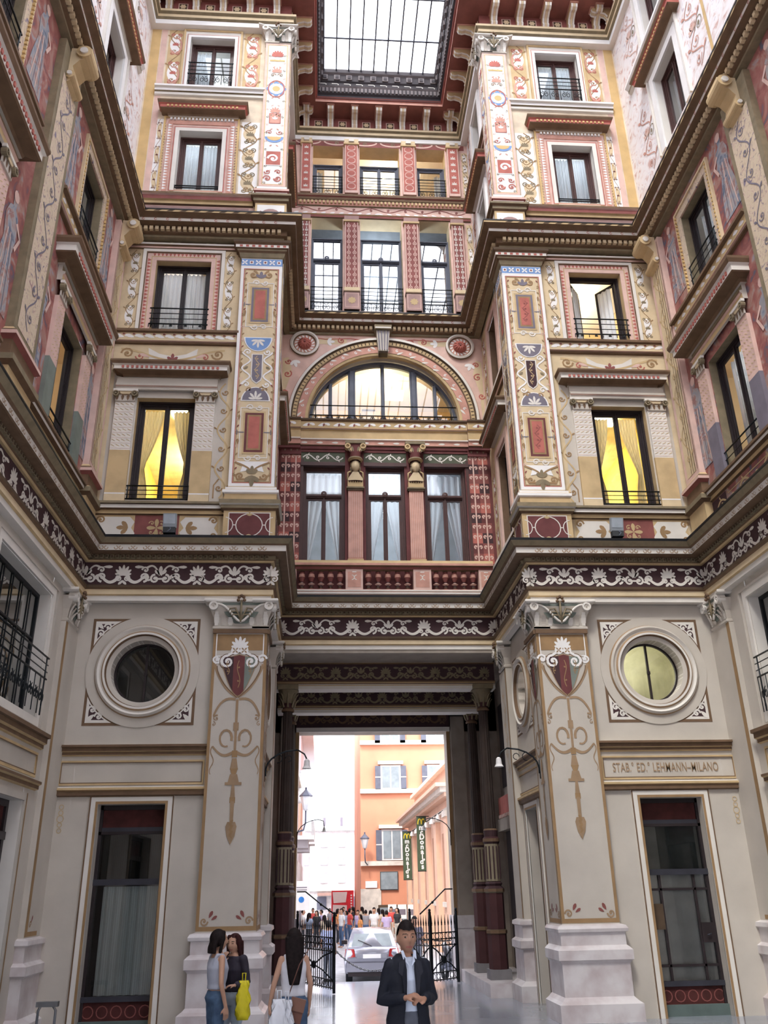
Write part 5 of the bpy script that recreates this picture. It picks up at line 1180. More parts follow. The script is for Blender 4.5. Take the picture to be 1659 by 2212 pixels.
        mb = MB(); mb.tube([(0, 0, -.2), (0, 0, .15)], .018, iron); mb.tube([(0, -.02, -.1)]+[(0, -.02-.6*(1-math.cos(a)), .38*math.sin(a)) for a in [0, .3, .6, .9, 1.2, 1.57]], .016, iron); mb.tube([(0, -.62, .38), (0, -.75, .3), (0, -.8, .2)], .014, iron)
        for a_, r in ((-.25, .08), (-.45, .06)): mb.tube([(0, a_+r*math.cos(k*.7), .22+r*math.sin(k*.7)) for k in range(8)], .008, iron, 4)
        mb.build('arm', t)
        mb = MB(Matrix.Translation((0, -.8, .13))); mb.lathe(0, 0, [(.02, .08), (.05, .05), (.06, -.05), (.09, -.1), (.07, -.1)], white, 12); mb.build('lamp_head', t)
        # floodlight on the ledge
        t = thing('floodlight', f'grey rectangular floodlight standing on the lower cornice, {S} wing', 'floodlight', (s*4.5 if s > 0 else -4.66, 16.2, 8.55), 0)
        mb = MB(Matrix.Translation((0, 0, .24)) @ Matrix.Rotation(math.radians(15), 4, 'X')); mb.box(-.13, .13, -.05, .06, -.12, .17, mat('lamp_case', (.36, .40, .44), rough=.4)); mb.box(-.11, .11, -.055, -.05, -.04, .15, mat('lamp_glass', (.5, .56, .62), rough=.2)); mb.build('housing', t)
        mb = MB(); mb.box(-.12, .12, -.04, .08, 0, .12, mat('lamp_base', (.05, .055, .06))); mb.build('base', t)
        mb = MB(); mb.tube([(.02, -.05, .1), (.04, -.1, .05), (0, -.12, .0), (-.02, -.14, -.03)], .01, gwood, 5); mb.build('cable', t)
def sign_text():
    cu = bpy.data.curves.new('txt', 'FONT'); cu.body = 'STAB.° ED.° LEHMANN–MILANO'; cu.size = .235; cu.align_x = 'CENTER'; cu.extrude = .002; cu.offset = .001; cu.space_character = 1.06
    o = bpy.data.objects.new('txt', cu); COL.objects.link(o); dg = bpy.context.evaluated_depsgraph_get(); me = bpy.data.meshes.new_from_object(o.evaluated_get(dg)); bpy.data.objects.remove(o)
    me.materials.clear(); me.materials.append(umber); q = bpy.data.objects.new('painted_inscription', me); COL.objects.link(q)
    sx = 2.05/max(.1, me.vertices and (max(v.co.x for v in me.vertices)-min(v.co.x for v in me.vertices)) or 1)
    q.rotation_euler = (PI/2, 0, 0); q.scale = (sx, 1, 1); q.location = (4.96, YW-.012, 3.91); tag(q, 'tan capital lettering painted on the panel above the right shopfront', 'inscription')
front_windows()
for s in (-1, 1): shop_door(s); oculus(s); oculus_recess(s); pier_ground(s); pier_upper(s)
side_features(); sign_text()
# ------------------------------------------------------------------ centre bay over the passage
UX = [(-2.05, -1.12), (-.6, .64), (1.18, 2.08)]
def centre_wall():
    mb = MB(); y = YC
    # z 8.4 .. 12.65 window storey, arch storey to 16.2, two loggia storeys
    hw = [(-2.14, -1.05, 9.4, 12.1), (-.52, .5, 9.4, 12.1), (1.02, 2.1, 9.4, 12.1)]
    panel_wall(mb, -2.8, 2.8, 7.3, 13.44, hw, y, maroon, .35, bwood)
    # arched opening
    R = 2.05; N = 40; zc = 13.5
    for i in range(N):
        a0, a1 = PI*i/N, PI*(i+1)/N
        def sq(a):
            c, s_ = math.cos(a), math.sin(a); k = min(2.8/max(abs(c), 1e-6), 2.9/max(s_, 1e-6)); return (k*c, y, zc+k*s_)
        ci = lambda a, yy=y, r=R: (r*math.cos(a), yy, zc+r*math.sin(a))
        mb.poly([ci(a0), sq(a0), sq(a1), ci(a1)], rose)
        mb.poly([ci(a0), ci(a1), ci(a1, y+.12), ci(a0, y+.12)], tan); mb.poly([ci(a0, y+.12), ci(a1, y+.12), ci(a1, y+.45), ci(a0, y+.45)], cream)
    mb.rect(-2.8, 2.8, 16.3, 17.0, y, rose)
    hu = [(a, b, 17.05, 20.4) for a, b in UX]; ht = [(a, b, 21.38, 23.3) for a, b in UX]
    panel_wall(mb, -2.8, 2.8, 17.0, 21.3, hu, y, rose, .5, sand); panel_wall(mb, -2.8, 2.8, 21.3, 24.6, ht, y, rose, .5, sand)
    e = y-.006
    # outer pilaster fields beside the windows: curled anchors on red and plum
    for s in (-1, 1):
        x0, x1 = (-2.72, -2.2) if s < 0 else (2.2, 2.72)
        for j in range(11):
            for i in range(2): mb.rect(x0+i*.26, x0+i*.26+.26, 9.4+j*.28, 9.4+j*.28+.28, e, [wine, maroon, red, wine, plum][(i*2+j) % 5])
        fishnet(mb, x0, x1, 9.42, 12.4, e-.003, rose, 2, .28, .036, 0)
        mb.box(x0, x1, y-.05, y, 12.42, 12.76, maroon); 
        for k in range(3): leaf(mb, x0+.1+k*.16, 12.5, PI/2, .2, .08, y-.055, olive)
        mb.box(x1 if s < 0 else x0-.07, x1+.07 if s < 0 else x0, y-.02, y, 9.4, 12.3, bwood)
    # architrave bands (z 12.65 - 13.44)
    for a, b, o in ((-2.22, 2.22, 0.0), (-2.8, -2.22, .06), (2.22, 2.8, .06)):
        moulding(mb, a, b, y, [(0, 12.55), (.06+o, 12.58), (.06+o, 12.66), (.1+o, 12.68), (.1+o, 12.8), (.14+o, 12.82), (.14+o, 12.85), (.08+o, 12.86), (.08+o, 13.1), (.12+o, 13.12), (.12+o, 13.16), (.1+o, 13.18), (.1+o, 13.38), (.15+o, 13.4), (.15+o, 13.45), (0, 13.47)], [maroon, maroon, brown, pink, rose, offw, tan, tan, tan, brown, wine, tan, brown, dbrown, olive])
        n = round((b-a)/.42)
        for i in range(n):
            cx = a+(b-a)*(i+.5)/n; leaf(mb, cx-.16, 13.24, .3, .22, .1, y-.105-o, white); leaf(mb, cx+.02, 13.33, -.4, .16, .08, y-.105-o, white); leaf(mb, cx-.02, 13.22, 1.2, .1, .06, y-.106-o, wine)
            leaf(mb, cx-.2, 12.74, 0, .18, .06, y-.105-o, offw)
    for a, b in ((-2.2, -1.05), (-.56, .56), (1.02, 2.2)):
        mb.rect(a, b, 12.2, 12.5, e, mat('dark_olive_paint', (.10, .11, .075))); vine(mb, a+.05, 12.35, b-.05, 12.35, .08, e-.003, offw, 2, .03); mb.box(a, b, y-.05, y, 12.1, 12.2, bwood); mb.box(a, b, y-.03, y, 12.5, 12.56, maroon)
    # painted field round the arch
    for q in (-1, 1):
        for (x, z, r, a, d) in ((.75, 15.98, .13, 0, 1), (1.15, 16.02, .1, 2, -1), (2.62, 14.9, .12, 1, 1), (2.6, 15.3, .09, 3, -1), (2.7, 14.3, .1, 0, -1)):
            spiral(mb, q*x, z, r, e, red, 1.3, a, d*q, .04)
        fleur(mb, q*1.55, 15.98, .22, e-.002, white, PI if q > 0 else 0); fleur(mb, q*2.45, 15.35, .24, e-.002, white, -PI/2-q*.3)
        mb.ribbon([(q*.3, 16.03), (q*.9, 16.1), (q*1.6, 16.06), (q*1.9, 16.1)], .03, e, red); mb.rect(min(q*1.0, q*2.0), max(q*1.0, q*2.0), 15.9, 16.1, y-.002, sand)
        mb.poly([(q*x, y-.003, z) for x, z in [(2.76, 13.6), (2.76, 15.4), (2.6, 15.45), (2.5, 15.0), (2.66, 14.4), (2.68, 13.6)]], sand)
    mb.ring(0, zc, [(2.05, y-.02), (2.12, y-.04), (2.12, y-.05), (2.33, y-.05), (2.33, y-.07), (2.36, y-.08), (2.46, y-.08), (2.5, y-.13), (2.57, y-.13), (2.6, y-.09), (2.62, y)], tan, 64, 0, PI, ms=[tan, brown, pink, brown, brown, tan, dbrown, offw, rose, rose])
    for i in range(70):
        a = PI*(i+.5)/70
        c, s_ = math.cos(a), math.sin(a)
        for r0, r1, w, m_ in ((2.37, 2.45, .014, dbrown),):
            mb.poly([(r0*c-w*s_, y-.085, zc+r0*s_+w*c), (r1*c-w*s_, y-.085, zc+r1*s_+w*c), (r1*c+w*s_, y-.085, zc+r1*s_-w*c), (r0*c+w*s_, y-.085, zc+r0*s_-w*c)], m_)
    for i in range(18):
        a = PI*(i+.5)/18; leaf(mb, 2.22*math.cos(a), zc+2.22*math.sin(a), a+(.9 if a > PI/2 else 2.2)+PI/2*0, .2, .06, y-.055, offw)
        spiral(mb, 2.22*math.cos(a+.08), zc+2.22*math.sin(a+.08), .05, y-.055, white, 1, a, 1, .02, 8)
    # bands between the two loggias
    moulding(mb, -2.75, 2.75, y, [(0, 20.4), (.04, 20.42), (.04, 20.5), (.07, 20.52), (.07, 20.6), (.03, 20.62), (.03, 20.82), (.08, 20.84), (.12, 20.98), (.16, 21.0), (.16, 21.08), (.2, 21.1), (.2, 21.18), (0, 21.3)], [brown, wine, tan, rose, olive, rose, olive, pink, olive, brown, wine, brown, brown])
    for i in range(20): leaf(mb, -2.6+i*.27, 20.53, .2 if i < 10 else PI-.2, .17, .06, y-.075, white)
    vine(mb, -2.6, 20.72, 2.6, 20.72, .07, y-.035, wine, 5, .03)
    for i in range(46): mb.box(-2.65+i*.116, -2.59+i*.116, y-.15, y-.08, 20.88, 20.97, tan)
    # loggia details: red lintels, festoons
    for z0, z1 in ((20.2, 20.42), (23.08, 23.3)):
        pass
    mb.rect(-2.7, 2.7, 23.3, 23.5, e, wine); 
    for k in range(6): mb.ribbon(arc(-2.2+k*.88, 23.5, .38, PI, 2*PI, 10, .14), .05, e-.003, rose); spiral(mb, -2.2+k*.88, 23.42, .07, e-.003, olive, 1, 0, 1, .03)
    for s in (-1, 1):
        for z0, z1 in ((17.1, 20.3), (21.4, 23.2)): scroll_patch(mb, min(s*2.6, s*2.78), max(s*2.6, s*2.78), z0, z1, e-.002, sand, white, olive, 4)
    struct('wall_centre', mb)
    rm = MB(); room(rm, -2.75, 2.75, 13.2, 16.3, y+.47, 24.5, croom, offw); room(rm, -2.75, 2.75, 8.9, 12.6, y+.37, 24, mat('grey_blue_room', (.20, .22, .24))); room(rm, -2.75, 2.75, 20.9, 24, y+.52, 24.5, croom, offw)
    room(rm, -2.75, 2.75, 17.0, 20.5, y+.52, 22, MATS['grey_blue_room']); struct('wall_interior_centre', rm)
centre_wall()
def centre_things():
    y = YC
    # three lower windows
    for (a, b, nm) in ((-2.14, -1.05, 'left'), (-.52, .5, 'middle'), (1.02, 2.1, 'right')):
        cx = (a+b)/2; w = b-a
        casement((cx, y, 9.4), 0, w, 2.7, f'{nm} of the three brown framed windows behind the balustrade, over the passage', 'three windows over the passage', bwood, glass, .15, .09, 1.9)
        for q in (-1, 1): curtain((cx, y, 9.4), 0, 0 if q > 0 else -w/2+.1, w/2-.1 if q > 0 else 0, .1, 1.85, .36, 'wedge', f'pale blue curtain drawn to the {"left" if q < 0 else "right"} in the {nm} window behind the balustrade', 'wedge curtains over the passage', curt, q, 12)
        curtain((cx, y, 9.4), 0, -w/2+.1, w/2-.1, 1.95, 2.62, .38, 'full', f'short blue-white curtain across the top pane of the {nm} window behind the balustrade', 'top curtains over the passage')
    # herm pilasters with women's heads
    for sx in (-1, 1):
        x0 = sx*.785; t = thing('herm_pilaster', f'fluted pink pilaster topped by a carved female head, {SN[sx]} of the two between the windows', 'pilaster', (x0, y-.02, 9.36), 0, 'head pilasters over the passage')
        mb = MB(); mb.box(-.2, .2, -.1, .02, 0, .12, tan); mb.box(-.185, .185, -.08, .02, .12, 2.0, pink)
        for i in range(8): x = -.165+i*.0471; mb.box(x-.008, x+.008, -.092, -.08, .16, 1.96, rose)
        mb.build('shaft', t)
        mb = MB(); mb.box(-.2, .2, -.12, .02, 2.0, 2.05, dbrown); mb.box(-.23, .23, -.14, .02, 2.05, 2.09, olive); mb.box(-.2, .2, -.12, .02, 2.09, 2.26, tan)
        for i in range(6): mb.poly([(-.18+i*.06, -.125, 2.26), (-.12+i*.06, -.125, 2.26), (-.15+i*.06, -.125, 2.2)], dbrown)
        mb.grid([[(x, -.12-.05*math.cos(x*6), z) for x in (-w, -w/2, 0, w/2, w)] for w, z in ((.2, 2.26), (.19, 2.32), (.12, 2.42), (.07, 2.5))], sand)
        mb.tube([(-.2, -.1, 2.3), (-.19, -.1, 2.5), (-.1, -.1, 2.55)], .025, tan); mb.tube([(.2, -.1, 2.3), (.19, -.1, 2.5), (.1, -.1, 2.55)], .025, tan)
        mb.tube([(0, -.08, 2.42), (0, -.1, 2.55)], .05, sand, 10); mb.build('bust', t)
        mb = MB(); rows = []
        for j in range(17):
            th = PI*j/16; row = []
            for i in range(24):
                ph = 2*PI*i/24; rx, ry, rz_ = .11, .12, .165
                X = rx*math.sin(th)*math.sin(ph); Y = -ry*math.sin(th)*math.cos(ph); Z = -rz_*math.cos(th)
                fr = max(0, math.cos(ph))*math.sin(th)
                if Z < -.03: X *= 1+.9*(Z+.03)*2
                nose = math.exp(-((ph if ph < PI else ph-2*PI)/.16)**2)*math.exp(-((Z+.015)/.035)**2)*.03
                eye = sum(math.exp(-(((ph if ph < PI else ph-2*PI)-e_)/.2)**2) for e_ in (-.42, .42))*math.exp(-((Z-.02)/.022)**2)*.014
                chin = math.exp(-((Z+.115)/.02)**2)*math.exp(-((ph if ph < PI else ph-2*PI)/.5)**2)*.012
                lip = math.exp(-((Z+.065)/.012)**2)*math.exp(-((ph if ph < PI else ph-2*PI)/.28)**2)*.01
                row.append((X, Y-nose+eye-chin-lip-.13, Z+2.66))
            rows.append(row)
        mb.grid(rows, sand, closed=True); mb.build('head', t)
        mb = MB(); 
        for k in range(11): a = PI*k/10; mb.ball((.1*math.cos(a), -.14, 2.69+.115*math.sin(a)), .035, olive, 8, 5)
        for q in (-1, 1): mb.tube([(q*.1, -.12, 2.72), (q*.12, -.11, 2.6), (q*.1, -.1, 2.5)], .024, olive, 6)
        mb.build('hair', t)
        mb = MB(); mb.lathe(0, -.1, [(.14, 2.82), (.2, 2.86), (.18, 2.9), (.14, 2.92), (.15, 3.05)], tan, 16, ms=[tan, olive, tan, maroon])
        mb.box(-.26, .26, -.24, .05, 3.3, 3.38, olive); mb.box(-.15, .15, -.2, .05, 3.05, 3.3, maroon)
        for q in (-1, 1):
            mb.ring(q*.2, 3.22, [(.08, -.1), (.08, -.24), (.04, -.24), (.04, -.2), (.005, -.23)], tan, 12)
            for k in range(3): leaf(mb, q*(.05+.05*k), 3.06, PI/2-q*.3, .16, .06, -.215, tan if k % 2 else olive)
        mb.build('capital', t)
    # balustrade
    t = thing('balustrade', 'red and cream balustrade with turned balusters under the three brown windows', 'balustrade', (0, y-.2, 8.48)); F = Matrix.Translation((0, -y+.2, -8.48))
    mb = MB(F); P = [(0, 9.12), (.08, 9.14), (.1, 9.2), (.16, 9.22), (.16, 9.28), (.12, 9.36), (0, 9.37)]
    moulding(mb, -2.45, 2.6, y-.22, P, [brown, wine, brown, pink, tan, olive]); moulding(mb, -2.45, 2.6, y-.1, [(-.1, 9.37), (0, 9.37)], [brown]); mb.build('handrail', t)
    mb = MB(F); mb.box(-2.4, 2.5, y-.32, y-.05, 8.48, 8.62, rose); mb.box(-2.4, 2.5, y-.34, y-.32, 8.5, 8.54, offw); mb.box(-2.4, 2.5, y-.34, y-.32, 8.57, 8.60, offw); mb.build('plinth', t)
    for a, b in ((-2.5, -2.24), (-1.04, -.62), (.62, 1.06), (2.24, 2.6)):
        mb = MB(F); mb.box(a, b, y-.3, y-.06, 8.62, 9.14, rose); cx = (a+b)/2
        mb.rect(a+.05, b-.05, 8.68, 9.08, y-.304, pink)
        for q in (-1, 1): mb.ribbon(arc(cx+q*.06, 8.93, .06, PI/2, PI/2+q*PI, 6), .02, y-.307, offw)
        mb.rect(cx-.05, cx+.05, 9.06, 9.08, y-.307, white); mb.build('pier', t)
    first = None
    for a, b in ((-2.22, -1.06), (-.6, .6), (1.08, 2.22)):
        n = 5
        for i in range(n):
            x = a+(b-a)*(i+.5)/n
            if first is None:
                mb = MB(); mb.lathe(0, 0, [(.075, 0), (.075, .04), (.04, .05), (.05, .09), (.035, .14), (.085, .17), (.035, .2), (.035, .23), (.06, .28), (.08, .34), (.07, .42), (.045, .47), (.06, .48), (.06, .51)], wine, 12, ms=[wine, dbrown, dbrown, plum, rose, rose, plum, wine, wine, pink, wine, wine, dbrown]); first = mb.build('baluster', t); o = first
            else: o = first.copy(); COL.objects.link(o); o.parent = t
            o.location = (x, .02, .14)
    # arch window
    t = thing('arched_window', 'large semicircular window with blue-grey mullions in the red painted arch', 'window', (0, y, 13.5)); d = .38; R = 2.04
    mb = MB(); mb.ring(0, 0, [(R, d-.08), (R-.08, d-.08), (R-.1, d), (R-.1, d+.08)], gwood, 60, 0, PI); mb.box(-R, R, d-.06, d+.06, 0, .06, gwood); mb.build('frame', t)
    for x, w in ((-.86, .2), (.86, .2), (0, .1), (-1.45, .1), (1.45, .1)):
        k = MB(); h = math.sqrt((R-.06)**2-x*x); k.box(x-w/2, x+w/2, d-.05, d+.05, 0, h, gwood); k.box(x-w/4, x+w/4, d-.1, d-.05, 0, h-.05, gwood)
        for q in (-1, 1): k.tube([(x+q*w*.3, d-.1, .0), (x+q*w*.8, d-.12, .15), (x+q*w*.3, d-.1, .3)], .02, plum, 6)
        k.build('mullion', t)
    g = MB(); g.poly([(1.95*math.cos(PI*i/40), d+.02, 1.95*math.sin(PI*i/40)) for i in range(41)], glassmat('arch_glass', (.95, .96, .96), 1.2, .10)); g.build('pane', t)
    t = railing((0, y, 13.5), 0, 4.0, .05, .45, 'two black bars across the foot of the semicircular arched window', None, .15, 2, .12, False)
    mb = MB()
    t = thing('keystone', 'fluted grey-white keystone at the top of the painted arch', 'keystone', (0, y, 15.5)); mb = MB(); mb.prism([(-.13, .05), (.13, .05), (.19, .72), (-.19, .72)], -.26, 0, cream)
    for i in range(4): x = -.1+i*.066; mb.prism([(x-.012, .07), (x+.012, .07), (x*1.35+.016, .7), (x*1.35-.016, .7)], -.29, -.26, slate)
    mb.build('fluted_block', t); mb = MB(); mb.box(-.24, .24, -.34, 0, .72, .86, olive); mb.box(-.22, .22, -.35, 0, .74, .78, offw); mb.build('cap', t); mb = MB(); mb.box(-.12, .12, -.22, 0, 0, .06, dbrown); mb.build('foot', t)
    for s in (-1, 1):
        t = thing('rosette', f'round plaster rosette with a red flower in a cream ring, upper {SN[s]} of the arch', 'rosette', (s*2.17, y, 15.88), 0, 'rosettes beside the arch')
        mb = MB(); mb.ring(0, 0, [(.40, 0), (.40, -.08), (.35, -.1), (.32, -.06), (.30, -.03), (.29, -.03)], offw, 32, ms=[olive, offw, offw, brown, olive]); mb.build('ring', t)
        mb = MB(); mb.ring(0, 0, [(.30, -.02), (.0, -.02)], pink, 24)
        for k in range(16): leaf(mb, .19*math.cos(k*PI/8), .19*math.sin(k*PI/8), k*PI/8+.7, .11, .045, -.026, white)
        mb.build('wreath', t)
        mb = MB(); mb.ring(0, 0, [(.18, -.02), (.17, -.08), (.09, -.15), (.03, -.15)], red, 24); mb.ring(0, 0, [(.035, -.15), (.03, -.18), (.0, -.18)], wine, 10)
        for k in range(12): mb.tube([(.05*math.cos(k*PI/6), -.15, .05*math.sin(k*PI/6)), (.12*math.cos(k*PI/6), -.13, .12*math.sin(k*PI/6)), (.175*math.cos(k*PI/6), -.06, .175*math.sin(k*PI/6))], .018, red, 5)
        mb.build('flower', t)
    # loggia windows and their painted piers
    for z, h, tr, nm, sc_, md in ((17.05, 2.85, 2.05, 'second-highest', .32, 4), (21.38, 1.45, None, 'topmost', .25, 5)):
        for (a, b), pos in zip(UX, ('left', 'middle', 'right')):
            cx = (a+b)/2; w = b-a
            casement((cx, y, z), 0, w, h, f'{pos} window of the {nm} row in the centre bay, grey frame', f'{nm} row of centre windows', gwood, glassy if z < 20 else glass, .34, .07, tr, 2 if pos == 'middle' else 1)
            railing((cx, y, z), 0, w+.02, .04, .85 if z < 20 else .72, f'thin iron railing before the {pos} window of the {nm} row in the centre bay', f'{nm} row of centre railings', sc_, 5, .1, False)
            if z > 20:
                q = 1 if pos == 'right' else -1
                if pos != 'middle': curtain((cx, y, z), 0, -w/2+.08 if q < 0 else w/2-.3, -w/2+.3 if q < 0 else w/2-.08, .05, h-.1, .55, 'full', f'narrow white curtain at the side of the {pos} topmost centre window', 'topmost centre curtains', n=8)
        z0, z1 = (17.0, 20.42) if z < 20 else (21.32, 23.5)
        for (a, b), pos in zip(((-2.42, -2.08), (-1.08, -.64), (.7, 1.14), (2.12, 2.5)), ('outer left', 'inner left', 'inner right', 'outer right')):
            w = b-a; t = thing('loggia_pier', f'{pos} red painted pier of the {nm} window row in the centre bay', 'pilaster', ((a+b)/2, y, z0), 0, f'piers of the {nm} row')
            H = z1-z0; hw = w/2; zb = .65 if z < 20 else .05
            mb = MB(); mb.box(-hw+.02, hw-.02, -.12, 0, 0, H-.12, rose); mb.rect(-hw+.05, hw-.05, zb+.05, H-.25, -.124, wine if z < 20 else red)
            fishnet(mb, -hw+.05, hw-.05, zb+.08, H-.28, -.127, rose if 'inner' in pos else offw, 2 if z < 20 else 1, .2 if z < 20 else .26, .02, 2 if z < 20 else (1 if 'inner' in pos else 3))
            mb.build('shaft', t)
            mb = MB(); mb.box(-hw-.02, hw+.02, -.16, 0, H-.24, H-.18, tan); mb.box(-hw, hw, -.14, 0, H-.18, H-.02, sand if z > 20 else mat('mauve_paint', (.42, .27, .25)))
            if z > 20: mb.prism([(-.08, H-.16), (.08, H-.16), (.08, H-.02), (-.08, H-.02)], -.2, -.14, offw)
            mb.build('capital', t)
            if z < 20:
                mb = MB(); mb.box(-hw, hw, -.16, 0, 0, zb-.06, mat('mauve_paint', (.42, .27, .25))); mb.box(-hw-.02, hw+.02, -.18, 0, zb-.06, zb-.02, brown); mb.box(-hw, hw, -.15, 0, zb-.02, zb+.12, sand); mb.frame(-hw+.03, hw-.03, .06, zb-.1, .015, -.164, rose)
                for k in range(8): leaf(mb, 0, .3, k*PI/4, .12, .07, -.165, tan)
                mb.build('pedestal', t)
    glow_lamp((.42, 21.5, 15.1), 0, .5, .5, 'square lamp glowing behind the large semicircular window'); glow_lamp((.45, 21.5, 23.4), 0, .5, .35, 'lamp glowing at the foot of the middle topmost centre window')
    for z in (15.5, 23.3):
        l = bpy.data.lights.new('room_light', 'POINT'); l.energy = 26; l.color = (1, .8, .5); l.shadow_soft_size = .3
        lo = bpy.data.objects.new('room_light', l); COL.objects.link(lo); lo.location = (0, 22.5, z)
    t = thing('air_vent_panel', 'small grey air conditioning grille on the wall inside the arched window', 'vent', (-.3, 22.4, 14.9), 0); mb = MB(); mb.box(-.2, .2, -.05, .0, -.2, .2, offw); mb.build('grille', t); mb = MB(); mb.box(-.2, .2, -.07, -.05, .14, .18, dwood); mb.box(-.26, -.23, -.07, -.05, -.15, .05, dwood); mb.build('slot', t)
centre_things()
def added_backlights():  # added fill lights that brighten curtains and a pane from behind
    for x, y, z, e, c in ((0, 22, 11.6, 70, (.8, .9, 1)), (0, 21.6, 19.5, 25, (.8, .9, 1)), (-5, 18.9, 15.6, 28, (.95, .95, 1)), (5, 18.9, 15.6, 20, (1, .9, .7)), (-4.9, 17.9, 19.6, 24, (.85, .93, 1)), (4.9, 17.9, 19.6, 24, (.85, .93, 1)), (-4.8, 17.9, 22.9, 20, (.85, .93, 1)), (4.8, 17.9, 22.9, 20, (.85, .93, 1)),
                          (5.05, 17.9, 6.4, 6, (1, .97, .85)), (-7.7, 14, 11.5, 18, (1, .9, .75)), (7.7, 14, 11.5, 18, (.9, .95, 1)), (-7.7, 14, 15.4, 12, (.9, .95, 1)), (7.7, 14, 15.4, 12, (.9, .95, 1))):
        l = bpy.data.lights.new('room_light', 'POINT'); l.energy = e; l.color = c; l.shadow_soft_size = .25
        o = bpy.data.objects.new('room_light', l); COL.objects.link(o); o.location = (x, y, z)
added_backlights()
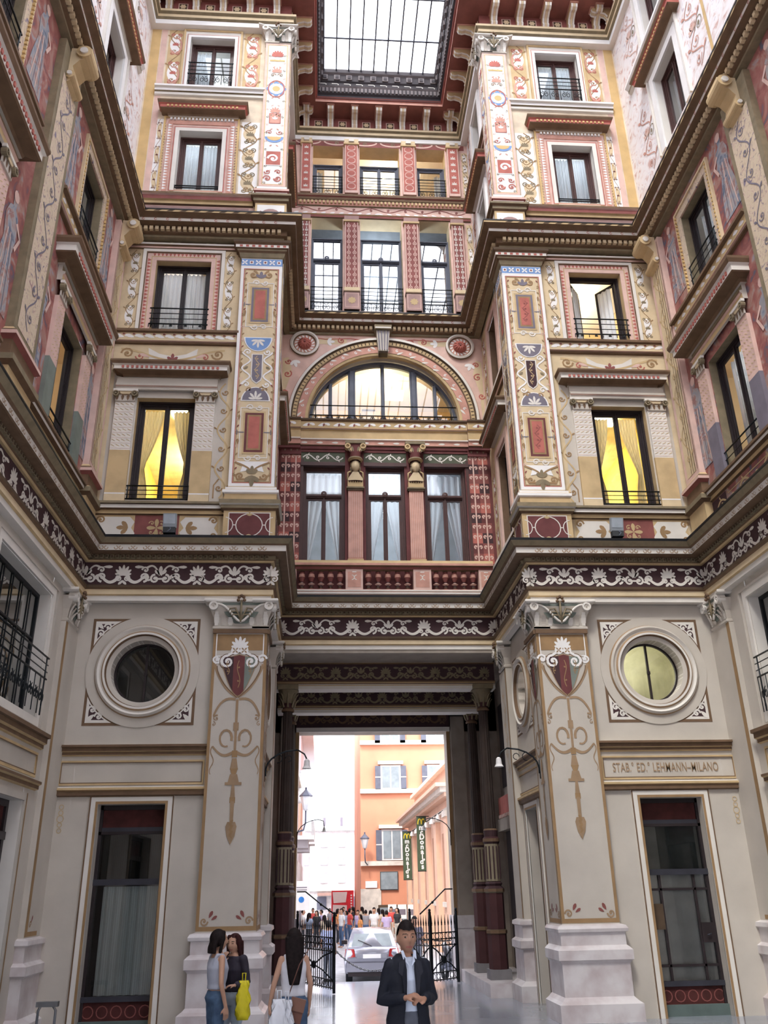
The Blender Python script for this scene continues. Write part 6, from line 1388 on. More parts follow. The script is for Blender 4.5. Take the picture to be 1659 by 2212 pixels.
# ------------------------------------------------------------------ passage to the street
YE = 24.6
pcream = mat('shaded_passage_plaster', (.36, .31, .26), n=.1)  # cream plaster darkened, the passage's shade put into its colour
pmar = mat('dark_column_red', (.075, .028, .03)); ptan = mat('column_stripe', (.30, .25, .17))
def passage():
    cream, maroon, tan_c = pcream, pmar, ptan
    mb = MB()
    for s in (-1, 1):
        X = 3.35*s
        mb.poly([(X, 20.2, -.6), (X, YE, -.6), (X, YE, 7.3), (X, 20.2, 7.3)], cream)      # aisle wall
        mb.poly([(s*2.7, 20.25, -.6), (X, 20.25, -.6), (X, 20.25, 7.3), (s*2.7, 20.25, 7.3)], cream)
        # shop screens in the aisle wall
        for a, b in ((20.7, 22.3), (22.6, 24.2)):
            x = X-s*.02; mb.poly([(x, a, 0), (x, b, 0), (x, b, 3.3), (x, a, 3.3)], dwood); mb.poly([(x, a, 4.4), (x, b, 4.4), (x, b, 6.6), (x, a, 6.6)], dwood)
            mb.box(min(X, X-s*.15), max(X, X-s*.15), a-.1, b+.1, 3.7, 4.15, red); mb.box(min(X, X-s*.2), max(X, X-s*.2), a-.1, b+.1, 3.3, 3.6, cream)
            for k in range(8): mb.box(min(X, X-s*.2), max(X, X-s*.2), a+k*.2, a+k*.2+.1, 3.62, 3.7, rose)
        # end pier
        e0 = 1.9 if s > 0 else 2.22
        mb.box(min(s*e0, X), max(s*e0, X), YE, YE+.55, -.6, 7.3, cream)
        mb.box(min(s*(e0-.0), s*(e0+.09)), max(s*(e0-.0), s*(e0+.09)), YE-.012, YE, 1.3, 6.0, ochre)
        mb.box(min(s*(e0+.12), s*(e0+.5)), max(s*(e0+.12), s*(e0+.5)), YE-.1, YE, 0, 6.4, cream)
        mb.box(min(s*(e0-.05), s*(e0+.5)), max(s*(e0-.05), s*(e0+.5)), YE-.14, YE+.6, 1.0, 1.3, marble); mb.box(min(s*(e0-.03), s*(e0+.5)), max(s*(e0-.03), s*(e0+.5)), YE-.12, YE+.6, -.3, 1.0, marble)
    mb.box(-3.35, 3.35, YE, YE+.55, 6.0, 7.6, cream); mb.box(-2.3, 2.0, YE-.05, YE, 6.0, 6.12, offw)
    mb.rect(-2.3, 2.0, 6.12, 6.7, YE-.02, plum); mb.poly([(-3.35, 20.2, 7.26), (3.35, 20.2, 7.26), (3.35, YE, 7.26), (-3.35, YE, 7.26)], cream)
    rinceau(mb, -2.1, 1.8, 6.2, 6.6, YE-.03, brown)
    struct('wall_passage', mb)
    # beams
    for yy, zb in ((20.2, 7.2), (21.4, 6.60), (22.9, 6.30)):
        t = thing('ceiling_beam', {20.2: 'pale front beam over the mouth of the passage', 21.4: 'nearer dark beam with painted scrolls inside the passage', 22.9: 'farther dark beam with painted scrolls inside the passage'}[yy], 'beam', (0, yy, zb))
        w = .9 if yy < 21 else .36
        mb = MB(); X = 2.66 if yy < 21 else 2.75; mb.box(-X, X, 0, w, -.0, .6, plum if yy > 21 else cream); mb.box(-X, X, -.03, w+.03, -.08, .04, offw if yy > 21 else cream)
        if yy > 21:
            mb.box(-X, X, -.05, w, .04, .12, brown); rinceau(mb, -2.5, 2.5, .14, .52, -.008, olive); mb.box(-X, X, -.06, w, .54, .64, brown)
        mb.build('beam_body', t)
        if yy > 21:
            mb = MB(); 
            for z_, o_ in ((.0, .03), (.06, .05), (.56, .06)): mb.box(-X+.01, X-.01, -o_-.015, -o_, z_, z_+.02, tan)
            mb.build('beading', t)
    # kerb steps and columns
    for s in (-1, 1):
        mb = MB(); mb.box(min(s*2.0, s*3.35), max(s*2.0, s*3.35), 20.35, YE, -.4, .08, marble); o = mb.build('step'); tag(o, f'low marble step under the columns, {SN[s]} side of the passage', 'step')
        for yy, nm in ((21.5, 'nearer'), (23.3, 'farther')):
            t = thing('column', f'{nm} dark fluted column on the {SN[s]} side of the passage', 'column', (s*2.42, yy, .08), 0, 'passage columns')
            mb = MB(); mb.box(-.24, .24, -.24, .24, 0, .2, mat('grey_stone', (.22, .21, .22))); mb.build('base_block', t)
            mb = MB(); r = [(.22, .2), (.22, .9), (.24, .92), (.24, .98), (.21, 1.0), (.21, 1.75), (.24, 1.78), (.24, 1.84), (.17, 1.9), (.2, 1.95), (.16, 2.0)]
            mb.lathe(0, 0, r, maroon, 8, ms=[maroon, dbrown, brown, dbrown, maroon, ptan, brown, plum, plum, plum], smooth=False)
            for k in range(8): a = k*PI/4+PI/8; mb.box(.0, .001, 0, 0.001, 0, 0.001, tan); leaf(mb, 0, 1.3, 0, .01, .01, -.2, tan)
            mb.build('pedestal', t)
            mb = MB(); mb.lathe(0, 0, [(.17, 2.0), (.17, 2.8), (.2, 2.85), (.2, 2.92), (.16, 2.96), (.17, 3.1), (.15, 3.14)], plum, 16, ms=[ptan, plum, brown, maroon, plum, brown], smooth=False)
            for k in range(12): a = k*PI/6; mb.box(.168*math.cos(a)-.015, .168*math.cos(a)+.015, .168*math.sin(a)-.015, .168*math.sin(a)+.015, 2.05, 2.75, plum)
            mb.build('lower_shaft', t)
            mb = MB(); n = 24
            rows = [[((R_*(1 if i % 2 else .9))*math.cos(2*PI*i/n), (R_*(1 if i % 2 else .9))*math.sin(2*PI*i/n), z) for i in range(n)] for R_, z in ((.135, 3.14), (.115, 5.9))]
            mb.grid(rows, mat('dark_column_shaft', (.055, .038, .032)), closed=True, smooth=False); mb.build('shaft', t)
            mb = MB(); mb.lathe(0, 0, [(.15, 5.9), (.16, 5.94), (.13, 5.98), (.14, 6.1), (.19, 6.3), (.24, 6.42), (.26, 6.42)], brown, 12, ms=[brown, brown, maroon, olive, olive, brown]); mb.box(-.25, .25, -.25, .25, 6.42, 6.54, olive)
            for k in range(8):
                a = k*PI/4; c, q = math.cos(a), math.sin(a)
                for z0, L in ((6.0, .2), (6.12, .22)): mb.tube([(c*.14, q*.14, z0), (c*.19, q*.19, z0+L*.7), (c*.25, q*.25, z0+L)], .03, olive, 5, .012)
            mb.build('capital', t)
    # hanging curved lamps near the street end
    for s in (-1, 1):
        e0 = 1.9 if s > 0 else 2.22
        t = thing('bracket_lamp', f'thin curved iron lamp arm at the street end of the passage, {SN[s]} side', 'lamp', (s*e0, YE, 3.3))
        mb = MB(); mb.tube([(0, 0, -.3), (0, 0, .1)], .015, iron); mb.tube([(-s*.6*(1-math.cos(a)), -.02, .4*math.sin(a)) for a in [0, .3, .6, .9, 1.2, 1.5]]+[(-s*.7, -.02, .36), (-s*.72, -.02, .22)], .012, iron, 5); mb.build('arm', t)
        mb = MB(Matrix.Translation((-s*.72, -.02, .15))); mb.lathe(0, 0, [(.015, .07), (.03, .03), (.05, -.03), (.08, -.06), (.05, -.06)], white, 10); mb.build('lamp_head', t)
    # gates
    def leaf_gate(t, L, nb, M):
        H = 1.2
        for k in range(nb):
            x = L*(k+.5)/nb; mb = MB(M); mb.tube([(x, 0, .06), (x, 0, H+.12)], .011, iron, 5); mb.tube([(x, 0, H+.12), (x, 0, H+.2), (x, 0, H+.32)], .022, iron, 6, .003)
            mb.ball((x, 0, H+.1), .02, iron, 6, 4); mb.build('bar', t)
        for x in (0, L): mb = MB(M); mb.box(x-.025, x+.025, -.025, .025, .0, H+.4, iron); mb.ball((x, 0, H+.43), .035, iron, 8, 5); mb.build('stile', t)
        for z in (.1, .26, .84, .98, 1.12): mb = MB(M); mb.box(0, L, -.012, .012, z-.012, z+.012, iron); mb.build('rail', t)
        mb = MB(M)
        for z, r in ((.18, .06), (.91, .06), (1.05, .06)):
            n = int(L/.16)
            for k in range(n):
                cx = L*(k+.5)/n; mb.tube([(cx+r*math.cos(a), 0, z+r*math.sin(a)) for a in [i*.8 for i in range(9)]], .008, iron, 4)
        mb.build('scrollwork', t)
        mb = MB(M)
        for a, b in (((.03, .84), (L*.5, .52)), ((L-.03, .84), (L*.5, .52)), ((.03, .26), (L*.5, .52)), ((L-.03, .26), (L*.5, .52))): mb.tube([(a[0], -.02, a[1]), ((a[0]+b[0])/2, -.02, (a[1]+b[1])/2+.04), (b[0], -.02, b[1])], .018, iron, 5)
        mb.ball((L*.5, -.02, .52), .09, iron, 10, 6, (1, .6, 1)); mb.build('brace', t)
    z = -.17
    t = thing('iron_gate', 'left wrought iron gate leaf with spear tips, swung inward', 'gate', (-2.15, 24.2, z)); leaf_gate(t, 2.3, 18, Matrix.Rotation(math.radians(-67), 4, 'Z'))
    t = thing('iron_gate', 'right folded wrought iron gate leaf with spear tips, beside the motorcycle', 'gate', (1.84, 23.9, z)); leaf_gate(t, 1.0, 8, Matrix.Rotation(math.radians(180+42), 4, 'Z')); t2 = thing('iron_gate', 'narrow inner gate leaf folded back behind the man in the dark jacket', 'gate', (1.84+math.cos(math.radians(222))*1.0, 23.9+math.sin(math.radians(222))*1.0, z)); leaf_gate(t2, .9, 8, Matrix.Rotation(math.radians(180-62), 4, 'Z'))
    # stay rods above the gates
    for s in (-1, 1):
        e0 = 1.86 if s > 0 else 2.18
        mb = MB(); mb.tube([(s*e0, 24.5, 1.93), (s*(e0-.22), 24.3, 1.93), (s*(e0-.6), 23.8, 1.65), (s*(e0-1.0), 23.2, 1.38)], .018, iron, 5); mb.ball((s*(e0-.62), 23.77, 1.63), .035, iron, 8, 5)
        o = mb.build('gate_stay'); tag(o, f'slanting iron stay rod above the {SN[s]} gate', 'rod')
    # chain hanging across the opening
    t = thing('chain', 'slack metal chain hanging across the opening in front of the silver car', 'chain', (-.2, 22.3, .3)); P0, P1 = Vector((-1.25, 22.15, .72)), Vector((.75, 23.3, .75)); n = 44
    for i in range(n):
        u = (i+.5)/n; p = P0.lerp(P1, u); p.z -= .55*4*u*(1-u)*.95; p2 = P0.lerp(P1, u+.01); p2.z -= .55*4*(u+.01)*(1-u-.01)*.95
        d = (p2-p).normalized(); side = Vector((0, 0, 1)) if i % 2 else d.cross(Vector((0, 0, 1))).normalized()
        pts = [tuple(p+d*.035*math.cos(a)+side*.018*math.sin(a)-Vector((-.2, 22.3, .3))) for a in [k*PI/4 for k in range(9)]]
        mb = MB(); mb.tube(pts, .009, MATS['steel'] if 'steel' in MATS else mat('steel', (.35, .36, .38), rough=.35, metal=.8), 4); mb.build('link', t)
passage()
# ------------------------------------------------------------------ street
ZS = -.62
asph = mat('street_cobbles', (.40, .40, .42), n=.15, scale=3)
def street():
    mb = MB(); mb.poly([(-3, YE, -.2), (3, YE, -.2), (3, YE+.7, -.22), (-3, YE+.7, -.22)], mfloor); mb.poly([(-9, YE+.7, -.22), (9, YE+.7, -.22), (9, 29, ZS), (-9, 29, ZS)], asph); mb.poly([(-20, 29, ZS), (30, 29, ZS), (30, 110, ZS), (-20, 110, ZS)], asph); struct('street_ground', mb)
    F = Matrix.Identity(4)
    ow = mat('orange_stucco', (.70, .31, .19), n=.08, scale=.5); shut = mat('grey_shutter', (.13, .14, .18)); stone = mat('street_stone', (.72, .66, .58)); pk = mat('peach_stucco', (.74, .48, .35), n=.05); ww = mat('pale_stucco', (.64, .63, .62)); bglass = mat('street_window_glass', (.28, .33, .36), rough=.1)
    # orange house
    t = thing('orange_house', 'orange stucco house with grey shutters straight down the street', 'building', (7, 60, ZS))
    K = Matrix.Translation((-7, -60, -ZS)); mb = MB(K); mb.box(.92, 15, 60, 72, ZS, 17, ow)
    for z in (3.35, 7.8, 10.95): mb.box(.9, 15, 59.75, 60, z, z+.28, stone)
    mb.box(.9, 2.2, 59.9, 60, ZS, 2.0, stone); mb.build('wall', t)
    for z0, z1 in ((3.72, 5.5), (7.85+.25, 9.55), (11.1, 13.0)):
        for cx in (2.95, 6.1, 9.2):
            m1 = MB(K); m1.box(cx-.68, cx+.68, 59.85, 60, z0-.05, z1+.05, white); m1.box(cx-.56, cx-.04, 59.82, 59.85, z0+.05, z1-.05, bglass); m1.box(cx+.04, cx+.56, 59.82, 59.85, z0+.05, z1-.05, bglass); m1.box(cx-.85, cx+.85, 59.7, 60, z1+.1, z1+.32, stone); m1.build('window', t)
            for q in (-1, 1):
                m1 = MB(K); a, b = sorted((cx+q*.68, cx+q*1.04)); m1.box(a, b, 59.75, 59.85, z0-.05, z1, shut); m1.box(a, b, 59.74, 59.75, (z0+z1)/2-.03, (z0+z1)/2+.03, offw); m1.build('shutter', t)
    m1 = MB(K); m1.box(2.15, 3.3, 59.9, 60, 1.9, 3.0, MATS['dim_room_wall']); m1.box(2.2, 3.25, 59.85, 59.9, 1.95, 2.95, bglass); m1.build('window', t)
    m1 = MB(K); m1.box(2.0, 3.9, 59.85, 60, -.4, 1.05, dbrown); m1.box(2.1, 2.85, 59.8, 59.85, -.3, .9, bglass); m1.box(3.0, 3.8, 59.8, 59.85, -.3, .9, bglass); m1.build('shop_window', t)
    m1 = MB(K); m1.box(1.2, 1.95, 59.85, 60, 2.05, 2.45, white); m1.build('street_plaque', t)
    # white block at the end
    t = thing('pale_apartment_block', 'overexposed white apartment block closing the far left end of the street', 'building', (-2, 90, ZS)); K = Matrix.Translation((2, -90, -ZS)); mb = MB(K); mb.box(-9, 4.5, 90, 100, ZS, 7.6, ww); mb.box(-9, 4.5, 89.7, 90, 7.3, 7.7, white); mb.box(-9, 4.5, 89.8, 90, .9+1, 2.15, stone); mb.build('wall', t)
    for z in (2.6, 4.2, 5.8):
        for cx in (-1.4, .3, 2.0, -3.2): m1 = MB(K); m1.box(cx-.35, cx+.35, 89.9, 90, z, z+1.0, mat('pale_shutter', (.42, .42, .46))); m1.build('window', t)
    for cx in (-1.6, .2, 1.8): m1 = MB(K); m1.box(cx-.45, cx+.45, 89.9, 90, .3, 1.4, shut); m1.build('shop_window', t)
    mb = MB(K); mb.box(-2.0, .9, 88.8, 90, 1.5, 1.75, mat('awning_brown', (.35, .22, .18))); mb.build('awning', t)
    for cx in (-1.4, .3, 2.0): m1 = MB(K); m1.box(cx-.4, cx+.4, 91.2, 91.6, 7.6, 8.8, ww); m1.box(cx-.12, cx+.12, 91.15, 91.2, 7.8, 8.6, slate); m1.build('dormer', t)
    # left street side: stone palace with balcony and heavy cornice
    t = thing('stone_palace', 'overexposed pale stone palace with a balcony along the left side of the street', 'building', (-3.2, 38, ZS)); K = Matrix.Translation((3.2, -38, -ZS)); mb = MB(K)
    pal = mat('palace_stone', (.50, .48, .51), n=.06)
    mb.box(-9, -3.1, 30, 80, ZS, 12.5, pal); mb.box(-9, -2.3, 44, 80, 12.1, 12.6, white); mb.box(-9, -2.7, 30, 50, 7.0, 7.2, stone)
    for k in range(24): mb.box(-3.2, -3.02, 31+k*2, 32.7+k*2, ZS, 3.6, ww)
    mb.build('wall', t)
    for yy in (48, 53): m1 = MB(K); m1.box(-3.1, -2.0, yy, yy+2.5, 4.4, 4.6, white); m1.box(-3.1, -2.3, yy+.3, yy+2.2, 4.0, 4.4, pal); m1.box(-2.15, -2.0, yy, yy+2.5, 4.6, 5.3, ww); m1.build('balcony', t)
    for k in range(5): m1 = MB(K); m1.box(-3.15, -3.0, 40+k*6, 41.2+k*6, 5.4, 7.6, pk); m1.build('window', t)
    for k in range(9): m1 = MB(K); m1.ball((-2.8, 46+.8*k, 6.2+.25*k), .22, ww, 8, 5); m1.build('carved_ornament', t)
    # right: peach church-like building with pilasters, banners
    t = thing('peach_building', 'peach building with tall pilasters and a deep cornice along the right of the street', 'building', (6, 48, ZS)); K = Matrix.Translation((-6, -48, -ZS)); X = 3.87; mb = MB(K); Y0, Y1 = 38, 58
    mb.box(X, 14, Y0, Y1, ZS, 5.5, pk); mb.sweep([(14, Y0), (X, Y0), (X, Y1), (14, Y1)][::-1] if 0 else [(14, Y1), (X, Y1), (X, Y0), (14, Y0)][::-1], [(0, 5.3)], pk)
    for j, (o_, z0, z1) in enumerate(((.12, 5.0, 5.15), (.35, 5.5, 5.65), (.55, 5.65, 5.85), (.75, 5.85, 6.0))): mb.box(X-o_, 14, Y0-o_, Y1+o_, z0, z1, pk if j % 2 else stone)
    mb.box(X+.4, 14, Y0+.4, Y1-.4, 6.0, 7.2, pk); mb.box(X+.15, 14, Y0+.15, Y1-.15, 7.2, 7.4, stone); mb.build('wall', t)
    for k in range(6):
        y = Y0+.4+k*3.7; m1 = MB(K); m1.box(X-.22, X, y, y+.9, ZS, 5.0, pk); m1.box(X-.28, X, y-.08, y+.98, 4.75, 5.0, stone); m1.build('pilaster', t)
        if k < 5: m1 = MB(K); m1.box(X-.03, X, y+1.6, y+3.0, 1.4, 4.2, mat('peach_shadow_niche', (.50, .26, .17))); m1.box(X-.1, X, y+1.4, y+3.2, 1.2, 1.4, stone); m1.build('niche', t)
    m1 = MB(K); m1.box(X, 5.2, Y0-.05, Y0, ZS, 5.0, stone); m1.box(X+.2, X+.7, Y0-.25, Y0, ZS, 5.0, pk); m1.build('corner_pilaster', t)
    # banners with the restaurant lettering
    gb = mat('banner_green', (.07, .10, .06)); yl = mat('banner_yellow', (.80, .62, .05))
    for yy, nm, x0, hh in ((46.5, 'nearer', 3.22, 2.55), (53.5, 'farther', 3.1, 2.55)):
        t = thing('banner', f'{nm} dark green vertical banner with white letters and a yellow arch symbol', 'banner', (x0, yy, 5.32 if yy < 50 else 5.0), 0, 'green vertical banners')
        w = .5; mb = MB(); mb.box(0, w, -.02, .02, -hh, 0, gb); mb.build('cloth', t)
        mb = MB(); 
        for q in (-1, 1): mb.ribbon(arc(w/2+q*.09, -.36, .09, 0, PI, 10, .26), .05, -.03, yl)
        mb.build('arch_symbol', t)
        mb = MB(); mb.tube([(0, 0, .02), (.65, 0, .02)], .02, iron); mb.tube([(0, 0, -hh-.02), (.65, 0, -hh-.02)], .02, iron); mb.build('bracket', t)
        for i, ch in enumerate("mcDonald's".replace("'s", "\u2019s")[:0] or ['m', 'c', 'D', 'o', 'n', 'a', 'l', 'd\u2019', 's']):
            cu = bpy.data.curves.new('l', 'FONT'); cu.body = ch; cu.size = .34; cu.align_x = 'CENTER'; cu.offset = .012
            o = bpy.data.objects.new('l', cu); COL.objects.link(o); me = bpy.data.meshes.new_from_object(o.evaluated_get(bpy.context.evaluated_depsgraph_get())); bpy.data.objects.remove(o)
            me.materials.clear(); me.materials.append(white); q = bpy.data.objects.new('letter', me); COL.objects.link(q); q.parent = t; q.rotation_euler = (PI/2, 0, 0); q.location = (w/2, -.03, -.62-.23*i)
    for k in range(7):
        yy = 40+k*2.4; t = thing('cornice_spotlight', 'white spotlight under the peach cornice, '+['nearest to the court', 'second nearest', 'third nearest', 'fourth, above the nearer banner', 'fifth, beyond the nearer banner', 'second from the far end', 'at the far end'][k], 'lamp', (X-.35, yy, 4.95), 0, 'spotlights under the peach cornice'); mb = MB(); mb.tube([(.3, 0, .2), (0, 0, 0)], .02, iron, 4); mb.build('arm', t); mb = MB(); mb.lathe(0, 0, [(.02, .0), (.1, -.12), (.12, -.25), (.03, -.25)], white, 8); mb.build('lamp_head', t)
    # street lanterns
    def lantern(loc, s, label, back=0):
        t = thing('street_lantern', label, 'lamp', loc); mb = MB(); mb.tube([(s, back, -1.35), (s*.5, back*.5, -1.3), (s*.1, 0, -1.2), (0, 0, -.9), (0, 0, -.35)], .04, gwood, 5); mb.build('bracket', t)
        mb = MB(); mb.lathe(0, 0, [(.04, -.4), (.13, -.35), (.26, .2), (.28, .22)], mat('lantern_glass', (.7, .72, .74), rough=.2), 6, smooth=False); mb.build('glass_body', t)
        mb = MB(); mb.lathe(0, 0, [(.3, .2), (.3, .25), (.12, .42), (.05, .5), (.05, .6), (.0, .62)], gwood, 6, smooth=False); mb.build('cap', t)
    lantern((1.15, 59.2, 4.75), .3, 'old street lantern on the left edge of the orange house', .85); lantern((-2.3, 40.5, 5.6), -.9, 'hanging street lantern before the pale palace on the left')
    # board sign with blue circle
    t = thing('street_sign', 'white traffic sign with a blue disc beyond the left gate', 'sign', (-2.55, 44, ZS)); mb = MB(); mb.box(-.42, .42, -.02, .02, 1.75, 3.0, white); mb.build('board', t); mb = MB(); mb.disc(.05, 2.2, .13, -.03, mat('sign_blue', (.05, .25, .7)), 20); mb.rect(-.3, .3, 2.7, 2.74, -.03, slate); mb.rect(-.3, .3, 2.6, 2.63, -.03, slate); mb.build('blue_disc', t); mb = MB(); mb.tube([(0, .03, 0), (0, .03, 3)], .03, gwood); mb.build('post', t)
    # red delivery truck
    t = thing('truck', 'red truck body with white panels in the crowd at the far end', 'truck', (0, 70, ZS)); rr = mat('truck_red', (.75, .04, .06), rough=.4)
    mb = MB(); mb.box(-.85, .78, 0, 3.2, .45, 2.55, rr); mb.build('cargo_box', t); mb = MB(); mb.prism([(-.78, 2.45), (.3, 2.45), (.2, 1.75), (-.7, 1.7)], -.03, 0, white); mb.prism([(-.75, 1.6), (.28, 1.55), (.28, .95), (-.78, .8)], -.03, 0, white); mb.build('white_panel', t)
    mb = MB(); 
    for k in range(8): mb.box(.55, .66, -.03, 0, .9+.18*k, 1.0+.18*k, white)
    mb.build('lettering', t)
    for x in (-.7, .6): mb = MB(Matrix.Translation((x, .6, .3)) @ Matrix.Rotation(PI/2, 4, 'Z')); mb.ring(0, 0, [(.3, -.1), (.3, .1), (.1, .1), (.1, -.1)], black, 14); mb.build('wheel', t)
    for k, x in enumerate((3.0, 3.5, 4.0)): 
        mb = MB(); mb.box(-.25, .25, -.02, .02, 1.0, 1.75, white); mb.box(-.2, .2, -.025, -.02, 1.2, 1.5, slate); mb.tube([(0, 0, 0), (0, 0, 1)], .02, iron); o = mb.build('menu_board'); o.location = (x-.4, 56-k, ZS); tag(o, ['white menu board on a stand, leftmost before the orange house', 'white menu board on a stand, middle one before the orange house', 'white menu board on a stand, rightmost before the orange house'][k], 'sign board')
street()
def car():
    cp = mat('silver_car_paint', (.30, .30, .35), rough=.25, metal=.5, n=.02, coat=.6); tl = mat('tail_lamp_red', (.35, .02, .02), rough=.2); cg = mat('car_window', (.30, .34, .36), rough=.08)
    t = thing('car', 'silver compact hatchback seen from behind, parked beyond the chain', 'car', (-.02, 29.2, ZS), math.radians(-3))
    W2 = .83
    # body as cross-sections front to back, seen from behind (rear at y=0)
    def sec(y, zb, zw, wb, ww): return [(-wb, y, zb), (-wb-.03, y, (zb+zw)/2), (-ww, y, zw), (0, y, zw+.02), (ww, y, zw), (wb+.03, y, (zb+zw)/2), (wb, y, zb), (0, y, zb-.02)]
    mb = MB(); mb.grid([sec(0, .32, .5, .68, .7), sec(-.05, .3, .62, .74, .72), sec(-.06, .28, .72, .78, .74), sec(-.02, .28, .9, .8, .74), sec(.12, .28, .98, .82, .76), sec(1.2, .25, .98, .83, .8), sec(3.0, .25, .92, .82, .78), sec(3.7, .28, .75, .76, .68), sec(3.85, .35, .6, .65, .6)], cp, closed=True, caps=True); mb.build('body', t)
    mb = MB(); cab = lambda y, z, w, zt, wt: [(-w, y, z), (-wt, y+.0, zt), (0, y, zt+.03), (wt, y, zt), (w, y, z)]
    mb.grid([cab(.1, .95, .74, .97, .72), cab(.42, .96, .77, 1.38, .60), cab(.8, .96, .78, 1.44, .60), cab(1.8, .96, .78, 1.44, .60), cab(2.6, .94, .77, .98, .7)], cp, caps=True); mb.build('roof', t)
    mb = MB(); mb.poly([(-.62, .11, 1.0), (.62, .11, 1.0), (.53, .36, 1.33), (-.53, .36, 1.33)], cg); mb.build('rear_window', t)
    mb = MB(); mb.tube([(0, .1, .99), (-.3, .17, 1.12), (-.42, .2, 1.16)], .012, dwood, 4); mb.build('wiper', t)
    for q in (-1, 1):
        mb = MB(); mb.grid([[(q*.5, -.07, .72), (q*.54, -.03, .93)], [(q*.72, -.06, .70), (q*.72, .0, .93)], [(q*.83, .12, .72), (q*.80, .16, .93)]], tl); mb.build('tail_lamp', t)
        mb = MB(); mb.box(min(q*.8, q*.98), max(q*.8, q*.98), 2.0, 2.12, .96, 1.08, dwood if q < 0 else cp); mb.build('wing_mirror', t)
        for y in (.65, 3.0):
            mb = MB(Matrix.Translation((q*.7, y, .3)) @ Matrix.Rotation(PI/2, 4, 'Z')); mb.ring(0, 0, [(.3, -.1), (.3, .1), (.18, .1), (.17, .05), (.0, .05)], black, 20); mb.ring(0, 0, [(.3, -.1), (0, -.1)], black, 20); mb.build('wheel', t)
    mb = MB(); mb.box(-.45, .45, -.085, -.05, .68, .80, mat('plate_recess', (.30, .30, .34))); mb.box(-.27, .27, -.095, -.085, .68, .79, white); mb.build('number_plate', t)
    mb = MB(); mb.box(-.76, .76, -.1, -.02, .32, .56, cp); mb.box(-.72, .72, -.06, .1, .2, .32, dwood); mb.build('bumper', t)
car()
def bike(loc, rz, label, col, name='motorcycle'):
    t = thing(name, label, 'motorcycle', loc, rz, None); bp = mat('bike_'+col[0], col[1], rough=.3)
    for x in (-.6, .6):
        mb = MB(Matrix.Translation((x, 0, .3))); mb.ring(0, 0, [(.30, -.05), (.31, 0), (.30, .05), (.22, .04), (.22, -.04), (.30, -.05)], black, 22)
        for k in range(6): a = k*PI/3; mb.tube([(0, 0, 0), (.22*math.cos(a), 0, .22*math.sin(a))], .008, gwood, 4)
        mb.ring(0, 0, [(.05, -.08), (.05, .08), (0, .08)], gwood, 8); mb.build('wheel', t)
    mb = MB(); mb.grid([[(x+.0, r*math.cos(a), z+h*math.sin(a)) for a in [2*PI*i/10 for i in range(10)]] for x, r, z, h in ((-.75, .03, .75, .03), (-.5, .12, .72, .1), (-.1, .14, .62, .14), (.15, .15, .72, .15), (.4, .12, .8, .08), (.5, .03, .85, .03))], bp, closed=True, caps=True); mb.build('body', t)
    mb = MB(); mb.ball((-.3, 0, .82), .3, black, 10, 6, (1.1, .4, .2)); mb.build('seat', t)
    mb = MB(); mb.tube([(.62, 0, .3), (.42, 0, .95)], .03, gwood); mb.tube([(.38, -.35, 1.0), (.45, 0, .98), (.38, .35, 1.0)], .018, black); mb.build('handlebar', t)
    mb = MB(); mb.ball((.05, 0, .4), .18, gwood, 8, 5, (1.1, .8, 1)); mb.tube([(0, .12, .3), (-.7, .14, .35)], .04, gwood); mb.build('engine', t)
    mb = MB(); mb.ball((.55, 0, .86), .09, white, 8, 5); mb.build('headlamp', t)
def hz(y): return -.22-(y-25.3)/(29-25.3)*.4 if y < 29 else ZS
bike((2.1, 27.2, hz(27.2)), math.radians(100), 'dark motorcycle parked behind the right gate', ('dark', (.03, .03, .04)))
bike((1.5, 31.5, ZS), math.radians(75), 'scooter with a pale windscreen parked to the right of the silver car', ('grey', (.2, .22, .26)), 'scooter')
bike((.15, 36, ZS), math.radians(60), 'dark scooter parked beyond the roof of the silver car', ('black', (.04, .04, .05)), 'scooter')
bike((.95, 37, ZS), math.radians(110), 'red-tailed scooter in the row beyond the silver car', ('red', (.3, .03, .03)), 'scooter')
# ------------------------------------------------------------------ people
skin = mat('skin', (.50, .29, .20), rough=.6, n=.06, scale=8); skin_d = mat('skin_tanned', (.36, .19, .125), rough=.6, n=.06, scale=8); lips = mat('lips', (.38, .13, .11)); brow = mat('dark_brow', (.05, .03, .02)); eyew = mat('eye_white', (.7, .68, .66))
hairm = mat('dark_hair', (.014, .009, .009), spec=.12, rough=.65, n=.3, scale=30); hair_r = mat('reddish_dark_hair', (.045, .014, .014), spec=.12, rough=.65, n=.3, scale=30)
def limb(mb, P, R, m, n=12):
    """tapering limb through joints P with radii R"""
    pts = []; rad = []
    for i in range(len(P)-1):
        for k in range(4):
            t = k/4; pts.append(tuple(P[i][j]+(P[i+1][j]-P[i][j])*t for j in range(3))); rad.append(R[i]+(R[i+1]-R[i])*t)
    pts.append(P[-1]); rad.append(R[-1])
    V = [Vector(p) for p in pts]; rows = []; pu = None
    for i, p in enumerate(V):
        t = (V[min(i+1, len(V)-1)]-V[max(i-1, 0)]).normalized(); u = (pu-t*pu.dot(t)) if pu else t.cross(Vector((0, 1, .1))); u.normalize(); pu = u; v = t.cross(u)
        rows.append([tuple(p+u*rad[i]*math.cos(2*PI*k/n)+v*rad[i]*math.sin(2*PI*k/n)) for k in range(n)])
    mb.grid(rows, m, closed=True, caps=True)
    mb.ball(P[0], R[0], m, 10, 6); mb.ball(P[-1], R[-1], m, 10, 6)
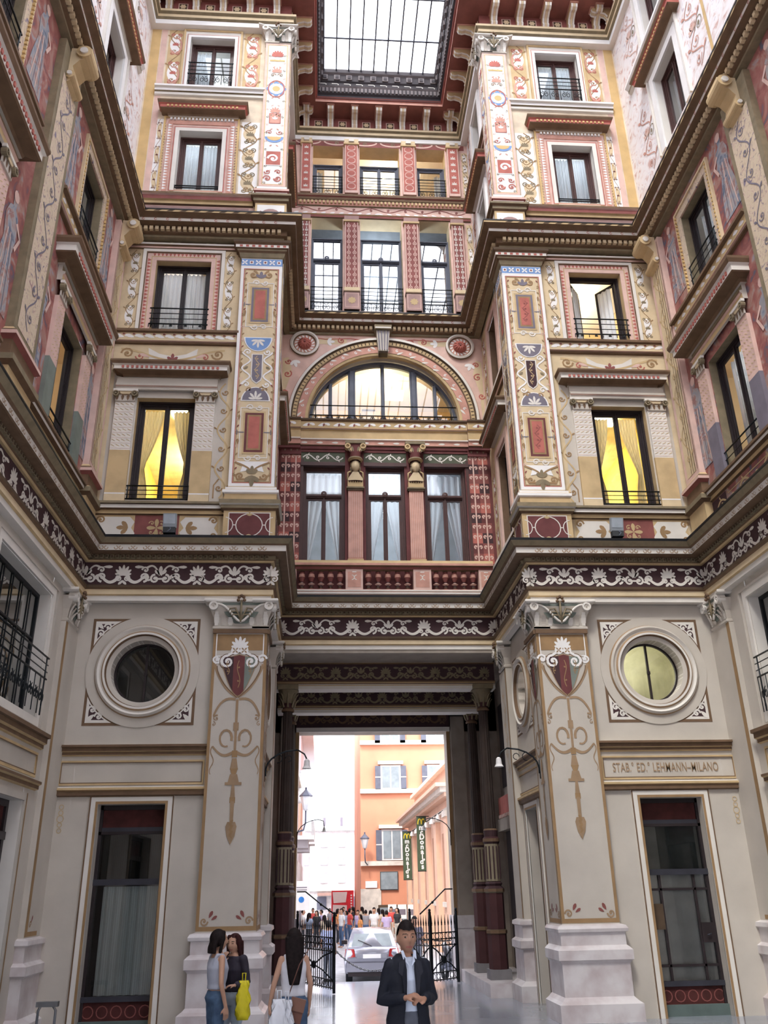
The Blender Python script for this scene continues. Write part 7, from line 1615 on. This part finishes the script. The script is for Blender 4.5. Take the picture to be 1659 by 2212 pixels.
def rings(mb, L, m, n=24, off=0):
    """torso-like loft: (z, rx, ry, x, y)"""
    rows = [[(x+(rx+off)*math.copysign(abs(math.cos(a))**.85, math.cos(a)), y+(ry+off)*math.copysign(abs(math.sin(a))**.9, math.sin(a)), z) for a in [2*PI*k/n for k in range(n)]] for z, rx, ry, x, y in L]
    mb.grid(rows, m, closed=True, caps=True)
def fuse(mb, name, parent, voxel, smooth=3, fold=0):
    """closed pieces grown together into one smooth skin"""
    me = bpy.data.meshes.new('tmp'); me.from_pydata(mb.v, [], mb.f); o = bpy.data.objects.new('tmp', me); COL.objects.link(o)
    r = o.modifiers.new('r', 'REMESH'); r.mode = 'VOXEL'; r.voxel_size = voxel
    s = o.modifiers.new('s', 'SMOOTH'); s.factor = .5; s.iterations = smooth
    dg = bpy.context.evaluated_depsgraph_get(); m2 = bpy.data.meshes.new_from_object(o.evaluated_get(dg)); bpy.data.objects.remove(o)
    m2.materials.clear(); m2.materials.append(mb.ml[0])
    if fold:
        for v in m2.vertices:
            c = v.co; d = math.sin(c.z*38+c.x*21+3*math.sin(c.y*17))*math.sin(c.x*26-c.z*13)*fold; v.co = c+v.normal*d
    m2.polygons.foreach_set('use_smooth', [True]*len(m2.polygons))
    q = bpy.data.objects.new(name, m2); COL.objects.link(q); q.parent = parent; m2.name = name
    return q
def head_pts(cz, cy=0, n=40, k=28):
    rows = []
    for j in range(k+1):
        th = PI*j/k; row = []
        for i in range(n):
            ph = 2*PI*i/n; p = ph if ph < PI else ph-2*PI; st = max(math.sin(th), .02)
            Z = -.118*math.cos(th); X = .076*st*math.sin(ph); Y = -.096*st*math.cos(ph)
            if Z < -.02:
                q = (-.02-Z)/.1; X *= 1-.32*q**1.3
                if math.cos(ph) < 0: Y *= 1-.45*q
            g = lambda a, c, w, z0, w2: a*math.exp(-((p-c)/w)**2)*math.exp(-((Z-z0)/w2)**2)
            d = g(.022, 0, .13, -.018, .022)+g(.010, 0, .10, .01, .03)+g(.008, 0, .35, -.10, .016)+g(.006, 0, .28, -.062, .012)-g(.010, .42, .20, .012, .016)-g(.010, -.42, .20, .012, .016)+g(.005, .4, .4, .034, .01)+g(.005, -.4, .4, .034, .01)+g(.004, .75, .3, -.02, .03)+g(.004, -.75, .3, -.02, .03)
            row.append((X*(1+d*2), Y-d*math.cos(ph), Z+cz))
        rows.append([(a, b+cy, c) for a, b, c in row])
    return rows
HS, HZ = 1.08, -.04
def hd(p): return (p[0]*HS, p[1]*HS, (p[2]-1.64)*HS+1.64+HZ)
def hdi(p): return Vector((p[0]/HS, p[1]/HS, (p[2]-HZ-1.64)/HS+1.64))
def hd_obj(o):
    for v in o.data.vertices: v.co = hd(v.co)
def hand(mb, w, d, n_, m, s=1, curl=.9):
    """palm at w pointing d, palm normal n_, thumb on side s"""
    w = Vector(w); d = Vector(d).normalized(); n_ = Vector(n_); n_ = (n_-d*n_.dot(d)).normalized(); sd = d.cross(n_)*s
    rows = []
    for t, a, b in ((0, .026, .02), (.03, .036, .017), (.065, .042, .015), (.09, .040, .013)):
        rows.append([tuple(w+d*t+sd*a*math.cos(x)+n_*b*math.sin(x)) for x in [2*PI*k/12 for k in range(12)]])
    mb.grid(rows, m, closed=True, caps=True)
    for k, (off, L) in enumerate(((.032, .072), (.011, .08), (-.011, .074), (-.031, .058))):
        p = w+d*.082+sd*off; a = 0; P = [tuple(p)]
        for q in (.45, .32, .25):
            a += curl*.55; p = p+(d*math.cos(a)+n_*math.sin(a))*L*q; P.append(tuple(p))
        limb(mb, P, [.0095, .009, .0085, .0075], m, 8)
    p = w+d*.025+sd*.03; P = [tuple(p), tuple(p+sd*.025+d*.025+n_*.008), tuple(p+sd*.028+d*.052+n_*.024)]
    limb(mb, P, [.012, .0105, .009], m, 8)
def person(label, loc, rz, H, arms, outfit, sk=None, female=False, vox=.009, group=None, lean=0, legs=None, handc=.9):
    """arms: per side (shoulder offset handled) elbow, wrist, hand dir, palm normal"""
    t = thing('person', label, 'person', loc, rz, group); k = H/1.75; t.scale = (k, k, k); sk = sk or skin
    sw = .165 if female else .19
    mb = MB(); hp = .155 if female else .15
    rings(mb, [(.88, .12, .09, 0, 0), (.94, hp, .105, 0, 0), (1.08, .12 if female else .14, .09, 0, 0), (1.27, .145 if female else .165, .11, 0, 0), (1.38, sw-(.02 if female else .045), .09, 0, 0), (1.43, sw-(.06 if female else .09), .07, 0, .005), (1.48, .07, .06, 0, .01)], sk)
    limb(mb, [(0, .02, 1.42), (0, .005, 1.52)], [.062, .052 if not female else .045], sk)
    mb.grid([[hd(p) for p in r] for r in head_pts(1.64, -.01)], sk, closed=True, caps=True)
    for q in (-1, 1): mb.ball(hd((q*.078, .0, 1.635)), .032, sk, 8, 6, (.35, .7, 1.1))
    LG = legs or {-1: [(-.09, 0, .92), (-.10, -.01, .5), (-.10, .02, .08)], 1: [(.09, 0, .92), (.10, -.01, .5), (.10, .02, .08)]}
    for q in (-1, 1):
        L = LG[q]; limb(mb, L, [.085, .055, .038], sk); f = L[2]; limb(mb, [f, (f[0], f[1]-.08, .04), (f[0]+q*.01, f[1]-.17, .03)], [.04, .038, .03], sk)
        e, w, d, n_ = arms[q]; S = (q*(sw-(.018 if female else .04)), 0, 1.395 if female else 1.37)
        limb(mb, [S, e, w], [.046 if not female else .042, .038 if not female else .033, .025], sk); hand(mb, w, d, n_, sk, q, handc)
    b = fuse(mb, 'body', t, vox, 2)
    me = b.data
    for m_ in (lips, brow, eyew): me.materials.append(m_)
    for p in me.polygons:
        c = hdi(p.center)
        if c.y < -.05 and 1.5 < c.z < 1.75:
            if abs(c.x) < .026 and 1.569 < c.z < 1.583: p.material_index = 1
            elif .016 < abs(c.x) < .052 and 1.672 < c.z+abs(abs(c.x)-.034)*.15 < 1.680: p.material_index = 2
            elif .023 < abs(c.x) < .043 and abs(c.z-1.652) < .0045: p.material_index = 2 if abs(abs(c.x)-.033) < .008 else 3
    for fn in outfit: fn(t, arms, LG, sw, vox, female)
    return t
def trousers(m, flare=0, zt=1.02, low=.1):
    def f(t, arms, LG, sw, vox, fem):
        mb = MB(); rings(mb, [(.84, .15, .105, 0, .0), (.93, .175 if fem else .165, .125, 0, .01), (zt, .14 if fem else .155, .105, 0, 0)], m)
        for q in (-1, 1):
            L = LG[q]; kn = L[1]; an = L[2]; lowp = tuple(kn[i]+(an[i]-kn[i])*min(1, max(0, (kn[2]-low)/(kn[2]-an[2]))) for i in range(3)) if low < .45 else tuple(L[0][i]+(kn[i]-L[0][i])*(L[0][2]-low)/(L[0][2]-kn[2]) for i in range(3))
            if low < .45: limb(mb, [L[0], kn, lowp], [.098, .07, .06+flare], m)
            else: limb(mb, [L[0], lowp], [.1, .088], m)
        fuse(mb, 'trousers' if low < .45 else 'shorts', t, vox*1.2, 3, .003)
    return f
def top(m, name='vest', sleeve=0, z0=.98, z1=1.40, loose=.014, fold=.003):
    def f(t, arms, LG, sw, vox, fem):
        mb = MB(); w = .125 if fem else .15
        rings(mb, [(z0, w+.015, .10, 0, 0), (1.08, w, .095, 0, 0), (1.27, .145 if fem else .17, .115 if not fem else .125, 0, -.006), (1.36, sw-.03, .1, 0, 0), (z1, sw-.055, .085, 0, .003)], m, off=loose)
        if sleeve == 0:
            for q in (-1, 1): limb(mb, [(q*.09, -.075, 1.34), (q*.10, -.03, 1.43), (q*.10, .05, 1.43), (q*.09, .085, 1.33)], [.024]*4, m, 8)
        else:
            for q in (-1, 1):
                e, w_, _, _ = arms[q]; S = (q*(sw-.005), 0, 1.405)
                if sleeve == 1: mid = tuple(S[i]+(e[i]-S[i])*.55 for i in range(3)); limb(mb, [S, mid], [.066, .06], m)
                elif sleeve == 3: limb(mb, [(q*.15, 0, 1.39), e, tuple(e[i]+(w_[i]-e[i])*.93 for i in range(3))], [.052, .041, .032], m)
                else: limb(mb, [S, e, tuple(e[i]+(w_[i]-e[i])*.9 for i in range(3))], [.066, .052, .042], m)
            rings(mb, [(1.38, sw-(.01 if sleeve != 3 else .045), .08, 0, 0), (1.45, sw-.07, .07, 0, .005)], m, off=.012 if sleeve != 3 else .004)
        fuse(mb, name, t, vox*1.1, 3, fold)
    return f
def hair_short(m=None):
    def f(t, arms, LG, sw, vox, fem):
        mb = MB(); rows = []
        for r in head_pts(1.645, -.005): rows.append(r)
        mb.grid([[(x*1.12, (y)*1.12+.006, (z-1.645)*1.10+1.657) for x, y, z in r] for r in rows if r[0][2] > 0], m or hairm, closed=True, caps=True)
        o = fuse(mb, 'hair', t, .006 if vox < .012 else vox*.7, 1)
        bm = bmesh.new(); bm.from_mesh(o.data); kill = [v for v in bm.verts if (v.co.y < -.012-.0*v.co.z and v.co.z < 1.705+.2*(v.co.y+.08)) or v.co.z < 1.585 or (abs(v.co.x) > .05 and v.co.y < .005 and v.co.z < 1.66)]
        bmesh.ops.delete(bm, geom=kill, context='VERTS'); bm.to_mesh(o.data); bm.free(); hd_obj(o)
        for p in o.data.polygons: p.use_smooth = True
    return f
def hair_long(m=None, z_end=1.2, width=.085, front=True):
    def f(t, arms, LG, sw, vox, fem):
        mb = MB(); mm = m or hairm
        mb.ball((0, .012, 1.665), .115, mm, 18, 12, (.80, .93, .95))
        L = []
        n = 8
        for i in range(n+1):
            u = i/n; z = 1.68-(1.68-z_end)*u; L.append((z, width*(1-.5*u**2) if z_end < 1.4 else .088+.012*u, .052*(1-.3*u), 0, .06+.045*min(1, u*1.5)-(.02 if z_end > 1.4 else 0)))
        rings(mb, L[::-1], mm, 18)
        if front:
            for q in (-1, 1): limb(mb, [(q*.062, -.035, 1.73), (q*.088, -.02, 1.65), (q*.09, .01, max(1.5, z_end+.02))], [.026, .024, .022], mm, 8)
        o = fuse(mb, 'hair', t, .007 if vox < .012 else vox*.8, 2)
        bm = bmesh.new(); bm.from_mesh(o.data); bmesh.ops.delete(bm, geom=[v for v in bm.verts if v.co.y < -.03 and v.co.z < 1.715 and abs(v.co.x) < .06], context='VERTS'); bm.to_mesh(o.data); bm.free(); hd_obj(o)
        for p in o.data.polygons: p.use_smooth = True
    return f
def jacket(m, lin):
    def f(t, arms, LG, sw, vox, fem):
        mb = MB(); n = 40
        L = [(.80, .205, .135, 0), (.95, .20, .135, 0), (1.08, .178, .128, 0), (1.24, .19, .136, 0), (1.36, .195, .122, 0), (1.425, .16, .10, .005), (1.475, .085, .085, .012)]
        g = lambda z: .34 if z > 1.3 else (.30 if z > 1.15 else .28+.12*(1.15-z)/.35)
        outer, inner = [], []
        for z, rx, ry, y0 in L:
            A = [-PI/2+g(z)+(2*PI-2*g(z))*i/n for i in range(n+1)]
            outer.append([(rx*math.cos(a), y0+ry*math.sin(a), z) for a in A]); inner.append([((rx-.022)*math.cos(a), y0+(ry-.022)*math.sin(a), z) for a in A])
        ring_ = [o+i[::-1] for o, i in zip(outer, inner)]
        mb.grid(ring_, m, closed=True, caps=True)
        for q in (-1, 1):
            e, w_, _, _ = arms[q]; S = (q*.158, 0, 1.375)
            limb(mb, [S, e, tuple(e[i]+(w_[i]-e[i])*.88 for i in range(3))], [.066, .056, .045], m)
        fuse(mb, 'jacket', t, vox, 2, .004)
        for q in (-1, 1):
            mb = MB(); P = [(q*.045, -.115, 1.44), (q*.105, -.112, 1.41), (q*.115, -.135, 1.33), (q*.085, -.15, 1.30), (q*.07, -.15, 1.15), (q*.05, -.14, 1.12)]
            Q = [(q*.05, -.10, 1.45), (q*.035, -.125, 1.35), (q*.04, -.14, 1.25), (q*.045, -.14, 1.14)]
            pts = P+Q[::-1]; mb.poly(pts, lin); mb.poly([(x, y+.012, z) for x, y, z in pts], lin)
            for i in range(len(pts)): a, b = pts[i], pts[(i+1) % len(pts)]; mb.poly([a, b, (b[0], b[1]+.012, b[2]), (a[0], a[1]+.012, a[2])], lin)
            mb.build('lapel', t)
    return f
def shoes(m):
    def f(t, arms, LG, sw, vox, fem):
        for q in (-1, 1):
            mb = MB(); c = LG[q][2]; limb(mb, [(c[0], c[1]+.03, .05), (c[0], c[1]-.08, .045), (c[0]+q*.012, c[1]-.18, .035)], [.05, .048, .04], m); fuse(mb, 'shoe', t, vox*1.3, 2)
    return f
def at(px, py, Y):
    f, t, ps, r = 1863.47, .41232585, .0730536, -.01948481
    fv = Vector((math.sin(ps)*math.cos(t), math.cos(ps)*math.cos(t), math.sin(t))); rt = Vector((math.cos(ps), -math.sin(ps), 0)); up = rt.cross(fv)
    a = rt*math.cos(r)+up*math.sin(r); b = -rt*math.sin(r)+up*math.cos(r); d = fv+a*(px-829.5)/f-b*(py-1106)/f
    return Vector((-1.53, 0, 1.95))+d*(Y/d.y)
def people():
    navy = mat('navy_jacket', (.007, .009, .018), rough=.7, n=.1, scale=20); navl = mat('navy_lapel', (.010, .012, .022), rough=.6); shirt = mat('pale_blue_shirt', (.52, .58, .70), n=.04); slacks = mat('grey_trousers', (.10, .11, .14), n=.1, scale=20)
    jean = mat('blue_jeans', (.075, .13, .22), n=.2, scale=10, c2=(.04, .07, .13)); tankg = mat('grey_vest', (.40, .42, .50), n=.05); tankw = mat('white_vest', (.66, .66, .72), n=.04); dark = mat('dark_top', (.03, .025, .04)); shortm = mat('pale_denim', (.45, .52, .60), n=.1, scale=10)
    blk = mat('black_shoe', (.015, .015, .017), rough=.4)
    c = at(877, 2000, 8.6)
    A = {-1: ((-.235, .03, 1.10), (-.075, -.20, 1.135), (.75, -.45, .25), (.2, .3, -.9)), 1: ((.235, .03, 1.10), (.10, -.20, 1.12), (-.75, -.45, .15), (-.2, .3, -.9))}
    man = person('man in an open navy jacket and pale blue shirt, hands together at his waist', (c.x, 8.6, 0), math.radians(10), 1.69, A, [trousers(slacks), top(shirt, 'shirt', 3, .9, 1.43, .004, .002), jacket(navy, navl), hair_short(), shoes(blk)], skin_d, vox=.008, handc=1.0)
    mb = MB(); P = [(-.035, -.085, 1.40), (-.075, -.09, 1.47), (-.03, -.055, 1.52), (0, -.06, 1.5)]
    for q in (-1, 1):
        mb.poly([(q*.012, -.128, 1.38), (q*.062, -.112, 1.43), (q*.072, -.06, 1.50), (q*.05, -.062, 1.505)], shirt); mb.poly([(q*.012, -.122, 1.38), (q*.062, -.106, 1.43), (q*.072, -.052, 1.50), (q*.05, -.055, 1.505)], shirt)
    o = mb.build('shirt_collar', man)
    t_ = thing('bench_rail', 'low bent metal hoop standing at the foot of the left front wing', 'rail', (-5.65, 15.2, -.13)); st = MATS['steel']
    for x in (-.13, .13): mb = MB(); mb.tube([(x, 0, 0), (x, 0, .5), (x*.7, -.03, .56)], .02, st, 8); mb.build('post', t_)
    mb = MB(); mb.box(-.16, .16, -.05, .05, .55, .62, st); mb.build('top_plate', t_)
    # woman in grey vest, side-on
    c = at(474, 2008, 12.0)
    B = {-1: ((-.235, .03, 1.10), (-.25, -.04, .84), (0, -.1, -1), (1, 0, 0)), 1: ((.22, -.02, 1.12), (.19, -.16, .90), (0, -.3, -1), (-1, 0, 0))}
    w1 = person('woman with a dark bob, grey sleeveless top and blue jeans, seen side-on', (c.x, 12.0, -.065), math.radians(118), 1.61, B, [trousers(jean), top(tankg, 'vest', 0, 1.03), hair_long(None, 1.5, .1), shoes(blk)], skin, True, .009, handc=.4)
    # friend with long reddish hair, hand at her mouth
    c = at(506, 2028, 12.3)
    Bh = {-1: ((-.22, -.08, 1.15), (-.05, -.21, 1.38), (.3, .1, 1), (0, .5, -.3)), 1: ((.23, .02, 1.13), (.18, -.20, 1.10), (-.6, -.6, 0), (0, 0, -1))}
    w2 = person('woman with long reddish dark hair, dark top and pale shorts, hand at her mouth', (c.x, 12.35, -.07), math.radians(-28), 1.55, Bh, [trousers(shortm, low=.66), top(dark, 'dark_top', 2, 1.0), hair_long(hair_r, 1.18, .10), shoes(blk)], skin, True, .009, handc=.6)
    # woman seen from behind
    c = at(636, 2007, 11.0)
    Bb = {-1: ((-.21, .0, 1.12), (-.2, -.06, .88), (0, -.1, -1), (1, 0, 0)), 1: ((.235, .0, 1.12), (.27, -.04, .90), (0, -.1, -1), (-1, 0, 0))}
    w3 = person('woman in a white vest and jeans with long dark hair, seen from behind', (c.x, 11.0, -.045), math.radians(188), 1.62, Bb, [trousers(jean), top(tankw, 'vest', 0, 1.0), hair_long(None, 1.2, .11, False), shoes(blk)], skin, True, .009, handc=1.2)
    # bags
    def bag(px, py, Y, w, h, m, label, name, dep=.12, droop=.3):
        p = at(px, py, Y); mb = MB(); rows = []
        for j in range(9):
            t = j/8; ww = w*(.6+.4*min(1, t*2))*(1-.15*max(0, t-.8)*5); 
            rows.append([(ww/2*math.copysign(abs(math.cos(a))**.6, math.cos(a))+.015*math.sin(j*2+i), dep/2*(.3+.7*t)*math.sin(a)+.012*math.sin(i*3+j), -h*t) for i, a in enumerate([2*PI*k/20 for k in range(20)])])
        mb.grid(rows, m, closed=True, caps=True); t_ = thing(name, label, 'bag', tuple(p)); mb.build('bag_body', t_)
        mb = MB(); mb.tube([(-w*.1, 0, 0), (-.02, 0, .08), (.02, 0, .08), (w*.1, 0, 0)], .008, m, 6); mb.build('handle', t_)
    bag(527, 2118, 12.15, .17, .42, mat('yellow_bag_plastic', (.72, .62, .02), rough=.4), 'bright yellow carrier bag held by the woman with reddish hair', 'carrier_bag')
    plast = mat('white_bag_plastic', (.72, .74, .80), rough=.35)
    bag(603, 2158, 10.6, .20, .5, plast, 'white plastic carrier bag hanging from the hand of the woman in the white vest, outermost', 'carrier_bag')
    bag(620, 2160, 10.65, .14, .42, plast, 'second white plastic bag, between the outer white bag and the brown handbag', 'carrier_bag')
    p = at(641, 2174, 10.75); t_ = thing('handbag', 'brown leather shoulder bag at the hip of the woman in the white vest', 'bag', tuple(p)); lb = mat('brown_leather', (.16, .07, .05), rough=.45)
    mb = MB(Matrix.Rotation(.25, 4, 'Y')); mb.box(-.07, .08, -.05, .03, -.15, .08, lb); mb.build('bag_body', t_); mb = MB(Matrix.Rotation(.25, 4, 'Y')); mb.box(-.075, .085, -.065, -.05, -.04, .085, mat('brown_leather_flap', (.20, .10, .07), rough=.45)); mb.build('flap', t_)
    mb = MB(); mb.tube([(-.1, .0, .08), (.02, .05, .4), (.12, .06, .55)], .006, lb, 5); mb.build('strap', t_)
    # man beyond the gate, another by the scooters
    D = {-1: ((-.25, .03, 1.12), (-.24, -.06, .88), (0, -.2, -1), (1, 0, 0)), 1: ((.25, .03, 1.12), (.24, -.06, .88), (0, -.2, -1), (-1, 0, 0))}
    chk = mat('blue_checked_shirt', (.30, .34, .52), n=.2, scale=30)
    c = at(709, 2060, 30.0); person('man in a blue checked shirt and dark trousers standing beyond the left gate', (c.x, 30, ZS), 2.6, 1.72, D, [trousers(slacks), top(chk, 'shirt', 1, .95, 1.42, .02), hair_short(), shoes(blk)], skin_d, vox=.016)
    E_ = {-1: ((-.33, -.1, 1.22), (-.5, -.25, 1.02), (-.5, -.4, -.3), (0, 0, -1)), 1: D[1]}
    c = at(885, 2020, 29.0); person('dark haired person in a dark top leaning an arm out beside the silver car', (c.x+.12, 28.6, -.6), .3, 1.80, E_, [trousers(slacks), top(mat('charcoal_top', (.08, .07, .10)), 'shirt', 1, .95, 1.42, .02), hair_short(), shoes(blk)], skin_d, vox=.016)
    # the crowd far down the street: two coarse figures copied with their own clothes
    base = []
    for i, fem in enumerate((False, True)):
        base.append(person('x', (0, 60, ZS), PI*i, 1.70-.08*i, D, [trousers(slacks), top(chk, 'shirt', 1, .93, 1.42, .02), hair_long(None, 1.35, .09) if fem else hair_short()], skin, fem, .03))
    tops = {'white': (.8, .8, .8), 'pale blue': (.45, .55, .75), 'red': (.6, .08, .07), 'black': (.03, .03, .035), 'lilac': (.5, .42, .65), 'beige': (.6, .5, .38), 'grey': (.3, .3, .33), 'orange': (.7, .3, .1)}
    bots = {'dark trousers': (.04, .045, .06), 'blue jeans': (.08, .14, .26), 'light trousers': (.5, .47, .42)}
    def sm(nm, c_): return MATS.get('cloth_'+nm) or mat('cloth_'+nm, c_)
    combos = [(a, b) for b in bots for a in tops]; rnd = random.Random(4)
    spots = [(655, 50), (668, 46), (676, 55), (684, 48), (694, 52), (701, 44), (712, 57), (730, 50), (738, 47), (748, 53), (756, 49), (762, 56), (773, 51), (782, 58), (790, 50), (800, 54), (808, 47), (818, 57), (845, 52), (858, 50), (835, 45), (826, 52), (742, 58), (778, 46)]
    for i, ((a, b), (px_, Y)) in enumerate(zip(combos, spots)):
        src = base[i % 2]; o = src if i < 2 else src.copy()
        if i >= 2: COL.objects.link(o)
        c = at(px_, 1975, Y); o.location = (c.x, Y, ZS); o.rotation_euler = (0, 0, rnd.uniform(0, 6.28)); f_ = rnd.uniform(.92, 1.06); o.scale = tuple(v*f_ for v in src.scale) if i >= 2 else o.scale
        side = 'left of the red truck' if px_ < 715 else ('below the red truck' if px_ < 765 else 'right of the red truck')
        tag(o, f'distant person in a {a} top and {b}, {side}', 'person', 'people crowding the far street')
        kids = list(src.children)
        for ch in kids:
            q = ch if i < 2 else ch.copy()
            if i >= 2: COL.objects.link(q); q.parent = o
            if ch.name.startswith(('shirt', 'trousers')):
                q.material_slots[0].link = 'OBJECT'; q.material_slots[0].material = sm(a, tops[a]) if ch.name.startswith('shirt') else sm(b, bots[b])
people()
